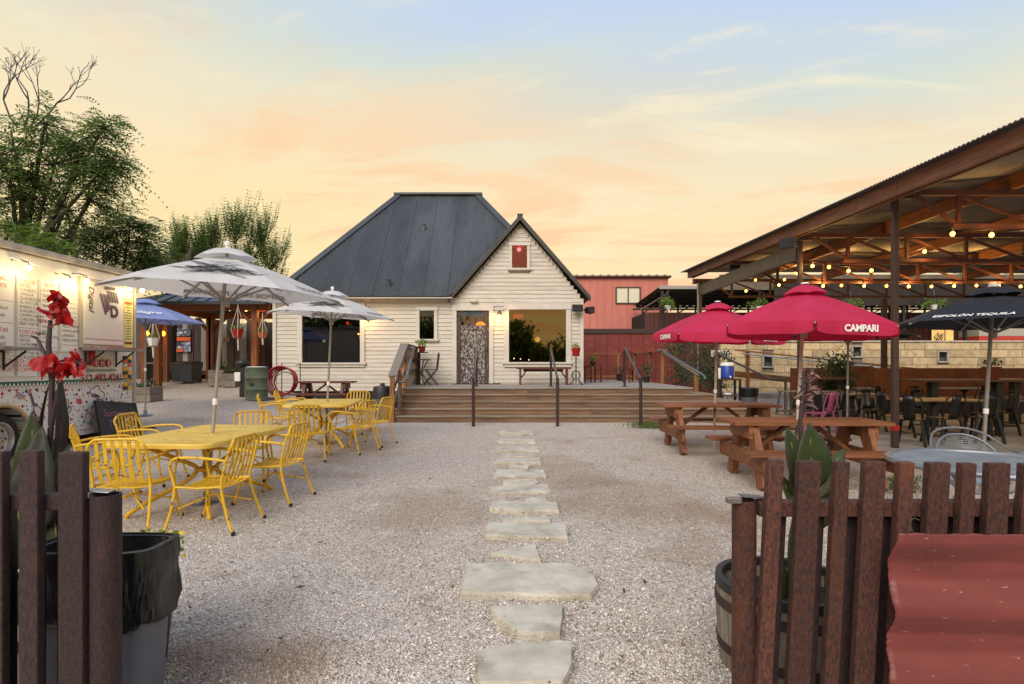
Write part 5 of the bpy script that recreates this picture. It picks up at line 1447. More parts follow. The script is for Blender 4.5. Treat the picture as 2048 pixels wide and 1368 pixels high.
    MB().add([(-.014, tY(px), tz(px, py)) for px, py in [(154, 802), (158, 797), (164, 796), (166, 803), (163, 809), (157, 807)]], [tuple(range(6))]).build('flower_print', mat('pinkred_print', '#c04a58', .6), T)
    for (px, py) in ((33, 536), (118, 562), (152, 562), (243, 579), (274, 581)):
        Lm = bpy.data.objects.new('lamp', None); COL.objects.link(Lm); Lm.parent = T
        y, z = (tY(px), tz(px, py)) if px < 270 else (tY(266), tz(266, 581))
        MB().sphere((.16, y, z), .036 if px in (33, 152, 274) else .025).build('bulb', M_BULBT, Lm, smooth=True)
        MB().tube([(.16, y, z + .03), (.16, y, z + .07), (.1, y - .05, z + .1), (.0, y - .08, z + .1)], .014, 6).build('socket', M_STEEL, Lm, smooth=True)
        lamp(Lm, (.22, y, z - .06), 6.5 if px in (33, 152, 274) else 3.5, (1, .68, .26), .04)
    # string cable
    b = MB(); ys = [tY(p) for p in (-40, 33, 118, 152, 243, 266)]; zs_ = [tz(10, 520), tz(33, 527), tz(118, 555), tz(152, 555), tz(243, 572), tz(266, 574)]
    b.tube([(.1, y, z + .03) for y, z in zip(ys, zs_)], .008, 5); b.build('light_cable', M_LETW, T)
    for y in (yb + 3.1, ye - 1.2): MB().cbox((-.9, y, zt + .08), (.6, .5, .16)).build('roof_hatch', M_STEEL, T, bevel=.02)
    for y in (wy + 1.2, ye - .3):
        MB().tube([(-.25, y, zb - .12), (-.25, y, gz(TX, y))], .03, 8).build('jack_stand', M_BLACK, T)
    return T
build_truck()
def chalkboard():
    Y = tY(212) - .0; g = gz(-6.2, Y)
    t = thing('chalkboard', 'black chalk menu board leaning against the food truck', 'sign', (-6.32, Y, g), 0)
    m = Matrix.Translation((0, 0, 0)) @ Euler((0, -.28, 0)).to_matrix().to_4x4() @ Euler((-.12, 0, 0)).to_matrix().to_4x4()
    b = MB(); b.box(-.015, .015, -.42, .42, 0, .62, m); b.build('board', mat('chalk_black', '#1f2326', .7, '#2c3033', 4), t)
    b = MB(); b.box(-.02, .022, -.46, -.42, -.03, .65, m).box(-.02, .022, .42, .46, -.03, .65, m).box(-.02, .022, -.42, .42, .62, .65, m).box(-.02, .022, -.42, .42, -.03, 0, m); b.build('frame', M_BLACK, t)
    f = m @ frame((.017, -.06, .45), (0, 1, 0), (0, 0, 1))
    put('lettering', text_mesh('Summer', .17, mat('chalk_pink', '#8c5f70', .9), shear=.2), f, t)
    f = m @ frame((.017, -.08, .27), (0, 1, 0), (0, 0, 1))
    put('lettering', text_mesh('Torta', .17, mat('chalk_mauve', '#7b5570', .9), shear=.2), f, t)
    b = MB(); b.tube([m @ V((.018, .25 + .11 * math.cos(a), .30 + .09 * math.sin(a))) for a in np.linspace(0, 2 * PI, 20)[:-1]], .008, 5, closed=True); b.build('drawn_plate', M_LETW, t)
    b = MB(); b.sphere((0, 0, 0), 1); b.v = [tuple(m @ V((.017 + .002 * x, .25 + .07 * y, .30 + .055 * z))) for x, y, z in b.v]; b.build('drawn_food', mat('chalk_brown', '#7d5a3c', .9), t)
chalkboard()

# ---------------------------------------------------------------- pavilion
PXL = 6.33
PY = (9.4, 12.5, 15.8, 19.1)
SLZ = .1
def build_pavilion():
    o = MB().box(5.75, 30, 8.0, 25.3, -.3, SLZ).build('concrete_slab', M_CONC); o['kind'] = 'structure'
    t = thing('pavilion', 'open steel pavilion with corrugated roof, trusses and timber purlins', 'pavilion')
    topz = lambda y: 4.27
    for y in (PY[0], PY[1], PY[3]):
        P_ = bpy.data.objects.new('post', None); COL.objects.link(P_); P_.parent = t
        MB().box(PXL - .045, PXL + .045, y - .045, y + .045, SLZ, 4.2).build('column', M_POSTSTEEL, P_, bevel=.01)
        MB().cbox((PXL, y, 4.225), (.5, .2, .05)).build('bearing_plate', M_POSTSTEEL, P_)
        if y == PY[0]: MB().box(PXL - .049, PXL + .049, y - .049, y + .049, .39, .47).build('red_tape', M_RED, P_)
    for x in (12.5, 18.5):
        for y in (PY[1], PY[3]): MB().box(x - .07, x + .07, y - .07, y + .07, SLZ, 3.7).build('post', M_POSTSTEEL, t)
    xe = 22
    for y in PY:
        T_ = bpy.data.objects.new('truss', None); COL.objects.link(T_); T_.parent = t
        MB().box(PXL - .25, xe, y - .05, y + .05, 4.27, 4.36).build('top_chord', M_TRUSS, T_)
        MB().box(PXL + .95, xe, y - .04, y + .04, 3.73, 3.80).build('bottom_chord', M_TRUSS, T_)
        MB().beam((PXL + .35, y, 4.27), (PXL + 1.05, y, 3.78), .05, .06).build('web', M_TRUSS, T_)
        x = PXL + 1.05; i = 0
        while x < xe - 1:
            MB().box(x - .03, x + .03, y - .03, y + .03, 3.801, 4.269).build('web', M_TRUSS, T_)
            a, c = ((x + .05, 4.26), (x + 1.25, 3.81)) if i % 3 else ((x + .05, 4.26), (x + 1.25, 3.81))
            MB().beam((a[0], y, a[1]), (c[0], y, c[1]), .04, .05).build('web', M_TRUSS, T_)
            x += 1.3; i += 1
    # header along the open side carrying the truss between posts
    MB().beam((PXL, PY[1] + .08, 3.98), (PXL, PY[3] - .08, 3.98), .1, .34).build('header_beam', mat('grey_brown_channel', '#5f544f', .5, '#4d4440', 5, metal=.2), t)
    for i, x in enumerate((8.25, 10.6, 13, 15.4, 17.8, 20)):
        for a, c in ((5.4, 12.6), (12.61, 19.4)):
            MB().box(x - .045, x + .045, a, c, 4.362, 4.60).build('purlin', M_RAFTER, t)
    xr = 6.02
    for a, c in ((4.6, 8.9), (8.91, 13.8), (13.81, 19.5)):
        z = lambda y: 4.19 + .0293 * (y - 6.5)
        b = MB(); b.add([(xr, a, z(a) - .12), (xr + .09, a, z(a) - .12), (xr + .09, c, z(c) - .12), (xr, c, z(c) - .12), (xr, a, z(a) + .10), (xr + .09, a, z(a) + .10), (xr + .09, c, z(c) + .10), (xr, c, z(c) + .10)], MB.BF)
        b.build('fascia_board', M_FASCIA, t)
        MB().beam((xr + .16, a, z(a) - .08), (xr + .16, c, z(c) - .08), .05, .1).build('fascia_board', M_FASCIA, t)
    b = MB(); vs = []; n = int(15.4 / .076 * 4)
    for i in range(n + 1):
        y = 4.4 + 15.4 * i / n; o_ = .013 * (0, 1, 0, -1)[i % 4]; zz = 4.63 + .012 * (y - 6) * 0
        e = 4.19 + .0293 * (y - 6.5) + .115
        vs += [(5.86, y, e + o_), (8.3, y, max(e, 4.60) + .02 + o_), (24, y, 4.63 + o_)]
    fs = []
    for i in range(n): fs += [(3 * i, 3 * i + 3, 3 * i + 4, 3 * i + 1), (3 * i + 1, 3 * i + 4, 3 * i + 5, 3 * i + 2)]
    b.add(vs, fs); b.build('roof_sheet', M_PAVROOF, t)
    MB().tube([(PXL - .12, PY[3] - .1, 4.2), (PXL - .12, PY[3] - .1, SLZ)], .03, 8).build('downpipe', M_STEEL, t, smooth=True)
build_pavilion()
s1 = speaker(P(1583, 488, 12.2), -.9, 'black loudspeaker hung under the pavilion edge beside the second post')
s2 = speaker(P(1477, 532, 16.5), -.9, 'black loudspeaker farther back under the pavilion edge')

def bulbs():
    runs = [('string of warm bulbs along the nearest truss of the pavilion', PY[0] - .08, [(1905, 468), (1983, 470), (2062, 471), (2140, 472)], 5),
            ('warm bulbs scattered along the second truss of the pavilion', PY[1] - .08, [(1625, 532), (1658, 534), (1697, 542), (1743, 541), (1849, 503)], 6),
            ('long even row of warm bulbs along the third truss', PY[2] - .08, [(1646, 572), (1683, 571), (1728, 572), (1773, 572), (1817, 573), (1863, 573), (1908, 572), (1953, 571), (1997, 571), (2041, 573), (2085, 573)], 14),
            ('cluster of warm bulbs near the pavilion header beam', PY[2] + 1.2, [(1594, 547), (1569, 559), (1550, 562), (1511, 560), (1558, 570), (1492, 582)], 7)]
    for lab, Y, pts, pw in runs:
        t = thing('string_lights', lab, 'string lights', (0, 0, 0), 0, 'strings of warm bulbs in the pavilion')
        ps = [P(px, py, Y) for px, py in pts]
        for p in ps:
            MB().sphere((p.x, p.y, p.z), .035, 10, 6, (1, 1, 1.15)).build('bulb', M_BULB, t, smooth=True)
            MB().lathe([(.001, .09), (.016, .09), (.016, .03)], 8, tuple(p)).build('socket', M_BLACK, t)
        srt = sorted(ps, key=lambda p: p.x); cab = []
        for a, c in zip(srt, srt[1:]):
            cab += [a + V((0, 0, .09)), a.lerp(c, .5) + V((0, 0, .06))]
        cab.append(srt[-1] + V((0, 0, .09)))
        MB().tube(cab, .006, 5).build('cable', M_BLACK, t)
        for p in ps[::2] if len(ps) > 4 else ps: lamp(t, (p.x, p.y - .08, p.z), pw * (2 if len(ps) > 4 else 1), (1, .55, .16), .04)
bulbs()

# ---------------------------------------------------------------- pavilion furniture
def cafe_chair(label, x, y, rz, m=None, z=SLZ, group='gunmetal cafe chairs'):
    m = m or M_GUN
    t = thing('cafe_chair', label, 'chair', (x, y, z), rz, group)
    b = MB(); b.box(-.18, .18, -.18, .18, .43, .455); b.build('seat', m, t, bevel=.012)
    for sx in (-1, 1):
        for sy in (-1, 1):
            MB().beam((sx * .165, sy * .165, .44), (sx * .225, sy * .225, 0), .045, .03, (0, 1, 0)).build('leg', m, t)
    for sx in (-1, 1): MB().tube([(sx * .17, -.17, .44), (sx * .2, -.22, .62), (sx * .17, -.26, .80), (sx * .09, -.27, .845), (0, -.272, .85)], .012, 6).build('back_post', m, t, smooth=True)
    MB().grid(lambda u, v: V(((u - .5) * .17, -.19 - .085 * v - .02 * math.sin(PI * u), .45 + .395 * v)), 4, 5).build('back_panel', m, t, smooth=True, solid=.004)
    MB().tube([(-.2, -.2, .2), (.2, .2, .2)], .008, 5).build('stretcher', m, t); MB().tube([(-.2, .2, .2), (.2, -.2, .2)], .008, 5).build('stretcher', m, t)
    return t
def cafe_table(label, x, y, w, d, h, top, group='cafe tables in the pavilion', z=SLZ):
    t = thing('cafe_table', label, 'table', (x, y, z), 0, group)
    MB().box(-w / 2, w / 2, -d / 2, d / 2, h - .035, h).build('tabletop', top, t, bevel=.008)
    MB().lathe([(.001, h - .036), (.13, h - .036), (.07, h - .1), (.035, h - .14), (.035, .06), (.05, .05), (.25, .03), (.27, 0)], 20).build('pedestal', M_BLACK, t, smooth=True)
    return t
M_TT = mat('oak_top', '#a1835f', .5, '#85694a', 4, (1, 6, 6))
M_TS = mat('steel_top', '#8d8984', .4, '#77736e', 5, metal=.5)
M_TD = mat('walnut_top', '#6a4632', .5, '#523425', 4, (1, 6, 6))
cafe_table('light-topped cafe table in the middle of the pavilion, nearest the post', 8.15, 11.0, 1.5, .75, .72, M_TT)
cafe_table('grey-topped cafe table behind the pink chair', 7.55, 12.6, 1.2, .7, .74, M_TS)
cafe_table('small steel cafe table against the long booth', 9.1, 15.2, 1.3, .6, .76, M_TS)
cafe_table('steel cafe table at the right end of the booth', 12.1, 15.2, 1.4, .6, .76, M_TS)
cafe_table('low grey cafe table at the right edge behind the black umbrella', 9.6, 9.9, .9, .7, .74, M_TS)
for i, (x, y, rz, lab) in enumerate([
    (6.85, 9.75, -.75, 'gunmetal chair seen from the side just right of the front post'),
    (7.55, 9.95, .1, 'gunmetal chair with its back to the viewer at the light-topped table'),
    (8.35, 10.1, -.2, 'gunmetal chair at the light-topped table, right of the centre one'),
    (7.5, 11.9, 2.9, 'gunmetal chair facing the viewer across the light-topped table'),
    (8.7, 11.9, 3.3, 'gunmetal chair on the far side of the light-topped table, right'),
    (6.75, 12.0, .6, 'gunmetal chair left of the front post by the grey-topped table'),
    (7.9, 14.3, 1.2, 'gunmetal chair left of the small booth table'),
    (8.95, 14.2, .1, 'gunmetal chair in front of the small booth table'),
    (8.95, 9.35, .5, 'gunmetal chair partly cut by the right edge of the picture'),
    (9.6, 11.2, 1.5, 'gunmetal chair at the right end of the light-topped table'),
    (6.2, 11.3, -1.0, 'gunmetal chair at the left side behind the near picnic table'),
    (7.35, 10.9, -1.5, 'gunmetal chair at the left end of the light-topped table'),
    (9.9, 14.2, -.1, 'gunmetal chair second along the booth tables'),
    (11.6, 14.3, .2, 'gunmetal chair before the right booth table'),
    (9.0, 10.9, 2.2, 'gunmetal chair right behind the black umbrella pole')]):
    cafe_chair(lab, x, y, rz)
cafe_chair('pink metal chair behind the near picnic table', 5.95, 11.0, .5, mat('magenta_paint', '#8f3c66', .5), gz(5.95, 11) if False else SLZ, 'pink metal chair')
def stool(label, x, y):
    t = thing('bar_stool', label, 'stool', (x, y, SLZ), random.uniform(-.2, .2), 'silver metal bar stools')
    MB().box(-.15, .15, -.15, .15, .72, .75).build('seat', M_STEEL, t, bevel=.012)
    for sx in (-1, 1):
        for sy in (-1, 1): MB().beam((sx * .135, sy * .135, .735), (sx * .21, sy * .21, 0), .045, .03, (0, 1, 0)).build('leg', M_STEEL, t)
    for s in (-1, 1):
        MB().box(-.18, .18, s * .18 - .01, s * .18 + .01, .25, .28).build('footrest', M_STEEL, t); MB().box(s * .18 - .01, s * .18 + .01, -.168, .168, .252, .278).build('footrest', M_STEEL, t)
for lab, x, y in (('silver stool left of the second pavilion post', 6.62, 13.6), ('silver stool just right of the second pavilion post', 7.15, 14.0), ('silver stool behind the dried canna stalk', 7.6, 13.7), ('silver stool under the tall bar table by the shrub', 8.2, 14.0), ('silver stool at the right end of the tall bar table', 8.75, 14.1)):
    stool(lab, x, y)
def booth():
    t = thing('booth_bench', 'long rust-brown booth bench with high back before the stone wall', 'bench', (0, 16.2, SLZ))
    x = 8.1; i = 0
    while x < 14.6:
        MB().box(x, x + .8 - .006, .3, .36, .35, 1.28 + (.06 if i == 2 else 0)).build('back_panel', mat('rust_board', '#7a4a34', .7, '#5d3628', 3, bump=.2, rand=.12), t); x += .8; i += 1
    MB().box(8.1, 14.5, -.25, .298, .42, .47).build('seat', mat('bench_seat', '#94806a', .7, '#7a6853', 3), t)
    MB().box(8.1, 14.5, -.2, .29, .0, .418).build('seat_box', M_BLACK, t)
    MB().box(9.6, 9.9, .27, .38, 1.36, 1.45).build('cap_block', mat('rust_cap', '#6a4030', .7), t)
booth()
def bar_table(label, x, y, w, d, h):
    t = thing('bar_table', label, 'table', (x, y, SLZ), 0, 'bar tables in the pavilion')
    n = 4
    for i in range(n): MB().box(-w / 2, w / 2, -d / 2 + i * d / n + .002, -d / 2 + (i + 1) * d / n - .002, h - .05, h).build('plank', M_TD, t)
    for s in (-1, 1):
        MB().box(s * w * .28 - .08, s * w * .28 + .08, -.08, .08, .03, h - .051).build('pedestal', M_BLACK, t); MB().box(s * w * .28 - .25, s * w * .28 + .25, -.22, .22, 0, .03).build('foot', M_BLACK, t)
bar_table('long dark bar-height table carrying a terracotta pot', 10.2, 12.8, 2.6, .7, 1.05)
bar_table('bar-height table end at the right edge of the picture', 12.3, 13.4, 1.6, .7, 1.05)
bar_table('narrow bar-height table by the big shrub', 8.0, 14.7, 1.5, .5, 1.05)

def leaf_cloud(name, c, rad, n, size, m, parent=None, seed=1, sq=(1, 1, 1), shell=.5, blade=2.2, droop=0.0, clumps=0):
    """many small leaf faces spread through a volume, gathered in clumps"""
    rs = np.random.default_rng(seed)
    d = rs.normal(size=(n, 3)); d /= np.linalg.norm(d, axis=1)[:, None]
    r = rs.uniform(shell, 1, n) ** .6
    p = d * r[:, None] * rad * np.array(sq)
    if clumps:
        cc = rs.normal(size=(clumps, 3)); cc /= np.linalg.norm(cc, axis=1)[:, None]; cc *= (rs.uniform(.35, 1, clumps) * rad)[:, None] * np.array(sq)
        p = cc[rs.integers(0, clumps, n)] + rs.normal(size=(n, 3)) * rad * .17
    p += np.array(c)
    u = rs.normal(size=(n, 3)); u[:, 2] -= droop; u /= np.linalg.norm(u, axis=1)[:, None]
    w = np.cross(u, rs.normal(size=(n, 3))); w /= np.linalg.norm(w, axis=1)[:, None]
    s = size * rs.uniform(.6, 1.3, n)[:, None]
    v = np.stack([p, p + u * s * .5 + w * s / blade * .5, p + u * s, p + u * s * .5 - w * s / blade * .5], 1)
    return quads(name, v, m, parent)
def quads(name, v, m, parent=None):
    n = len(v); me = bpy.data.meshes.new(name)
    me.vertices.add(n * 4); me.vertices.foreach_set('co', v.reshape(-1).astype(np.float32))
    me.loops.add(n * 4); me.loops.foreach_set('vertex_index', np.arange(n * 4, dtype=np.int32))
    me.polygons.add(n); me.polygons.foreach_set('loop_start', np.arange(n, dtype=np.int32) * 4)
    me.update(calc_edges=True); me.materials.append(m)
    return obj(name, me, parent)
def pot_plant(label, loc, r, h, potm, size, n, m, seed, sq=(1, 1, 1), leaf=.05, nm='potted_plant', clumps=0):
    t = thing(nm, label, 'plant', loc, 0, 'potted plants')
    MB().lathe([(.001, 0), (r * .72, 0), (r * .96, h * .85), (r * 1.05, h * .86), (r * 1.05, h), (r * .9, h), (r * .88, h * .9), (.001, h * .9)], 20).build('pot', potm, t, smooth=True)
    leaf_cloud('foliage', (0, 0, h + size * sq[2] * .75), size, n, leaf, m, t, seed, sq, .1, clumps=clumps)
    MB().tube([(0, 0, h * .85), (0, 0, h + size * sq[2] * .7)], .012, 6).build('stem', M_BARK, t)
    return t
pot_plant('large leafy shrub before the stone wall in the pavilion', (9.6, 15.9, SLZ) if False else (8.5, 14.9, SLZ), .25, .45, M_BLACK, .62, 2600, M_LEAF3, 5, (.75, .6, 1.25), .085, 'shrub', 40)
pot_plant('terracotta pot with a small plant on the long bar table', (10.75, 12.75, SLZ + 1.052), .17, .28, M_TERRA, .2, 160, M_LEAF3, 6, (1.2, 1, .6), .06)
pot_plant('low green bush beside the water cooler', (6.25, 17.6, .1), .3, .5, M_BLACK, .75, 1800, M_LEAF3, 8, (.7, .6, 1.2), .09, 'shrub', 30)
pot_plant('green bush seen through the mesh at the deck corner', (5.75, 19.2, .1), .3, .6, M_BLACK, .8, 1600, M_LEAF3, 9, (.7, .6, 1.4), .09, 'shrub', 30)

def hanging_basket(label, px, py, Y, seed, r=.3):
    p = P(px, py, Y)
    t = thing('hanging_basket', label, 'hanging plant', p, 0, 'hanging baskets at the far roof edge')
    MB().lathe([(.001, -.16), (.1, -.16), (.16, .04), (.15, .05), (.14, .0), (.001, .0)], 16).build('pot', M_LETW, t, smooth=True)
    leaf_cloud('foliage', (0, 0, .14), r, 420, .1, M_LEAF2, t, seed, (1.25, 1, .7), .1, clumps=18)
    for a in (0, 2.1, 4.2): MB().tube([(.15 * math.cos(a), .15 * math.sin(a), .04), (0, 0, .75)], .004, 4).build('wire', M_STEEL, t)
for i, (lab, px, py, Y) in enumerate((('leftmost hanging basket, above the far pink umbrella', 1336, 613, 26.9), ('hanging basket between the two pink umbrella tops', 1519, 615, 26.9), ('hanging basket right of the near pink umbrella top', 1700, 614, 26.3), ('hanging basket left of the black umbrella', 1868, 612, 26.3))):
    hanging_basket(lab, px, py, Y, 20 + i, .42)

# ---------------------------------------------------------------- stone wall and ramp
def stone_wall():
    Y = 25.0
    t = thing('stone_wall', 'wall of cream limestone blocks with small framed niches behind the pavilion', 'wall', (0, Y, 0))
    x0, x1 = PX(1442, Y), 24.5
    zt = PZ(682, Y)
    MB().box(x0 + .02, x1, .06, .5, -.2, zt - .06).build('mortar_core', M_MORTAR, t)
    niches = [(PX(1536, Y), PZ(723, Y)), (PX(1714, Y), PZ(703, Y)), (PX(1886, Y), PZ(713, Y))]
    nw, nh = .5, .54
    h = .335; z = zt - .055
    for row in range(8):
        z1 = z; z -= h
        x = x0 - random.uniform(0, .3) if row % 2 else x0
        while x < x1:
            w = random.choice((.5, .7, .85, 1.0, 1.1, 1.25)) * random.uniform(.92, 1.08)
            a, c = max(x, x0), min(x + w, x1); x += w
            segs = [(a, c)]
            for nx, nz in niches:
                if z1 > nz - nh / 2 and z < nz + nh / 2:
                    s2 = []
                    for s, e in segs:
                        if e < nx - nw / 2 or s > nx + nw / 2: s2.append((s, e)); continue
                        if s < nx - nw / 2: s2.append((s, nx - nw / 2))
                        if e > nx + nw / 2: s2.append((nx + nw / 2, e))
                    segs = s2
            for s, e in segs:
                if e - s < .05: continue
                pr = random.uniform(-.012, .014)
                b = MB(); b.box(s + .008, e - .008, pr, .2, z + .008, z1 - .007); b.build('stone_block', M_BLOCK, t, bevel=.012)
    x = x0 - .03
    while x < x1:
        w = random.uniform(.8, 1.3); MB().box(x + .004, x + w - .004, -.05, .5, zt - .05, zt + .02).build('coping_stone', M_LIME, t, bevel=.01); x += w
    for nx, nz in niches:
        n_ = bpy.data.objects.new('niche', None); COL.objects.link(n_); n_.parent = t
        for a, c, d, e in ((-nw / 2, -nw / 2 + .07, -nh / 2, nh / 2), (nw / 2 - .07, nw / 2, -nh / 2, nh / 2), (-nw / 2 + .07, nw / 2 - .07, nh / 2 - .07, nh / 2), (-nw / 2 + .07, nw / 2 - .07, -nh / 2, -nh / 2 + .07)):
            MB().box(nx + a + .002, nx + c - .002, -.03, .1, nz + d + .002, nz + e - .002).build('frame', M_LIME, n_)
        MB().box(nx - nw / 2 + .07, nx + nw / 2 - .07, .045, .055, nz - nh / 2 + .07, nz + nh / 2 - .07).build('back', M_DARK, n_)
        for k in range(3): MB().lathe([(.001, 0), (.028, 0), (.028, .11), (.012, .14), (.012, .18), (.001, .18)], 8, (nx - .07 + .07 * k, .02, nz - nh / 2 + .072)).build('bottle', mat('niche_bottle', '#5a5550', .3), n_, smooth=True)
stone_wall()
def ramp():
    t = thing('ramp_railing', 'timber ramp railing with wire mesh sloping down before the stone wall', 'railing', (0, 23.2, 0))
    Y = 23.2
    a, c = P(1470, 700, Y), P(2110, 766, Y)
    a = V((a.x, 0, a.z)); c = V((c.x, 0, c.z)); L_ = c.x - a.x
    at = lambda f: a.lerp(c, f)
    MB().beam(a, c, .14, .05).build('cap_rail', M_POST, t)
    MB().tube([a + V((.3, -.12, -.16)), c + V((0, -.12, -.16))], .028, 8).build('pipe_rail', mat('polished_pipe', '#c3c6c9', .25, metal=.7), t, smooth=True)
    MB().tube([a + V((2.8, -.12, -.26)), c + V((0, -.12, -.26))], .02, 8).build('pipe_rail', M_GALV, t, smooth=True)
    for px in (1495, 1660, 1828, 2000):
        f = (PX(px, Y) - a.x) / L_; p = at(f)
        MB().box(p.x - .06, p.x + .06, -.05, .05, SLZ, p.z - .03).build('post', M_POST, t)
    MB().beam(at(0) - V((0, 0, .98)), at(1) - V((0, 0, .98)), .05, .24).build('ramp_board', mat('ramp_timber', '#7d5632', .7, '#654426', 3, (1, 6, 6)), t)
    b = MB()
    for i in range(int(L_ / .1)):
        p = at(i * .1 / L_); b.tube([p - V((0, 0, .9)), p - V((0, 0, .03))], .003, 4)
    for j in range(8): b.tube([at(0) - V((0, 0, .12 + j * .1)), at(1) - V((0, 0, .12 + j * .1))], .003, 4)
    b.build('wire_mesh', M_BLACK, t)
    MB().box(a.x, c.x, .1, 1.5, SLZ + .002, .3).build('ramp_base', M_CONC, t)
ramp()
def pipe_rail():
    t = thing('ramp_handrail', 'dark pipe handrail slanting down beside the water cooler', 'handrail')
    Y = 15.0
    MB().tube([P(1432, 706, 17.2), P(1540, 758, Y), P(1568, 759, Y), P(1571, 764, Y), V((PX(1571, Y), Y, SLZ))], .032, 10).build('rail', mat('dark_pipe', '#3b3534', .5, '#4a4240', 8), t, smooth=True)
    MB().tube([P(1437, 708, 17.1), V((PX(1437, 17.1), 17.1, SLZ))], .032, 10).build('post', MATS['dark_pipe'], t, smooth=True)
pipe_rail()
def cooler():
    Y = 16.2; x = PX(1456, Y)
    t = thing('service_cart', 'dark wooden cart with shelves holding the blue water cooler', 'cart', (x, Y, SLZ))
    zt = PZ(757, Y) - SLZ
    MB().box(-.3, .3, -.22, .22, zt - .04, zt).build('top', M_TD, t)
    for z in (.12, zt * .5): MB().box(-.28, .28, -.2, .2, z, z + .03).build('shelf', M_TD, t)
    for sx in (-1, 1):
        for sy in (-1, 1): MB().box(sx * .27 - .025, sx * .27 + .025, sy * .19 - .025, sy * .19 + .025, 0, zt - .041).build('leg', M_BLACK, t)
    c = thing('water_cooler', 'blue round water cooler with white lid standing on the dark cart', 'cooler', (x - .02, Y, SLZ + zt + .002))
    MB().lathe([(.001, 0), (.16, 0), (.18, .02), (.185, .36), (.17, .38)], 24).build('jug', mat('blue_plastic', '#1c3fa0', .4), c, smooth=True)
    MB().lathe([(.19, .36), (.19, .41), (.17, .45), (.06, .46), (.001, .46)], 24).build('lid', M_LETW, c, smooth=True)
    MB().tube([(0, -.18, .06), (0, -.24, .06), (0, -.24, .02)], .02, 8).build('tap', M_LETW, c, smooth=True)
    g = thing('cup_stack', 'stack of pale cups beside the blue water cooler', 'cups', (x - .26, Y - .05, SLZ + zt + .002))
    MB().lathe([(.001, 0), (.035, 0), (.045, .3), (.03, .3), (.001, .29)], 12).build('cups', M_LETW, g, smooth=True)
    for i, (dx, z) in enumerate(((-.1, .155), (.1, .155), (-.05, zt * .5 + .035))):
        s = thing('tray', ('white tray on the left of the cart bottom shelf', 'white tray on the right of the cart bottom shelf', 'folded cloth on the middle cart shelf')[i], 'tray', (x + dx, Y - .05, SLZ + z), 0, 'trays on the cart')
        MB().box(-.09, .09, -.1, .1, 0, .05).build('body', M_LETW, s, bevel=.01)
    d = thing('trash_bin', 'grey bin with black liner right of the service cart', 'trash can', (PX(1497, 16), 16, SLZ))
    MB().lathe([(.001, .0), (.2, 0), (.23, .5), (.25, .5)], 20).build('bin', M_CAN, d, smooth=True); MB().lathe([(.22, .47), (.26, .5), (.26, .72), (.2, .74), (.001, .7)], 20).build('liner', M_BAG, d, smooth=True)
    sg = thing('hanging_sign', 'small white sign with dark lettering above the water cooler', 'sign', (PX(1443, 17.6), 17.6, PZ(707, 17.6)))
    MB().box(-.32, .32, 0, .02, -.1, .1).build('board', M_LETW, sg); put('lettering', text_mesh('NAKED', .16, M_LETK, bold=.003), frame((0, -.004, 0), (1, 0, 0), (0, 0, 1)), sg)
cooler()

# ---------------------------------------------------------------- mesh table and chairs
def wire_disc(b, c, R, pitch, r, clip=None):
    k = int(R / pitch)
    for i in range(-k, k + 1):
        x = i * pitch; h = math.sqrt(max(R * R - x * x, 0))
        b.tube([(c[0] + x, c[1] - h, c[2]), (c[0] + x, c[1] + h, c[2])], r, 3, cap=False)
        b.tube([(c[0] - h, c[1] + x, c[2] + .001), (c[0] + h, c[1] + x, c[2] + .001)], r, 3, cap=False)
M_MESH = mat('grey_coated_wire', '#83878c', .4, '#6e7276', 7, metal=.4)
def mesh_table():
    t = thing('mesh_table', 'round grey wire-mesh table behind the right foreground fence', 'table', (3.62, 4.35, 0))
    b = MB(); wire_disc(b, (0, 0, .72), .62, .019, .0024); b.build('mesh_top', M_MESH, t)['kind'] = 'stuff'
    for z, r in ((.72, .022), (.70, .012)): MB().tube(arc((0, 0, z), .63 if r > .02 else .45, 0, 2 * PI, 40, ((1, 0, 0), (0, 1, 0)))[:-1], r, 8, closed=True).build('rim', M_MESH, t, smooth=True)
    for k in range(4):
        a = k * PI / 2 + .4; d = V((math.cos(a), math.sin(a), 0))
        MB().tube([d * .45 + V((0, 0, .70)), d * .2 + V((0, 0, .5)), d * .12 + V((0, 0, .3)), d * .38 + V((0, 0, 0))], .014, 8).build('leg', M_MESH, t, smooth=True)
mesh_table()
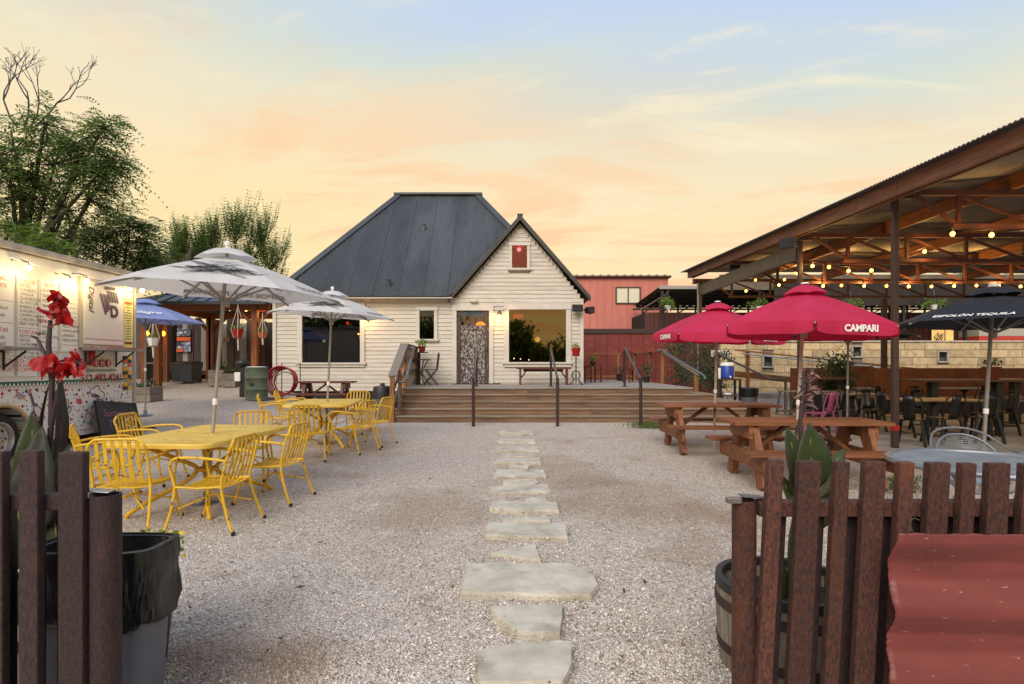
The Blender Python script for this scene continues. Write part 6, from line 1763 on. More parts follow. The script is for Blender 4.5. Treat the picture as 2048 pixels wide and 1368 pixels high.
def mesh_chair(label, loc, rz):
    t = thing('mesh_chair', label, 'chair', loc, rz, 'wire-mesh chairs')
    b = MB()
    # curved back of crossing wires
    def bk(a, z): return V((.27 * math.sin(a), -.27 * math.cos(a) + .04 - .12 * (z - .42), z))
    topz = lambda a: .80 - .28 * (abs(a) / 1.5) ** 2.2
    for i in range(49):
        a = -1.5 + 3 * i / 48; b.tube([bk(a, .42), bk(a, (.42 + topz(a)) / 2), bk(a, topz(a))], .002, 3, cap=False)
    for j in range(22):
        z = .43 + j * .0172; m = 1.5 * min(1, ((.80 - z) / .28)) ** (1 / 2.2) if z > .52 else 1.5
        b.tube([bk(-m + 2 * m * i / 16, z) for i in range(17)], .002, 3, cap=False)
    b.build('back_mesh', M_MESH, t)['kind'] = 'stuff'
    b = MB(); wire_disc(b, (0, .02, .42), .25, .017, .0025); b.build('seat_mesh', M_MESH, t)['kind'] = 'stuff'
    MB().tube([bk(-1.5 + 3 * i / 24, topz(-1.5 + 3 * i / 24)) for i in range(25)], .011, 8).build('back_rim', M_MESH, t, smooth=True)
    MB().tube([(-.34, .26, .0), (-.33, .24, .5), (-.33, .16, .66), (-.31, -.05, .70), (-.2, -.26, .82), (0, -.32, .86), (.2, -.26, .82), (.31, -.05, .70), (.33, .16, .66), (.33, .24, .5), (.34, .26, 0)], .010, 8, cr=4).build('arm_hoop', M_MESH, t, smooth=True)
    for s in (-1, 1): MB().tube([(s * .22, -.05, .42), (s * .26, -.26, 0)], .011, 8).build('rear_leg', M_MESH, t, smooth=True)
    MB().tube(arc((0, .02, .42), .26, 0, 2 * PI, 24, ((1, 0, 0), (0, 1, 0)))[:-1], .01, 8, closed=True).build('seat_rim', M_MESH, t, smooth=True)
mesh_chair('grey wire-mesh chair behind the round mesh table, its rounded back up', (4.25, 5.25, 0), PI - .25)
mesh_chair('grey wire-mesh chair seen through the right fence pickets', (3.2, 3.55, 0), .35)

# ---------------------------------------------------------------- buildings behind
def back_buildings():
    Y = 32.0
    t = thing('red_building', 'coral red metal-sided building with a sliding window, behind the house', 'building', (0, Y, 0))
    x0, x1 = PX(1135, Y), PX(1336, Y); zt = PZ(556, Y)
    x = x0; i = 0
    while x < x1 - .05:
        w = min(.42, x1 - x)
        MB().box(x + .004, x + w - .03, 0, .08, .5, zt).build('siding_panel', M_CORAL, t)
        MB().box(x + w - .029, x + w + .003, -.025, .08, .5, zt).build('panel_rib', M_CORAL, t); x += w
    MB().box(x0, x1 - .05, .081, 8, .5, zt).build('body', M_CORAL, t)
    MB().box(x0 - .2, x1 + .15, -.2, 8.1, zt + .002, zt + .12).build('eave', mat('brown_gutter', '#4a2b26', .5), t, bevel=.03)
    x = x0
    while x < x1 + .1: MB().box(x, x + .1, -.15, 7.9, zt + .121, zt + .17).build('roof_rib', mat('roof_rib_metal', '#5d4a45', .5), t); x += .45
    W = bpy.data.objects.new('window', None); COL.objects.link(W); W.parent = t
    a, c, z0, z1 = PX(1231, Y), PX(1281, Y), PZ(608, Y), PZ(574, Y)
    fm = mat('bronze_frame', '#3b322d', .5)
    for p in ((a, a + .07, z0, z1), (c - .07, c, z0, z1), ((a + c) / 2 - .03, (a + c) / 2 + .03, z0 + .071, z1 - .071)): MB().box(p[0], p[1], -.06, .0, p[2], p[3]).build('frame', fm, W)
    for p in ((z0, z0 + .07), (z1 - .07, z1)): MB().box(a + .071, c - .071, -.06, .0, p[0], p[1]).build('frame', fm, W)
    for p in ((a + .072, (a + c) / 2 - .032), ((a + c) / 2 + .032, c - .072)): MB().box(p[0], p[1], -.035, -.028, z0 + .072, z1 - .072).build('blind', mat('cream_blind', '#d9cfb4', .6), W)
    # maroon fence in front of it
    Y = 24.2
    f = thing('metal_fence', 'maroon sheet-metal fence behind the deck railing', 'fence', (0, Y, 0))
    x = 2.0; x1 = PX(1340, Y); zt = PZ(667, Y)
    while x < x1:
        MB().box(x + .003, x + .5, 0, .03, .3, zt).build('sheet', M_MAROON, f); MB().box(x - .012, x + .0, -.03, .03, .3, zt).build('rib', M_MAROON, f); x += .515
    MB().box(2.0, x1 + .2, -.06, .08, zt + .001, zt + .2).build('top_rail', mat('dark_rail', '#3b2621', .6), f)
    # dark brown metal wall
    Y = 28.8
    d = thing('brown_shed', 'long dark brown corrugated shed behind the stone wall', 'building', (0, Y, 0))
    x = PX(1290, Y); zt = PZ(625, Y)
    while x < 28:
        MB().box(x + .002, x + .2, 0, .04, 0, zt).build('siding_panel', M_BROWNMETAL, d); MB().box(x + .2, x + .25, .025, .06, 0, zt).build('siding_groove', M_BROWNMETAL, d); x += .252
    MB().box(PX(1290, Y), 28, .07, 5, 0, zt - .02).build('body', M_DARK, d)
    w = bpy.data.objects.new('window', None); COL.objects.link(w); w.parent = d
    a, c, z0, z1 = PX(1862, Y), PX(1906, Y), PZ(682, Y), PZ(660, Y)
    MB().box(a, c, -.03, -.005, z0 - .1, z1).build('lit_pane', emit('lit_window', '#ffcf80', .55), w)
    for p in ((a - .05, a - .001), (c + .001, c + .05)): MB().box(p[0], p[1], -.05, .0, z0 - .1, z1 + .05).build('frame', fm, w)
    leaf_cloud('window_plant', ((a + c) / 2 - .2, -.12, z0 + .15), .3, 130, .1, M_LEAF3, w, 77, (1.2, .3, .9), .1)
    MB().box((a + c) / 2 + .1, (a + c) / 2 + .14, -.045, -.031, z0 - .1, z1).build('mullion', fm, w)
    # hatch sign glow and red-white stall at the right
    s = thing('food_stall', 'white and red stall front at the right above the stone wall', 'building', (0, 26.4, 0))
    a = PX(1958, 26.4)
    MB().box(a, 27, 0, 1.2, .0, PZ(672, 26.4)).build('red_panel', mat('stall_red', '#b8392f', .6), s)
    MB().box(a, 27, .001, 1.2, PZ(672, 26.4) + .002, PZ(657, 26.4)).build('white_panel', mat('stall_white', '#a8a294', .6), s)
    # upper dark hoarding under the pavilion roof
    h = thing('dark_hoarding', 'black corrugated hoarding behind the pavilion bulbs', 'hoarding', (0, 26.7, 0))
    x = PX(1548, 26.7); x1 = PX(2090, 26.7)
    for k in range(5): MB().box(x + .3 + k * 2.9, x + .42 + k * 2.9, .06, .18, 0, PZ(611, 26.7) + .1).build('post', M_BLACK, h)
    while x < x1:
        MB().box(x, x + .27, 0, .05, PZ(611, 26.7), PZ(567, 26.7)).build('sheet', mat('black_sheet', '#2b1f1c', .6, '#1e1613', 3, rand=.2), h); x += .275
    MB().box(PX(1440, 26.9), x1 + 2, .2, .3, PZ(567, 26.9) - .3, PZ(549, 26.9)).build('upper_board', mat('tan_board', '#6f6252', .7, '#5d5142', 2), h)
    # low open roof
    r = thing('low_shed_roof', 'low corrugated shed roof on bracketed frame behind the pavilion', 'roof')
    ya, yb = 27.3, 31.2
    za, zb = PZ(574, ya), PZ(612, yb)
    xa, xb = PX(1318, ya), PX(1266, yb)
    b = MB(); n = 260; vs = []
    for i in range(n + 1):
        f_ = i / n; o_ = .02 * (0, 1, 0, -1)[i % 4]
        vs += [(xa + (30 - xa) * f_, ya, za + o_), (xb + (30 - xb) * f_, yb, zb + o_)]
    b.add(vs, [(2 * i, 2 * i + 2, 2 * i + 3, 2 * i + 1) for i in range(n)])
    b.build('roof_sheet', mat('dark_sheet', '#5a524e', .5, '#48413e', 2, metal=.2), r)
    MB().box(xa, 30, ya - .05, ya - .0, za - .1, za + .06).build('edge_trim', mat('pale_trim', '#9a948c', .5), r)
    for i in range(8):
        y = ya + .4 + i * .55; z = za + (zb - za) * (y - ya) / (yb - ya) - .09; x = xa + (xb - xa) * (y - ya) / (yb - ya)
        MB().box(x + .1, 29.8, y - .04, y + .04, z - .06, z + .04).build('purlin', M_BLACK, r)
    x = xb + .4; k = 0
    while x < 29:
        MB().box(x - .04, x + .04, yb - .6, yb - .52, 2.6, zb - .1).build('stud', M_BLACK, r)
        MB().beam((x, yb - .6, zb - .45), (x + .55, yb - 1.4, zb - .06), .04, .05).build('bracket', M_BLACK, r); x += .95; k += 1
    MB().tube([(xa + .5, ya + .05, za - .05), (xa + .45, ya + .3, za - .3), (xa - .3, ya + 2.5, zb - .35)], .05, 8).build('gutter_pipe', M_STEEL, r, smooth=True)
    for x in (xa + .2, 12, 18): MB().box(x - .06, x + .06, ya + .1, ya + .22, 0, za - .12).build('post', M_BLACK, r)
back_buildings()
# ---------------------------------------------------------------- things on the deck
def deck_things():
    Y = 16.2
    M_IRON = mat('wrought_iron', '#2a2524', .55, '#3a302c', 12)
    t = thing('bistro_table', 'black wrought-iron bistro table left of the old door', 'table', (PX(842, Y), Y, DECKZ))
    MB().lathe([(.001, .71), (.28, .71), (.28, .735), (.001, .735)], 24).build('tabletop', M_IRON, t, smooth=True)
    for k in range(4):
        a = k * PI / 2 + .5; d = V((math.cos(a), math.sin(a), 0))
        MB().tube([d * .2 + V((0, 0, .70)), d * .06 + V((0, 0, .45)), d * .05 + V((0, 0, .3)), d * .2 + V((0, 0, .1)), d * .3], .016, 6).build('leg', M_IRON, t, smooth=True)
    def bistro_chair(px, rz, lab, Y_=16.2):
        c = thing('bistro_chair', lab, 'chair', (PX(px, Y_), Y_, DECKZ), rz, 'black iron bistro chairs')
        MB().lathe([(.001, .44), (.19, .44), (.19, .46), (.001, .46)], 20).build('seat', M_IRON, c, smooth=True)
        for s in (-1, 1):
            MB().tube([(s * .15, .16, .45), (s * .13, 0, .25), (s * .16, -.2, 0)], .012, 6).build('leg', M_IRON, c, smooth=True)
            MB().tube([(s * .16, .22, 0), (s * .13, .0, .25), (s * .15, -.17, .45), (s * .16, -.22, .88)], .012, 6).build('leg', M_IRON, c, smooth=True)
        MB().tube([(-.16, -.22, .88), (0, -.22, .93), (.16, -.22, .88)], .012, 6).build('top_rail', M_IRON, c, smooth=True)
        for i in range(4): MB().tube([(-.09 + i * .06, -.18, .47), (-.09 + i * .06, -.22, .90)], .007, 5).build('spindle', M_IRON, c)
    bistro_chair(862, PI / 2, 'black bistro chair right of the iron table, nearest the door')
    bistro_chair(820, -PI / 2, 'black bistro chair between the iron table and the wooden guard', 16.5)
    pot_plant('red-brown pot with a spiky plant high beside the bistro table', (PX(844, 16.6), 16.6, PZ(704, 16.6)), .11, .17, mat('oxblood_glaze', '#6a1f1a', .4), .13, 60, M_LEAF2, 31, (1, 1, .9), .1)
    st = thing('plant_shelf', 'dark shelf post carrying the pots beside the bistro table', 'shelf', (PX(838, 16.6), 16.6, DECKZ))
    h = PZ(704, 16.6) - DECKZ
    MB().box(-.06, .26, -.1, .1, h - .03, h - .002).build('shelf', M_BLACK, st); MB().box(-.04, .04, -.04, .04, 0, h - .031).build('post', M_BLACK, st)
    pot_plant('small orange pot hung low beside the wooden guard', (PX(829, 16.4), 16.4, PZ(716, 16.4)), .1, .14, M_TERRA, .1, 40, M_LEAF2, 32, (1, 1, .8), .08)
    # bench
    Y = 16.55
    b = thing('wooden_bench', 'narrow red-brown bench under the large right window', 'bench', (0, Y, DECKZ))
    x0, x1 = PX(1033, Y), PX(1141, Y); h = PZ(735, Y) - DECKZ
    for j in range(2): MB().box(x0, x1, -.17 + j * .17, -.005 + j * .17, h - .05, h).build('seat_board', M_DARKPICNIC, b)
    for x in (x0 + .08, x1 - .14):
        MB().box(x, x + .06, -.15, .15, 0, h - .051).build('leg', M_DARKPICNIC, b)
        s = 1 if x < 1 else -1
        MB().beam((x + .03 + s * .03, 0, h - .3), (x + .03 + s * .2, 0, h - .06), .06, .04).build('brace', M_DARKPICNIC, b)
    MB().box(x0 + .2, x1 - .2, .13, .16, h - .12, h - .052).build('apron', M_DARKPICNIC, b)
    # plant stand with red pot
    Y = 16.5; x = PX(1152, Y)
    t = thing('plant_stand', 'black wrought-iron plant stand at the house corner', 'plant stand', (x, Y, DECKZ))
    h = PZ(711, Y) - DECKZ
    MB().tube([(0, 0, .08), (0, 0, h)], .018, 8).build('stem', M_IRON, t, smooth=True)
    for k in range(4):
        a = k * PI / 2 + .6; d = V((math.cos(a), math.sin(a), 0))
        MB().tube([V((0, 0, .42)), d * .13 + V((0, 0, .36)), d * .17 + V((0, 0, .25)), d * .08 + V((0, 0, .18)), d * .16 + V((0, 0, .08)), d * .27], .013, 6).build('leg', M_IRON, t, smooth=True)
    MB().lathe([(.001, h - .02), (.12, h - .02), (.12, h)], 16).build('plate', M_IRON, t)
    pot_plant('glossy red pot with a small plant on the iron stand', (x, Y, DECKZ + h + .002), .13, .22, M_REDPOT, .13, 70, M_LEAF2, 33, (1, 1, .6), .06)
    # dark seats behind the house corner
    for i, (px, Y_, lab) in enumerate(((1262, 19.0, 'dark wooden chair on the deck by the back railing'), (1186, 19.0, 'dark low table just behind the house corner'))):
        t = thing('wooden_chair' if i == 0 else 'side_table', lab, 'chair' if i == 0 else 'table', (PX(px, Y_), Y_, DECKZ), .4)
        z = .45 if i == 0 else .55
        MB().box(-.22, .22, -.22, .22, z - .04, z).build('seat' if i == 0 else 'tabletop', M_DARKPICNIC, t)
        for sx in (-1, 1):
            for sy in (-1, 1): MB().box(sx * .19 - .02, sx * .19 + .02, sy * .19 - .02, sy * .19 + .02, 0, z - .041).build('leg', M_DARKPICNIC, t)
        if i == 0:
            for s in (-1, 0, 1): MB().box(s * .17 - .02, s * .17 + .02, .18, .215, z, .95).build('back_slat', M_DARKPICNIC, t)
            MB().box(-.22, .22, .175, .22, .951, 1.02).build('top_rail', M_DARKPICNIC, t)
    pot_plant('small plant on the low table behind the house corner', (PX(1186, 19.0), 19.0, DECKZ + .552), .1, .14, M_BLACK, .16, 90, M_LEAF2, 34, (1, 1, .8), .07)
    pot_plant('leafy pot plant at the foot of the right deck railing', (4.4, 18.6, DECKZ), .12, .2, M_BLACK, .22, 160, M_LEAF3, 35, (1, 1, 1.2), .08)
    pot_plant('dark pot with small plant by the back deck railing', (3.95, 20.8, DECKZ), .15, .25, M_BLACK, .2, 120, M_LEAF3, 36, (1, 1, .8), .07)
deck_things()

# ---------------------------------------------------------------- left back: drum, bins, hose, gazebo, plank fence
def ground_at(px, Y): return (PX(px, Y), Y, gz(PX(px, Y), Y))
def left_back():
    p = ground_at(513, 15.2)
    t = thing('steel_drum', 'green ribbed steel drum with white lid beside the house corner', 'drum', p)
    MB().lathe([(.001, 0), (.285, 0), (.292, .01), (.285, .02), (.285, .27), (.297, .285), (.285, .30), (.285, .57), (.297, .585), (.285, .60), (.285, .85), (.293, .865), (.285, .88), (.27, .87)], 36).build('barrel', M_GREENDRUM, t, smooth=True)
    MB().lathe([(.001, .895), (.24, .89), (.255, .87)], 30).build('lid', M_LETW, t, smooth=True)
    MB().box(-.05, .05, -.29, -.282, .38, .46).build('label_plate', M_BLACK, t)
    p = ground_at(484, 15.9)
    t = thing('utility_box', 'small white box on a dark post behind the green drum', 'box', p)
    MB().box(-.05, .05, -.05, .05, 0, .9).build('post', M_BLACK, t); MB().box(-.16, .0, -.12, -.06, .45, .7).build('box', M_LETW, t, bevel=.01); MB().sphere((0, 0, .95), .16, sq=(1.2, 1, .8)).build('dome', M_BLACK, t, smooth=True)
    p = ground_at(374, 18.6)
    t = thing('wheeled_bin', 'dark grey wheeled bin in front of the plank fence', 'trash can', p)
    b = MB(); b.add([(-.3, -.28, .05), (.3, -.28, .05), (.3, .28, .05), (-.3, .28, .05), (-.36, -.34, .62), (.36, -.34, .62), (.36, .34, .66), (-.36, .34, .66)], MB.BF); b.build('bin', mat('charcoal_plastic', '#3b3d42', .55, '#33353a', 5), t, bevel=.02)
    b = MB(); b.add([(-.38, -.36, .625), (.38, -.36, .60), (.38, .36, .66), (-.38, .36, .67), (-.3, -.28, .68), (.3, -.28, .66), (.3, .28, .72), (-.3, .28, .72)], MB.BF); b.build('lid', M_BLACK, t, bevel=.02)
    for s in (-1, 1): MB().lathe([(.001, -.03), (.07, -.03), (.08, 0), (.07, .03), (.001, .03)], 14, m=Matrix.Translation((s * .25, .3, .08)) @ Matrix.Rotation(PI / 2, 4, 'Y')).build('wheel', M_BLACKRUB, t, smooth=True)
    # black can by the steps
    p = ground_at(765, 13.6)
    t = thing('trash_can', 'tall narrow can with black lid beside the left end of the steps', 'trash can', p)
    MB().lathe([(.001, 0), (.17, 0), (.2, .55), (.2, .58)], 20).build('bin', M_CAN, t, smooth=True)
    MB().lathe([(.19, .55), (.225, .57), (.22, .80), (.2, .84), (.06, .86), (.05, .92), (.001, .92)], 20).build('liner', M_BLACK, t, smooth=True)
    # hose
    x, Y = PX(562, 15.9), 15.9; g = gz(x, Y)
    t = thing('garden_hose', 'coiled red hose on a wire rack at the house corner', 'hose', (x, Y, g))
    for k in range(5):
        R = .40 - k * .018
        MB().tube([(R * math.cos(a) + .03 * k, -.05 + .035 * k - .2 * (1 - max(0, math.sin(a))) * .3, .50 + R * math.sin(a) * 1.05) for a in np.linspace(0, 2 * PI, 30)[:-1]], .022, 8, closed=True).build('coil', mat('red_hose', '#8f1f2b', .4), t, smooth=True)
    MB().tube([(-.38, -.1, .4), (-.43, -.2, .05), (-.3, -.25, .025), (.2, -.3, .025)], .02, 8).build('hose_end', mat('red_hose', '#8f1f2b', .4), t, smooth=True)
    MB().tube([(.3 * math.cos(a) + .1, .05, .45 + .3 * math.sin(a)) for a in np.linspace(0, 2 * PI, 26)[:-1]], .016, 8, closed=True).build('green_coil', mat('green_hose', '#4f7a5a', .4), t, smooth=True)
    MB().tube([(-.02, .1, 0), (-.02, .1, 1.0), (.5, .1, 1.0), (.5, .1, 0)], .014, 6).build('rack', M_BLACK, t)
    # concrete block planters
    for i, (px, Y, w, h, lab) in enumerate(((292, 14.6, .55, .38, 'grey block planter just right of the food truck'), (440, 18.0, .5, .5, 'square wooden planter left of the umbrella pole'), (463, 17.8, .42, .42, 'round-edged planter with low plant by the gazebo'))):
        q = ground_at(px, Y); t = thing('block_planter', lab, 'planter', q, 0, 'block planters by the gazebo')
        for k in range(2): MB().box(-w / 2, w / 2, -w / 2, w / 2, k * h / 2 + .003, (k + 1) * h / 2 - .003).build('block', mat('planter_block', '#857a6e', .85, '#6e645a', 6, rand=.2), t, bevel=.01)
        leaf_cloud('foliage', (0, 0, h + .08), .25, 120, .1, M_LEAF3, t, 40 + i, (1, 1, .5), .1)
    # dark tray near the truck
    t = thing('cable_cover', 'flat dark rubber mat at the rear corner of the food truck', 'mat', (PX(283, 10.5), 10.5, gz(PX(283, 10.5), 10.5) + .02))
    MB().lathe([(.001, .03), (.2, .03), (.24, .0)], 20).build('mat', M_BLACKRUB, t, smooth=True)
left_back()

def gazebo():
    Y0, Y1 = 17.6, 20.8
    x0, x1 = PX(300, Y0) , PX(538, Y0)
    g = .72
    t = thing('gazebo', 'cedar gazebo with blue-grey standing seam hip roof left of the house', 'gazebo')
    xl, xr = PX(322, Y0) - .2, PX(510, Y0)
    ze = PZ(608, Y0)
    for x, y in ((xl + .1, Y0), (xr, Y0), (PX(424, Y1), Y1), (xr, Y1), (xl, Y1)):
        MB().box(x - .09, x + .09, y - .09, y + .09, .3, ze - .02).build('post', M_GAZ, t, bevel=.008)
        for s in (-1, 1): MB().beam((x + s * .09, y, ze - .62), (x + s * .5, y, ze - .18), .07, .09).build('knee_brace', M_GAZ, t)
    for y in (Y0, Y1): MB().box(xl - .3, xr + .45, y - .06, y + .06, ze - .2, ze - .0).build('header', M_GAZ, t)
    for x in (xl, xr): MB().box(x - .06, x + .06, Y0 + .07, Y1 - .07, ze - .2, ze - .002).build('header', M_GAZ, t)
    # roof with standing seams
    e = [V((xl - .6, Y0 - .5, ze)), V((xr + .55, Y0 - .5, ze)), V((xr + .55, Y1 + .5, ze)), V((xl - .6, Y1 + .5, ze))]
    zr = PZ(578, 19.2) + .1; ym = (Y0 + Y1) / 2
    r = [V((xl + 1.0, ym, zr)), V((xr - 1.1, ym, zr))]
    R_ = bpy.data.objects.new('roof', None); COL.objects.link(R_); R_.parent = t
    MB().add([e[0], e[1], r[1], r[0]], [(0, 1, 2, 3)]).build('roof_slope', M_GAZROOF, R_, solid=.02)
    MB().add([e[1], e[2], r[1]], [(0, 1, 2)]).build('roof_slope', M_GAZROOF, R_, solid=.02)
    MB().add([e[2], e[3], r[0], r[1]], [(0, 1, 2, 3)]).build('roof_slope', M_GAZROOF, R_, solid=.02)
    MB().add([e[3], e[0], r[0]], [(0, 1, 2)]).build('roof_slope', M_GAZROOF, R_, solid=.02)
    x = e[0].x + .3
    while x < e[1].x:
        f = 1.0
        if x < r[0].x: f = (x - e[0].x) / (r[0].x - e[0].x)
        if x > r[1].x: f = (e[1].x - x) / (e[1].x - r[1].x)
        p = V((x, Y0 - .5, ze + .02)); q = p + (V((0, ym - Y0 + .5, zr - ze))) * f
        MB().beam(p, q, .03, .045).build('standing_seam', M_GAZROOF, R_); x += .42
    for a, c in ((e[0], r[0]), (e[1], r[1])): MB().beam(a + V((0, 0, .03)), c + V((0, 0, .03)), .1, .03).build('hip_cap', M_GAZROOF, R_)
    MB().beam(r[0] + V((0, 0, .03)), r[1] + V((0, 0, .03)), .14, .03).build('ridge_cap', M_GAZROOF, R_)
    MB().box(e[0].x, e[1].x, Y0 - .53, Y0 - .48, ze - .06, ze + .03).build('drip_edge', mat('dark_trim', '#2f3338', .5), R_)
    x = xl - .1; k = 0
    while x < xr + .9:
        MB().box(x, x + .14, Y0 - .3, Y1 + .2, g - .04, g).build('floor_plank', M_DECKTOP, t); x += .145
    MB().box(xl - .1, xr + .9, Y0 - .29, Y1, .2, g - .041).build('floor_frame', M_DARK, t)
    for px, py in ((433, 617), (459, 619), (492, 620)):
        p = P(px, py, Y0 + .8); MB().sphere(tuple(p), .045).build('bulb', emit('gazebo_bulb', '#ffb76a', 5), t, smooth=True)
    lamp(t, (xr - .6, Y0 + 1.2, ze - .35), 14, (1, .45, .12), .08)
    lamp(t, (xr + .35, Y0 + .3, ze - .3), 8, (1, .4, .1), .05)
gazebo()
def plank_fence():
    t = thing('plank_fence', 'tall fence of mismatched dark and whitewashed planks behind the gazebo', 'fence', (0, 22.0, 0))
    Y = 22.0; x = PX(200, Y); x1 = PX(552, Y); i = 0
    while x < x1:
        w = random.uniform(.16, .30); z1 = PZ(random.uniform(634, 648), Y); px = 1024 + x * FPX / Y
        white = (392 < px < 408) or (455 < px < 462) or random.random() < .08
        z0 = .6 if not (396 < px < 408) else PZ(742, Y)
        MB().box(x + .004, x + w, random.uniform(-.03, .02), .05, z0, z1).build('plank', M_PLANKW if white else M_PLANK, t); x += w + .006; i += 1
    for z in (1.1, 2.2): MB().box(PX(200, Y), x1, .055, .12, z, z + .1).build('rail', M_PLANK, t)
    MB().box(PX(200, Y), x1, .13, .15, .5, 2.9).build('backing', M_DARK, t)
    # posters pinned to the planks
    for i, (px0, px1, py0, py1, c) in enumerate(((350, 381, 657, 672, '#3a3f52'), (350, 381, 674, 682, '#c9501e'), (350, 366, 684, 697, '#2f3346'), (367, 381, 684, 703, '#6d7088'), (350, 366, 698, 704, '#c9501e'), (447, 459, 674, 684, '#8c6a48'))):
        s = MB().box(PX(px0, 21.9), PX(px1, 21.9), 0, .012, PZ(py1, 21.9), PZ(py0, 21.9)).build('poster', mat('poster%d' % i, c, .7, '#c8c4c0' if i in (0, 2, 3) else None, 9, lo=.5, hi=.6)); s.location = (0, 21.9, 0)
        tag(s, ('dark photo poster at the top of the board on the plank fence', 'long orange poster strip under the top photo', 'lower left dark poster on the plank fence', 'lower right pale poster with figures on the plank fence', 'short orange strip at the bottom of the posters', 'small tan notice behind the umbrella pole')[i], 'poster', 'posters on the plank fence')
plank_fence()
def left_fence_window():
    Y = 18.9
    t = thing('screen_panel', 'dark timber screen with crossbars at the left, behind the blue umbrella', 'screen', (0, Y, 0))
    xa, xb = PX(281, Y), PX(332, Y)
    for x in (xa, xb - .1): MB().box(x, x + .14, 0, .1, .5, 3.0).build('post', M_GAZ, t)
    for py in (694, 728): MB().box(xa + .141, xb - .101, .02, .07, PZ(py, Y), PZ(py, Y) + .05).build('crossbar', M_GREYWOOD, t)
    MB().box(xa + .141, xb - .101, .08, .09, .6, 2.9).build('backing', M_DARK, t)
    for i, (px, py) in enumerate(((294, 667), (326, 667))):
        w = thing('wall_lantern', ('left amber lantern glowing under the blue umbrella', 'right amber lantern glowing beside the tree trunk')[i], 'lantern', P(px, py, 18.6), 0, 'amber lanterns')
        MB().sphere((0, 0, 0), .075, sq=(1, 1, 1.2)).build('globe', emit('amber_globe', '#ff9428', 4), w, smooth=True)
        MB().lathe([(.001, .12), (.08, .1), (.09, .08)], 10).build('cap', M_BLACK, w)
        lamp(w, (0, -.15, 0), 4, (1, .5, .15), .06)
left_fence_window()
def macrame(label, px, py, Y, r, potm, tail, seed, leafm=None):
    p = P(px, py, Y)
    t = thing('hanging_planter', label, 'hanging plant', p, 0, 'macrame hanging planters')
    MB().lathe([(.001, -r * 1.1), (r * .6, -r * 1.1), (r, r * .4), (r * .9, r * .4), (.001, r * .2)], 16).build('pot', potm, t, smooth=True)
    for k in range(4):
        a = k * PI / 2 + .4; d = V((math.cos(a), math.sin(a), 0))
        MB().tube([V((0, 0, r * 4.4)), d * r * 1.12 + V((0, 0, r * .45)), d * r * .75 + V((0, 0, -r * 1.0)), V((0, 0, -r * 1.35))], .009, 5).build('cord', M_ROPE, t)
    MB().tube([V((0, 0, -r * 1.3)), V((.01, 0, -r * 1.3 - tail))], [.03, .02], 6).build('tassel', M_ROPE, t)
    MB().tube([V((0, 0, r * 4.3)), V((0, 0, r * 5.6))], .012, 5).build('hanger', M_ROPE, t)
    leaf_cloud('foliage', (0, 0, r * .6), r * 1.1, 70, .09, leafm or M_LEAF2, t, seed, (1, 1, .6), .1)
macrame('red pot in a white macrame hanger under the gazebo eave', 476, 663, 17.1, .17, M_REDPOT, .35, 51)
macrame('small orange pot in a macrame hanger between gazebo and house', 525, 667, 17.1, .11, mat('orange_glaze', '#b5501a', .4), .2, 52)
macrame('white pot in a macrame hanger below the blue umbrella', 306, 680, 15.5, .14, M_LETW, .3, 53)

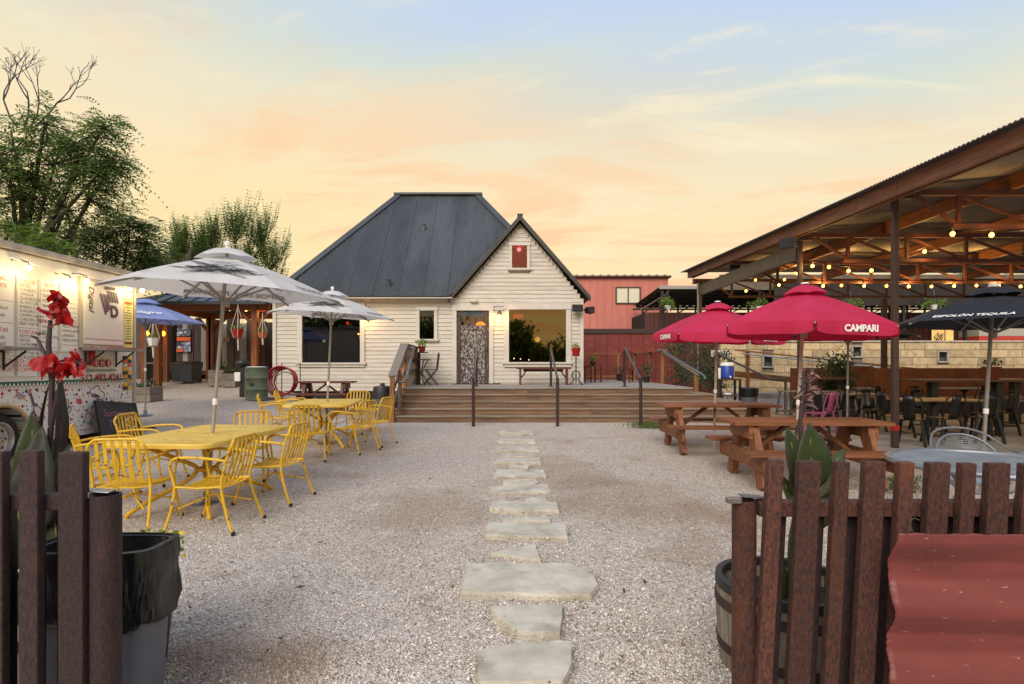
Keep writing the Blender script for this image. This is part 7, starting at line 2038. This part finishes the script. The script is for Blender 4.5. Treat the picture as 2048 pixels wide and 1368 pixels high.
# ---------------------------------------------------------------- trees
def tree(label, base, height, crown, seed, nleaf, leafsize, m, trunk_r=.2, lean=(0, 0), frond=True, blobs=None, bare=None, name='broadleaf_tree', clump=.55, nbr=26, up=0.0):
    """blobs: list of (centre, radius) that hold the foliage; limbs run from the trunk to them and twigs carry compound leaves"""
    rnd = random.Random(seed); rs = np.random.default_rng(seed)
    t = thing(name, label, 'tree', base, 0, 'trees behind the yard')
    B = V(base)
    fork = V((lean[0] * .5, lean[1] * .5, height * .38))
    trunk = MB(); trunk.tube([(0, 0, -.1), fork * .5 + V((rnd.uniform(-.1, .1), 0, 0)), fork], [trunk_r * 1.15, trunk_r * .85, trunk_r * .7], 10)
    limbs = MB(); tips = []
    for c, r in blobs:
        c = V(c) - B; mid = fork.lerp(c, .5) + V((rnd.uniform(-.3, .3), rnd.uniform(-.3, .3), rnd.uniform(0, .3)))
        limbs.tube([fork * .97, mid, c], [trunk_r * .5, trunk_r * .3, trunk_r * .13], 7)
        for i in range(nbr):
            d = V((rnd.gauss(0, 1), rnd.gauss(0, 1), rnd.gauss(.1, .7) + up * 1.4)).normalized()
            e = c + V((rnd.uniform(-.5, .5), rnd.uniform(-.4, .4), rnd.uniform(-.4, .4))) * r + d * (r * rnd.uniform(.3, 1.0)); mm = c.lerp(e, .5) + V((0, 0, r * .12))
            limbs.tube([c, mm, e], [trunk_r * .1, trunk_r * .06, .006], 4, cap=False)
            tips += [(c.lerp(e, f) + V((0, 0, .04)), d) for f in (.35, .5, .65, .8, .92, 1.0)]
    trunk.build('trunk', M_BARK, t, smooth=True); limbs.build('limbs', M_BARK, t, smooth=True)
    # compound leaves: a rachis with leaflets in two ranks
    out = []
    per = max(1, nleaf // max(1, len(tips)))
    for p, d in tips:
        for _ in range(per):
            a = rnd.uniform(0, 2 * PI); rd = V((math.cos(a), math.sin(a), rnd.uniform(-.5, .5) + up * 1.6)) + d * .8; rd.normalize()
            L_ = leafsize * (rnd.uniform(3.2, 5.0) if up < 1 else rnd.uniform(3.5, 6.5)); k = 7 if up < 1 else 13
            s = V(p) + V((rnd.gauss(0, .08), rnd.gauss(0, .08), rnd.gauss(0, .06)))
            sd = rd.cross(V((0, 0, 1)));
            if sd.length < .2: sd = V((1, 0, 0))
            sd.normalize()
            for j in range(1, k + 1):
                f = j / k; q = s + rd * (L_ * f) - V((0, 0, (.5 - .5 * up) * L_ * f * f))
                sz = leafsize * (1.0 - .45 * abs(f - .45)) * rnd.uniform(.8, 1.2)
                for sg in (-1, 1):
                    u = (sd * sg + rd * .7 - V((0, 0, rnd.uniform(.1, .5)))).normalized()
                    w = u.cross(V((rnd.uniform(-.4, .4), rnd.uniform(-.4, .4), 1))).normalized()
                    e1 = q + u * sz * .5
                    out.append((q, e1 + w * sz * .17, q + u * sz, e1 - w * sz * .17))
    quads('crown', np.array([[tuple(x) for x in o] for o in out]), m, t)
    if bare:
        b = MB()
        def grow(p, d, L_, r, depth):
            q = p + d * L_
            k = p.lerp(q, .5) + V((rnd.uniform(-1, 1), rnd.uniform(-1, 1), rnd.uniform(-1, 1))) * L_ * .09
            b.tube([p, k, q], [r, r * .85, r * .7], 5, cap=False)
            if depth == 0:
                b.sphere(tuple(q), r * 2.0, 5, 3); return
            for s in range(2 if depth > 1 else 3):
                nd = (d + V((rnd.uniform(-.9, .9), rnd.uniform(-.5, .5), rnd.uniform(-.15, .65)))).normalized()
                grow(q, nd, L_ * rnd.uniform(.55, .85), r * .66, depth - 1)
        for p, d, L_, r in bare: grow(V(p) - B, V(d).normalized(), L_, r, 4)
        b.build('bare_branches', mat('grey_bark', '#4a4450', .85), t)
    return t
def PP(px, py, Y): return P(px, py, Y)
Yt = 14.5
tree('tall leafy tree with bare top twigs behind the food truck', (PX(40, Yt), Yt, .5), 6.0, None, 61, 3200, .14, M_LEAF, .2, (0, 0),
     blobs=[(PP(30, 300, Yt), .95), (PP(110, 330, Yt), .95), (PP(165, 300, Yt), .7), (PP(40, 400, Yt), 1.1), (PP(130, 420, Yt), .85), (PP(-60, 330, Yt), 1.2), (PP(90, 250, Yt), .65), (PP(20, 460, Yt), 1.0), (PP(195, 350, Yt), .6), (PP(-70, 430, Yt), 1.2), (PP(225, 325, Yt), .32), (PP(175, 400, Yt), .6), (PP(205, 260, Yt), .3), (PP(70, 360, Yt), 1.0), (PP(20, 350, Yt), .9)],
     bare=[(PP(48, 262, Yt), (.15, 0, 1), .8, .03), (PP(35, 255, Yt), (-.5, 0, 1), .8, .028), (PP(75, 250, Yt), (.7, 0, .8), .75, .026), (PP(60, 255, Yt), (.35, 0, 1), .7, .024)], nbr=20)
Yt = 16.5
tree('loose light-topped tree right of the tall one, above the truck roof', (PX(215, Yt), Yt, .5), 4.0, None, 62, 1500, .14, M_LEAF, .12,
     blobs=[(PP(205, 470, Yt), .8), (PP(260, 460, Yt), .55), (PP(290, 500, Yt), .6), (PP(140, 490, Yt), .8), (PP(230, 520, Yt), .8), (PP(300, 540, Yt), .6)], nbr=18)
Yt = 11.8
tree('young light green sumac sprouting just above the truck roof', (PX(60, Yt), Yt, .4), 3.2, None, 63, 160, .11, M_LEAF2, .05,
     blobs=[(PP(20, 470, Yt), .3), (PP(75, 478, Yt), .28), (PP(110, 495, Yt), .28)], nbr=8)
Yt = 25.0
tree('upright spiky-topped tree behind the gazebo, above the white umbrella', (PX(470, Yt), Yt, .9), 7.0, None, 64, 1150, .17, M_LEAF, .22, up=1.7,
     blobs=[(PP(420, 508, Yt), .8), (PP(470, 488, Yt), .9), (PP(520, 498, Yt), .8), (PP(540, 538, Yt), .8), (PP(490, 548, Yt), 1.0), (PP(430, 558, Yt), 1.0), (PP(400, 528, Yt), .8), (PP(440, 598, Yt), 1.0), (PP(530, 588, Yt), .9), (PP(480, 608, Yt), 1.0)], nbr=15)
tree('smaller upright tree left of the spiky-topped one', (PX(370, Yt), Yt, .9), 6.0, None, 65, 900, .17, M_LEAF, .18, up=1.6,
     blobs=[(PP(365, 518, Yt), .7), (PP(350, 558, Yt), .9), (PP(395, 568, Yt), .9), (PP(320, 578, Yt), .9), (PP(370, 608, Yt), 1.0)], nbr=18)
Yt = 30
tree('distant dark trees glimpsed under the pavilion roof at the right', (PX(1990, Yt), Yt, 0), 4.0, None, 66, 900, .2, M_LEAF, .15,
     blobs=[(PP(1960, 565, Yt), 1.0), (PP(2010, 570, Yt), 1.0), (PP(2060, 575, Yt), 1.2)], nbr=16)
def old_trunk():
    Y = 20.5; t = thing('old_trunk', 'thick bare grey tree trunk rising past the gazebo roof', 'tree', (PX(338, Y), Y, .7), 0)
    p = lambda px, py: P(px, py, Y) - V((PX(338, Y), Y, .7))
    MB().tube([p(336, 780), p(338, 720), p(342, 640), p(350, 580), p(352, 520)], [.27, .22, .2, .22, .16], 14).build('trunk', M_BARK, t, smooth=True)
    MB().tube([p(346, 600), p(362, 560), p(385, 500)], [.15, .14, .1], 12).build('limb', M_BARK, t, smooth=True)
    MB().tube([p(344, 600), p(330, 555), p(312, 500)], [.14, .12, .08], 12).build('limb', M_BARK, t, smooth=True)
old_trunk()
# trees across the street behind the camera: the house windows mirror them
def street_tree(label, x, y, h, r, seed):
    t = thing('street_tree', label, 'tree', (x, y, 0), 0, 'trees across the street')
    MB().tube([(0, 0, 0), (0, 0, h * .6)], [.25, .15], 8).build('trunk', M_BARK, t)
    leaf_cloud('crown', (0, 0, h * .48), r, 3600, .6, M_LEAF, t, seed, (1, 1, h * .46 / r), .2, 2, clumps=46)
for i, (x, y, h, r) in enumerate(((-22, -20, 12, 5), (-15, -22, 11, 4.5), (-29, -18, 12, 5), (-8, -24, 7, 3.5), (.6, -24, 6.4, 2.0), (4.5, -25, 3.9, 3), (9, -25, 4.3, 3.5), (14, -24, 6, 3.5), (21, -22, 7, 4))):
    street_tree(('tall dense tree mirrored in the left window', 'broad tree mirrored beside the left window', 'tall tree mirrored at the far left', 'round tree mirrored in the slim window', 'rounded tree mirrored in the left part of the right window', 'low tree mirrored in the middle of the right window', 'low tree mirrored in the right part of the right window', 'tree across the street to the right', 'rightmost tree across the street')[i], x, y, h, r, 70 + i)

# ---------------------------------------------------------------- grass tufts
def grass(label, px0, px1, py0, py1, n, seed, h=.07):
    rnd = random.Random(seed); b = MB()
    for i in range(n):
        px = rnd.gauss((px0 + px1) / 2, (px1 - px0) / 4); py = rnd.uniform(py0, py1)
        g = G(px, py); L_ = h * rnd.uniform(.5, 1.4); a = rnd.uniform(0, 2 * PI); w = .006
        d = V((math.cos(a), math.sin(a), 0))
        b.add([g - d * w, g + d * w, g + V((rnd.uniform(-.5, .5) * L_, rnd.uniform(-.5, .5) * L_, L_))], [(0, 1, 2)])
    tag(b.build('grass', M_GRASS), label, 'grass', kind='stuff')
grass('thin grass at the right corner of the steps', 1258, 1345, 846, 858, 1400, 81, .07)
grass('sparse grass behind the right foreground fence', 1760, 1850, 955, 990, 900, 82, .05)
grass('grass under the far picnic table', 1480, 1600, 862, 880, 700, 83, .05)
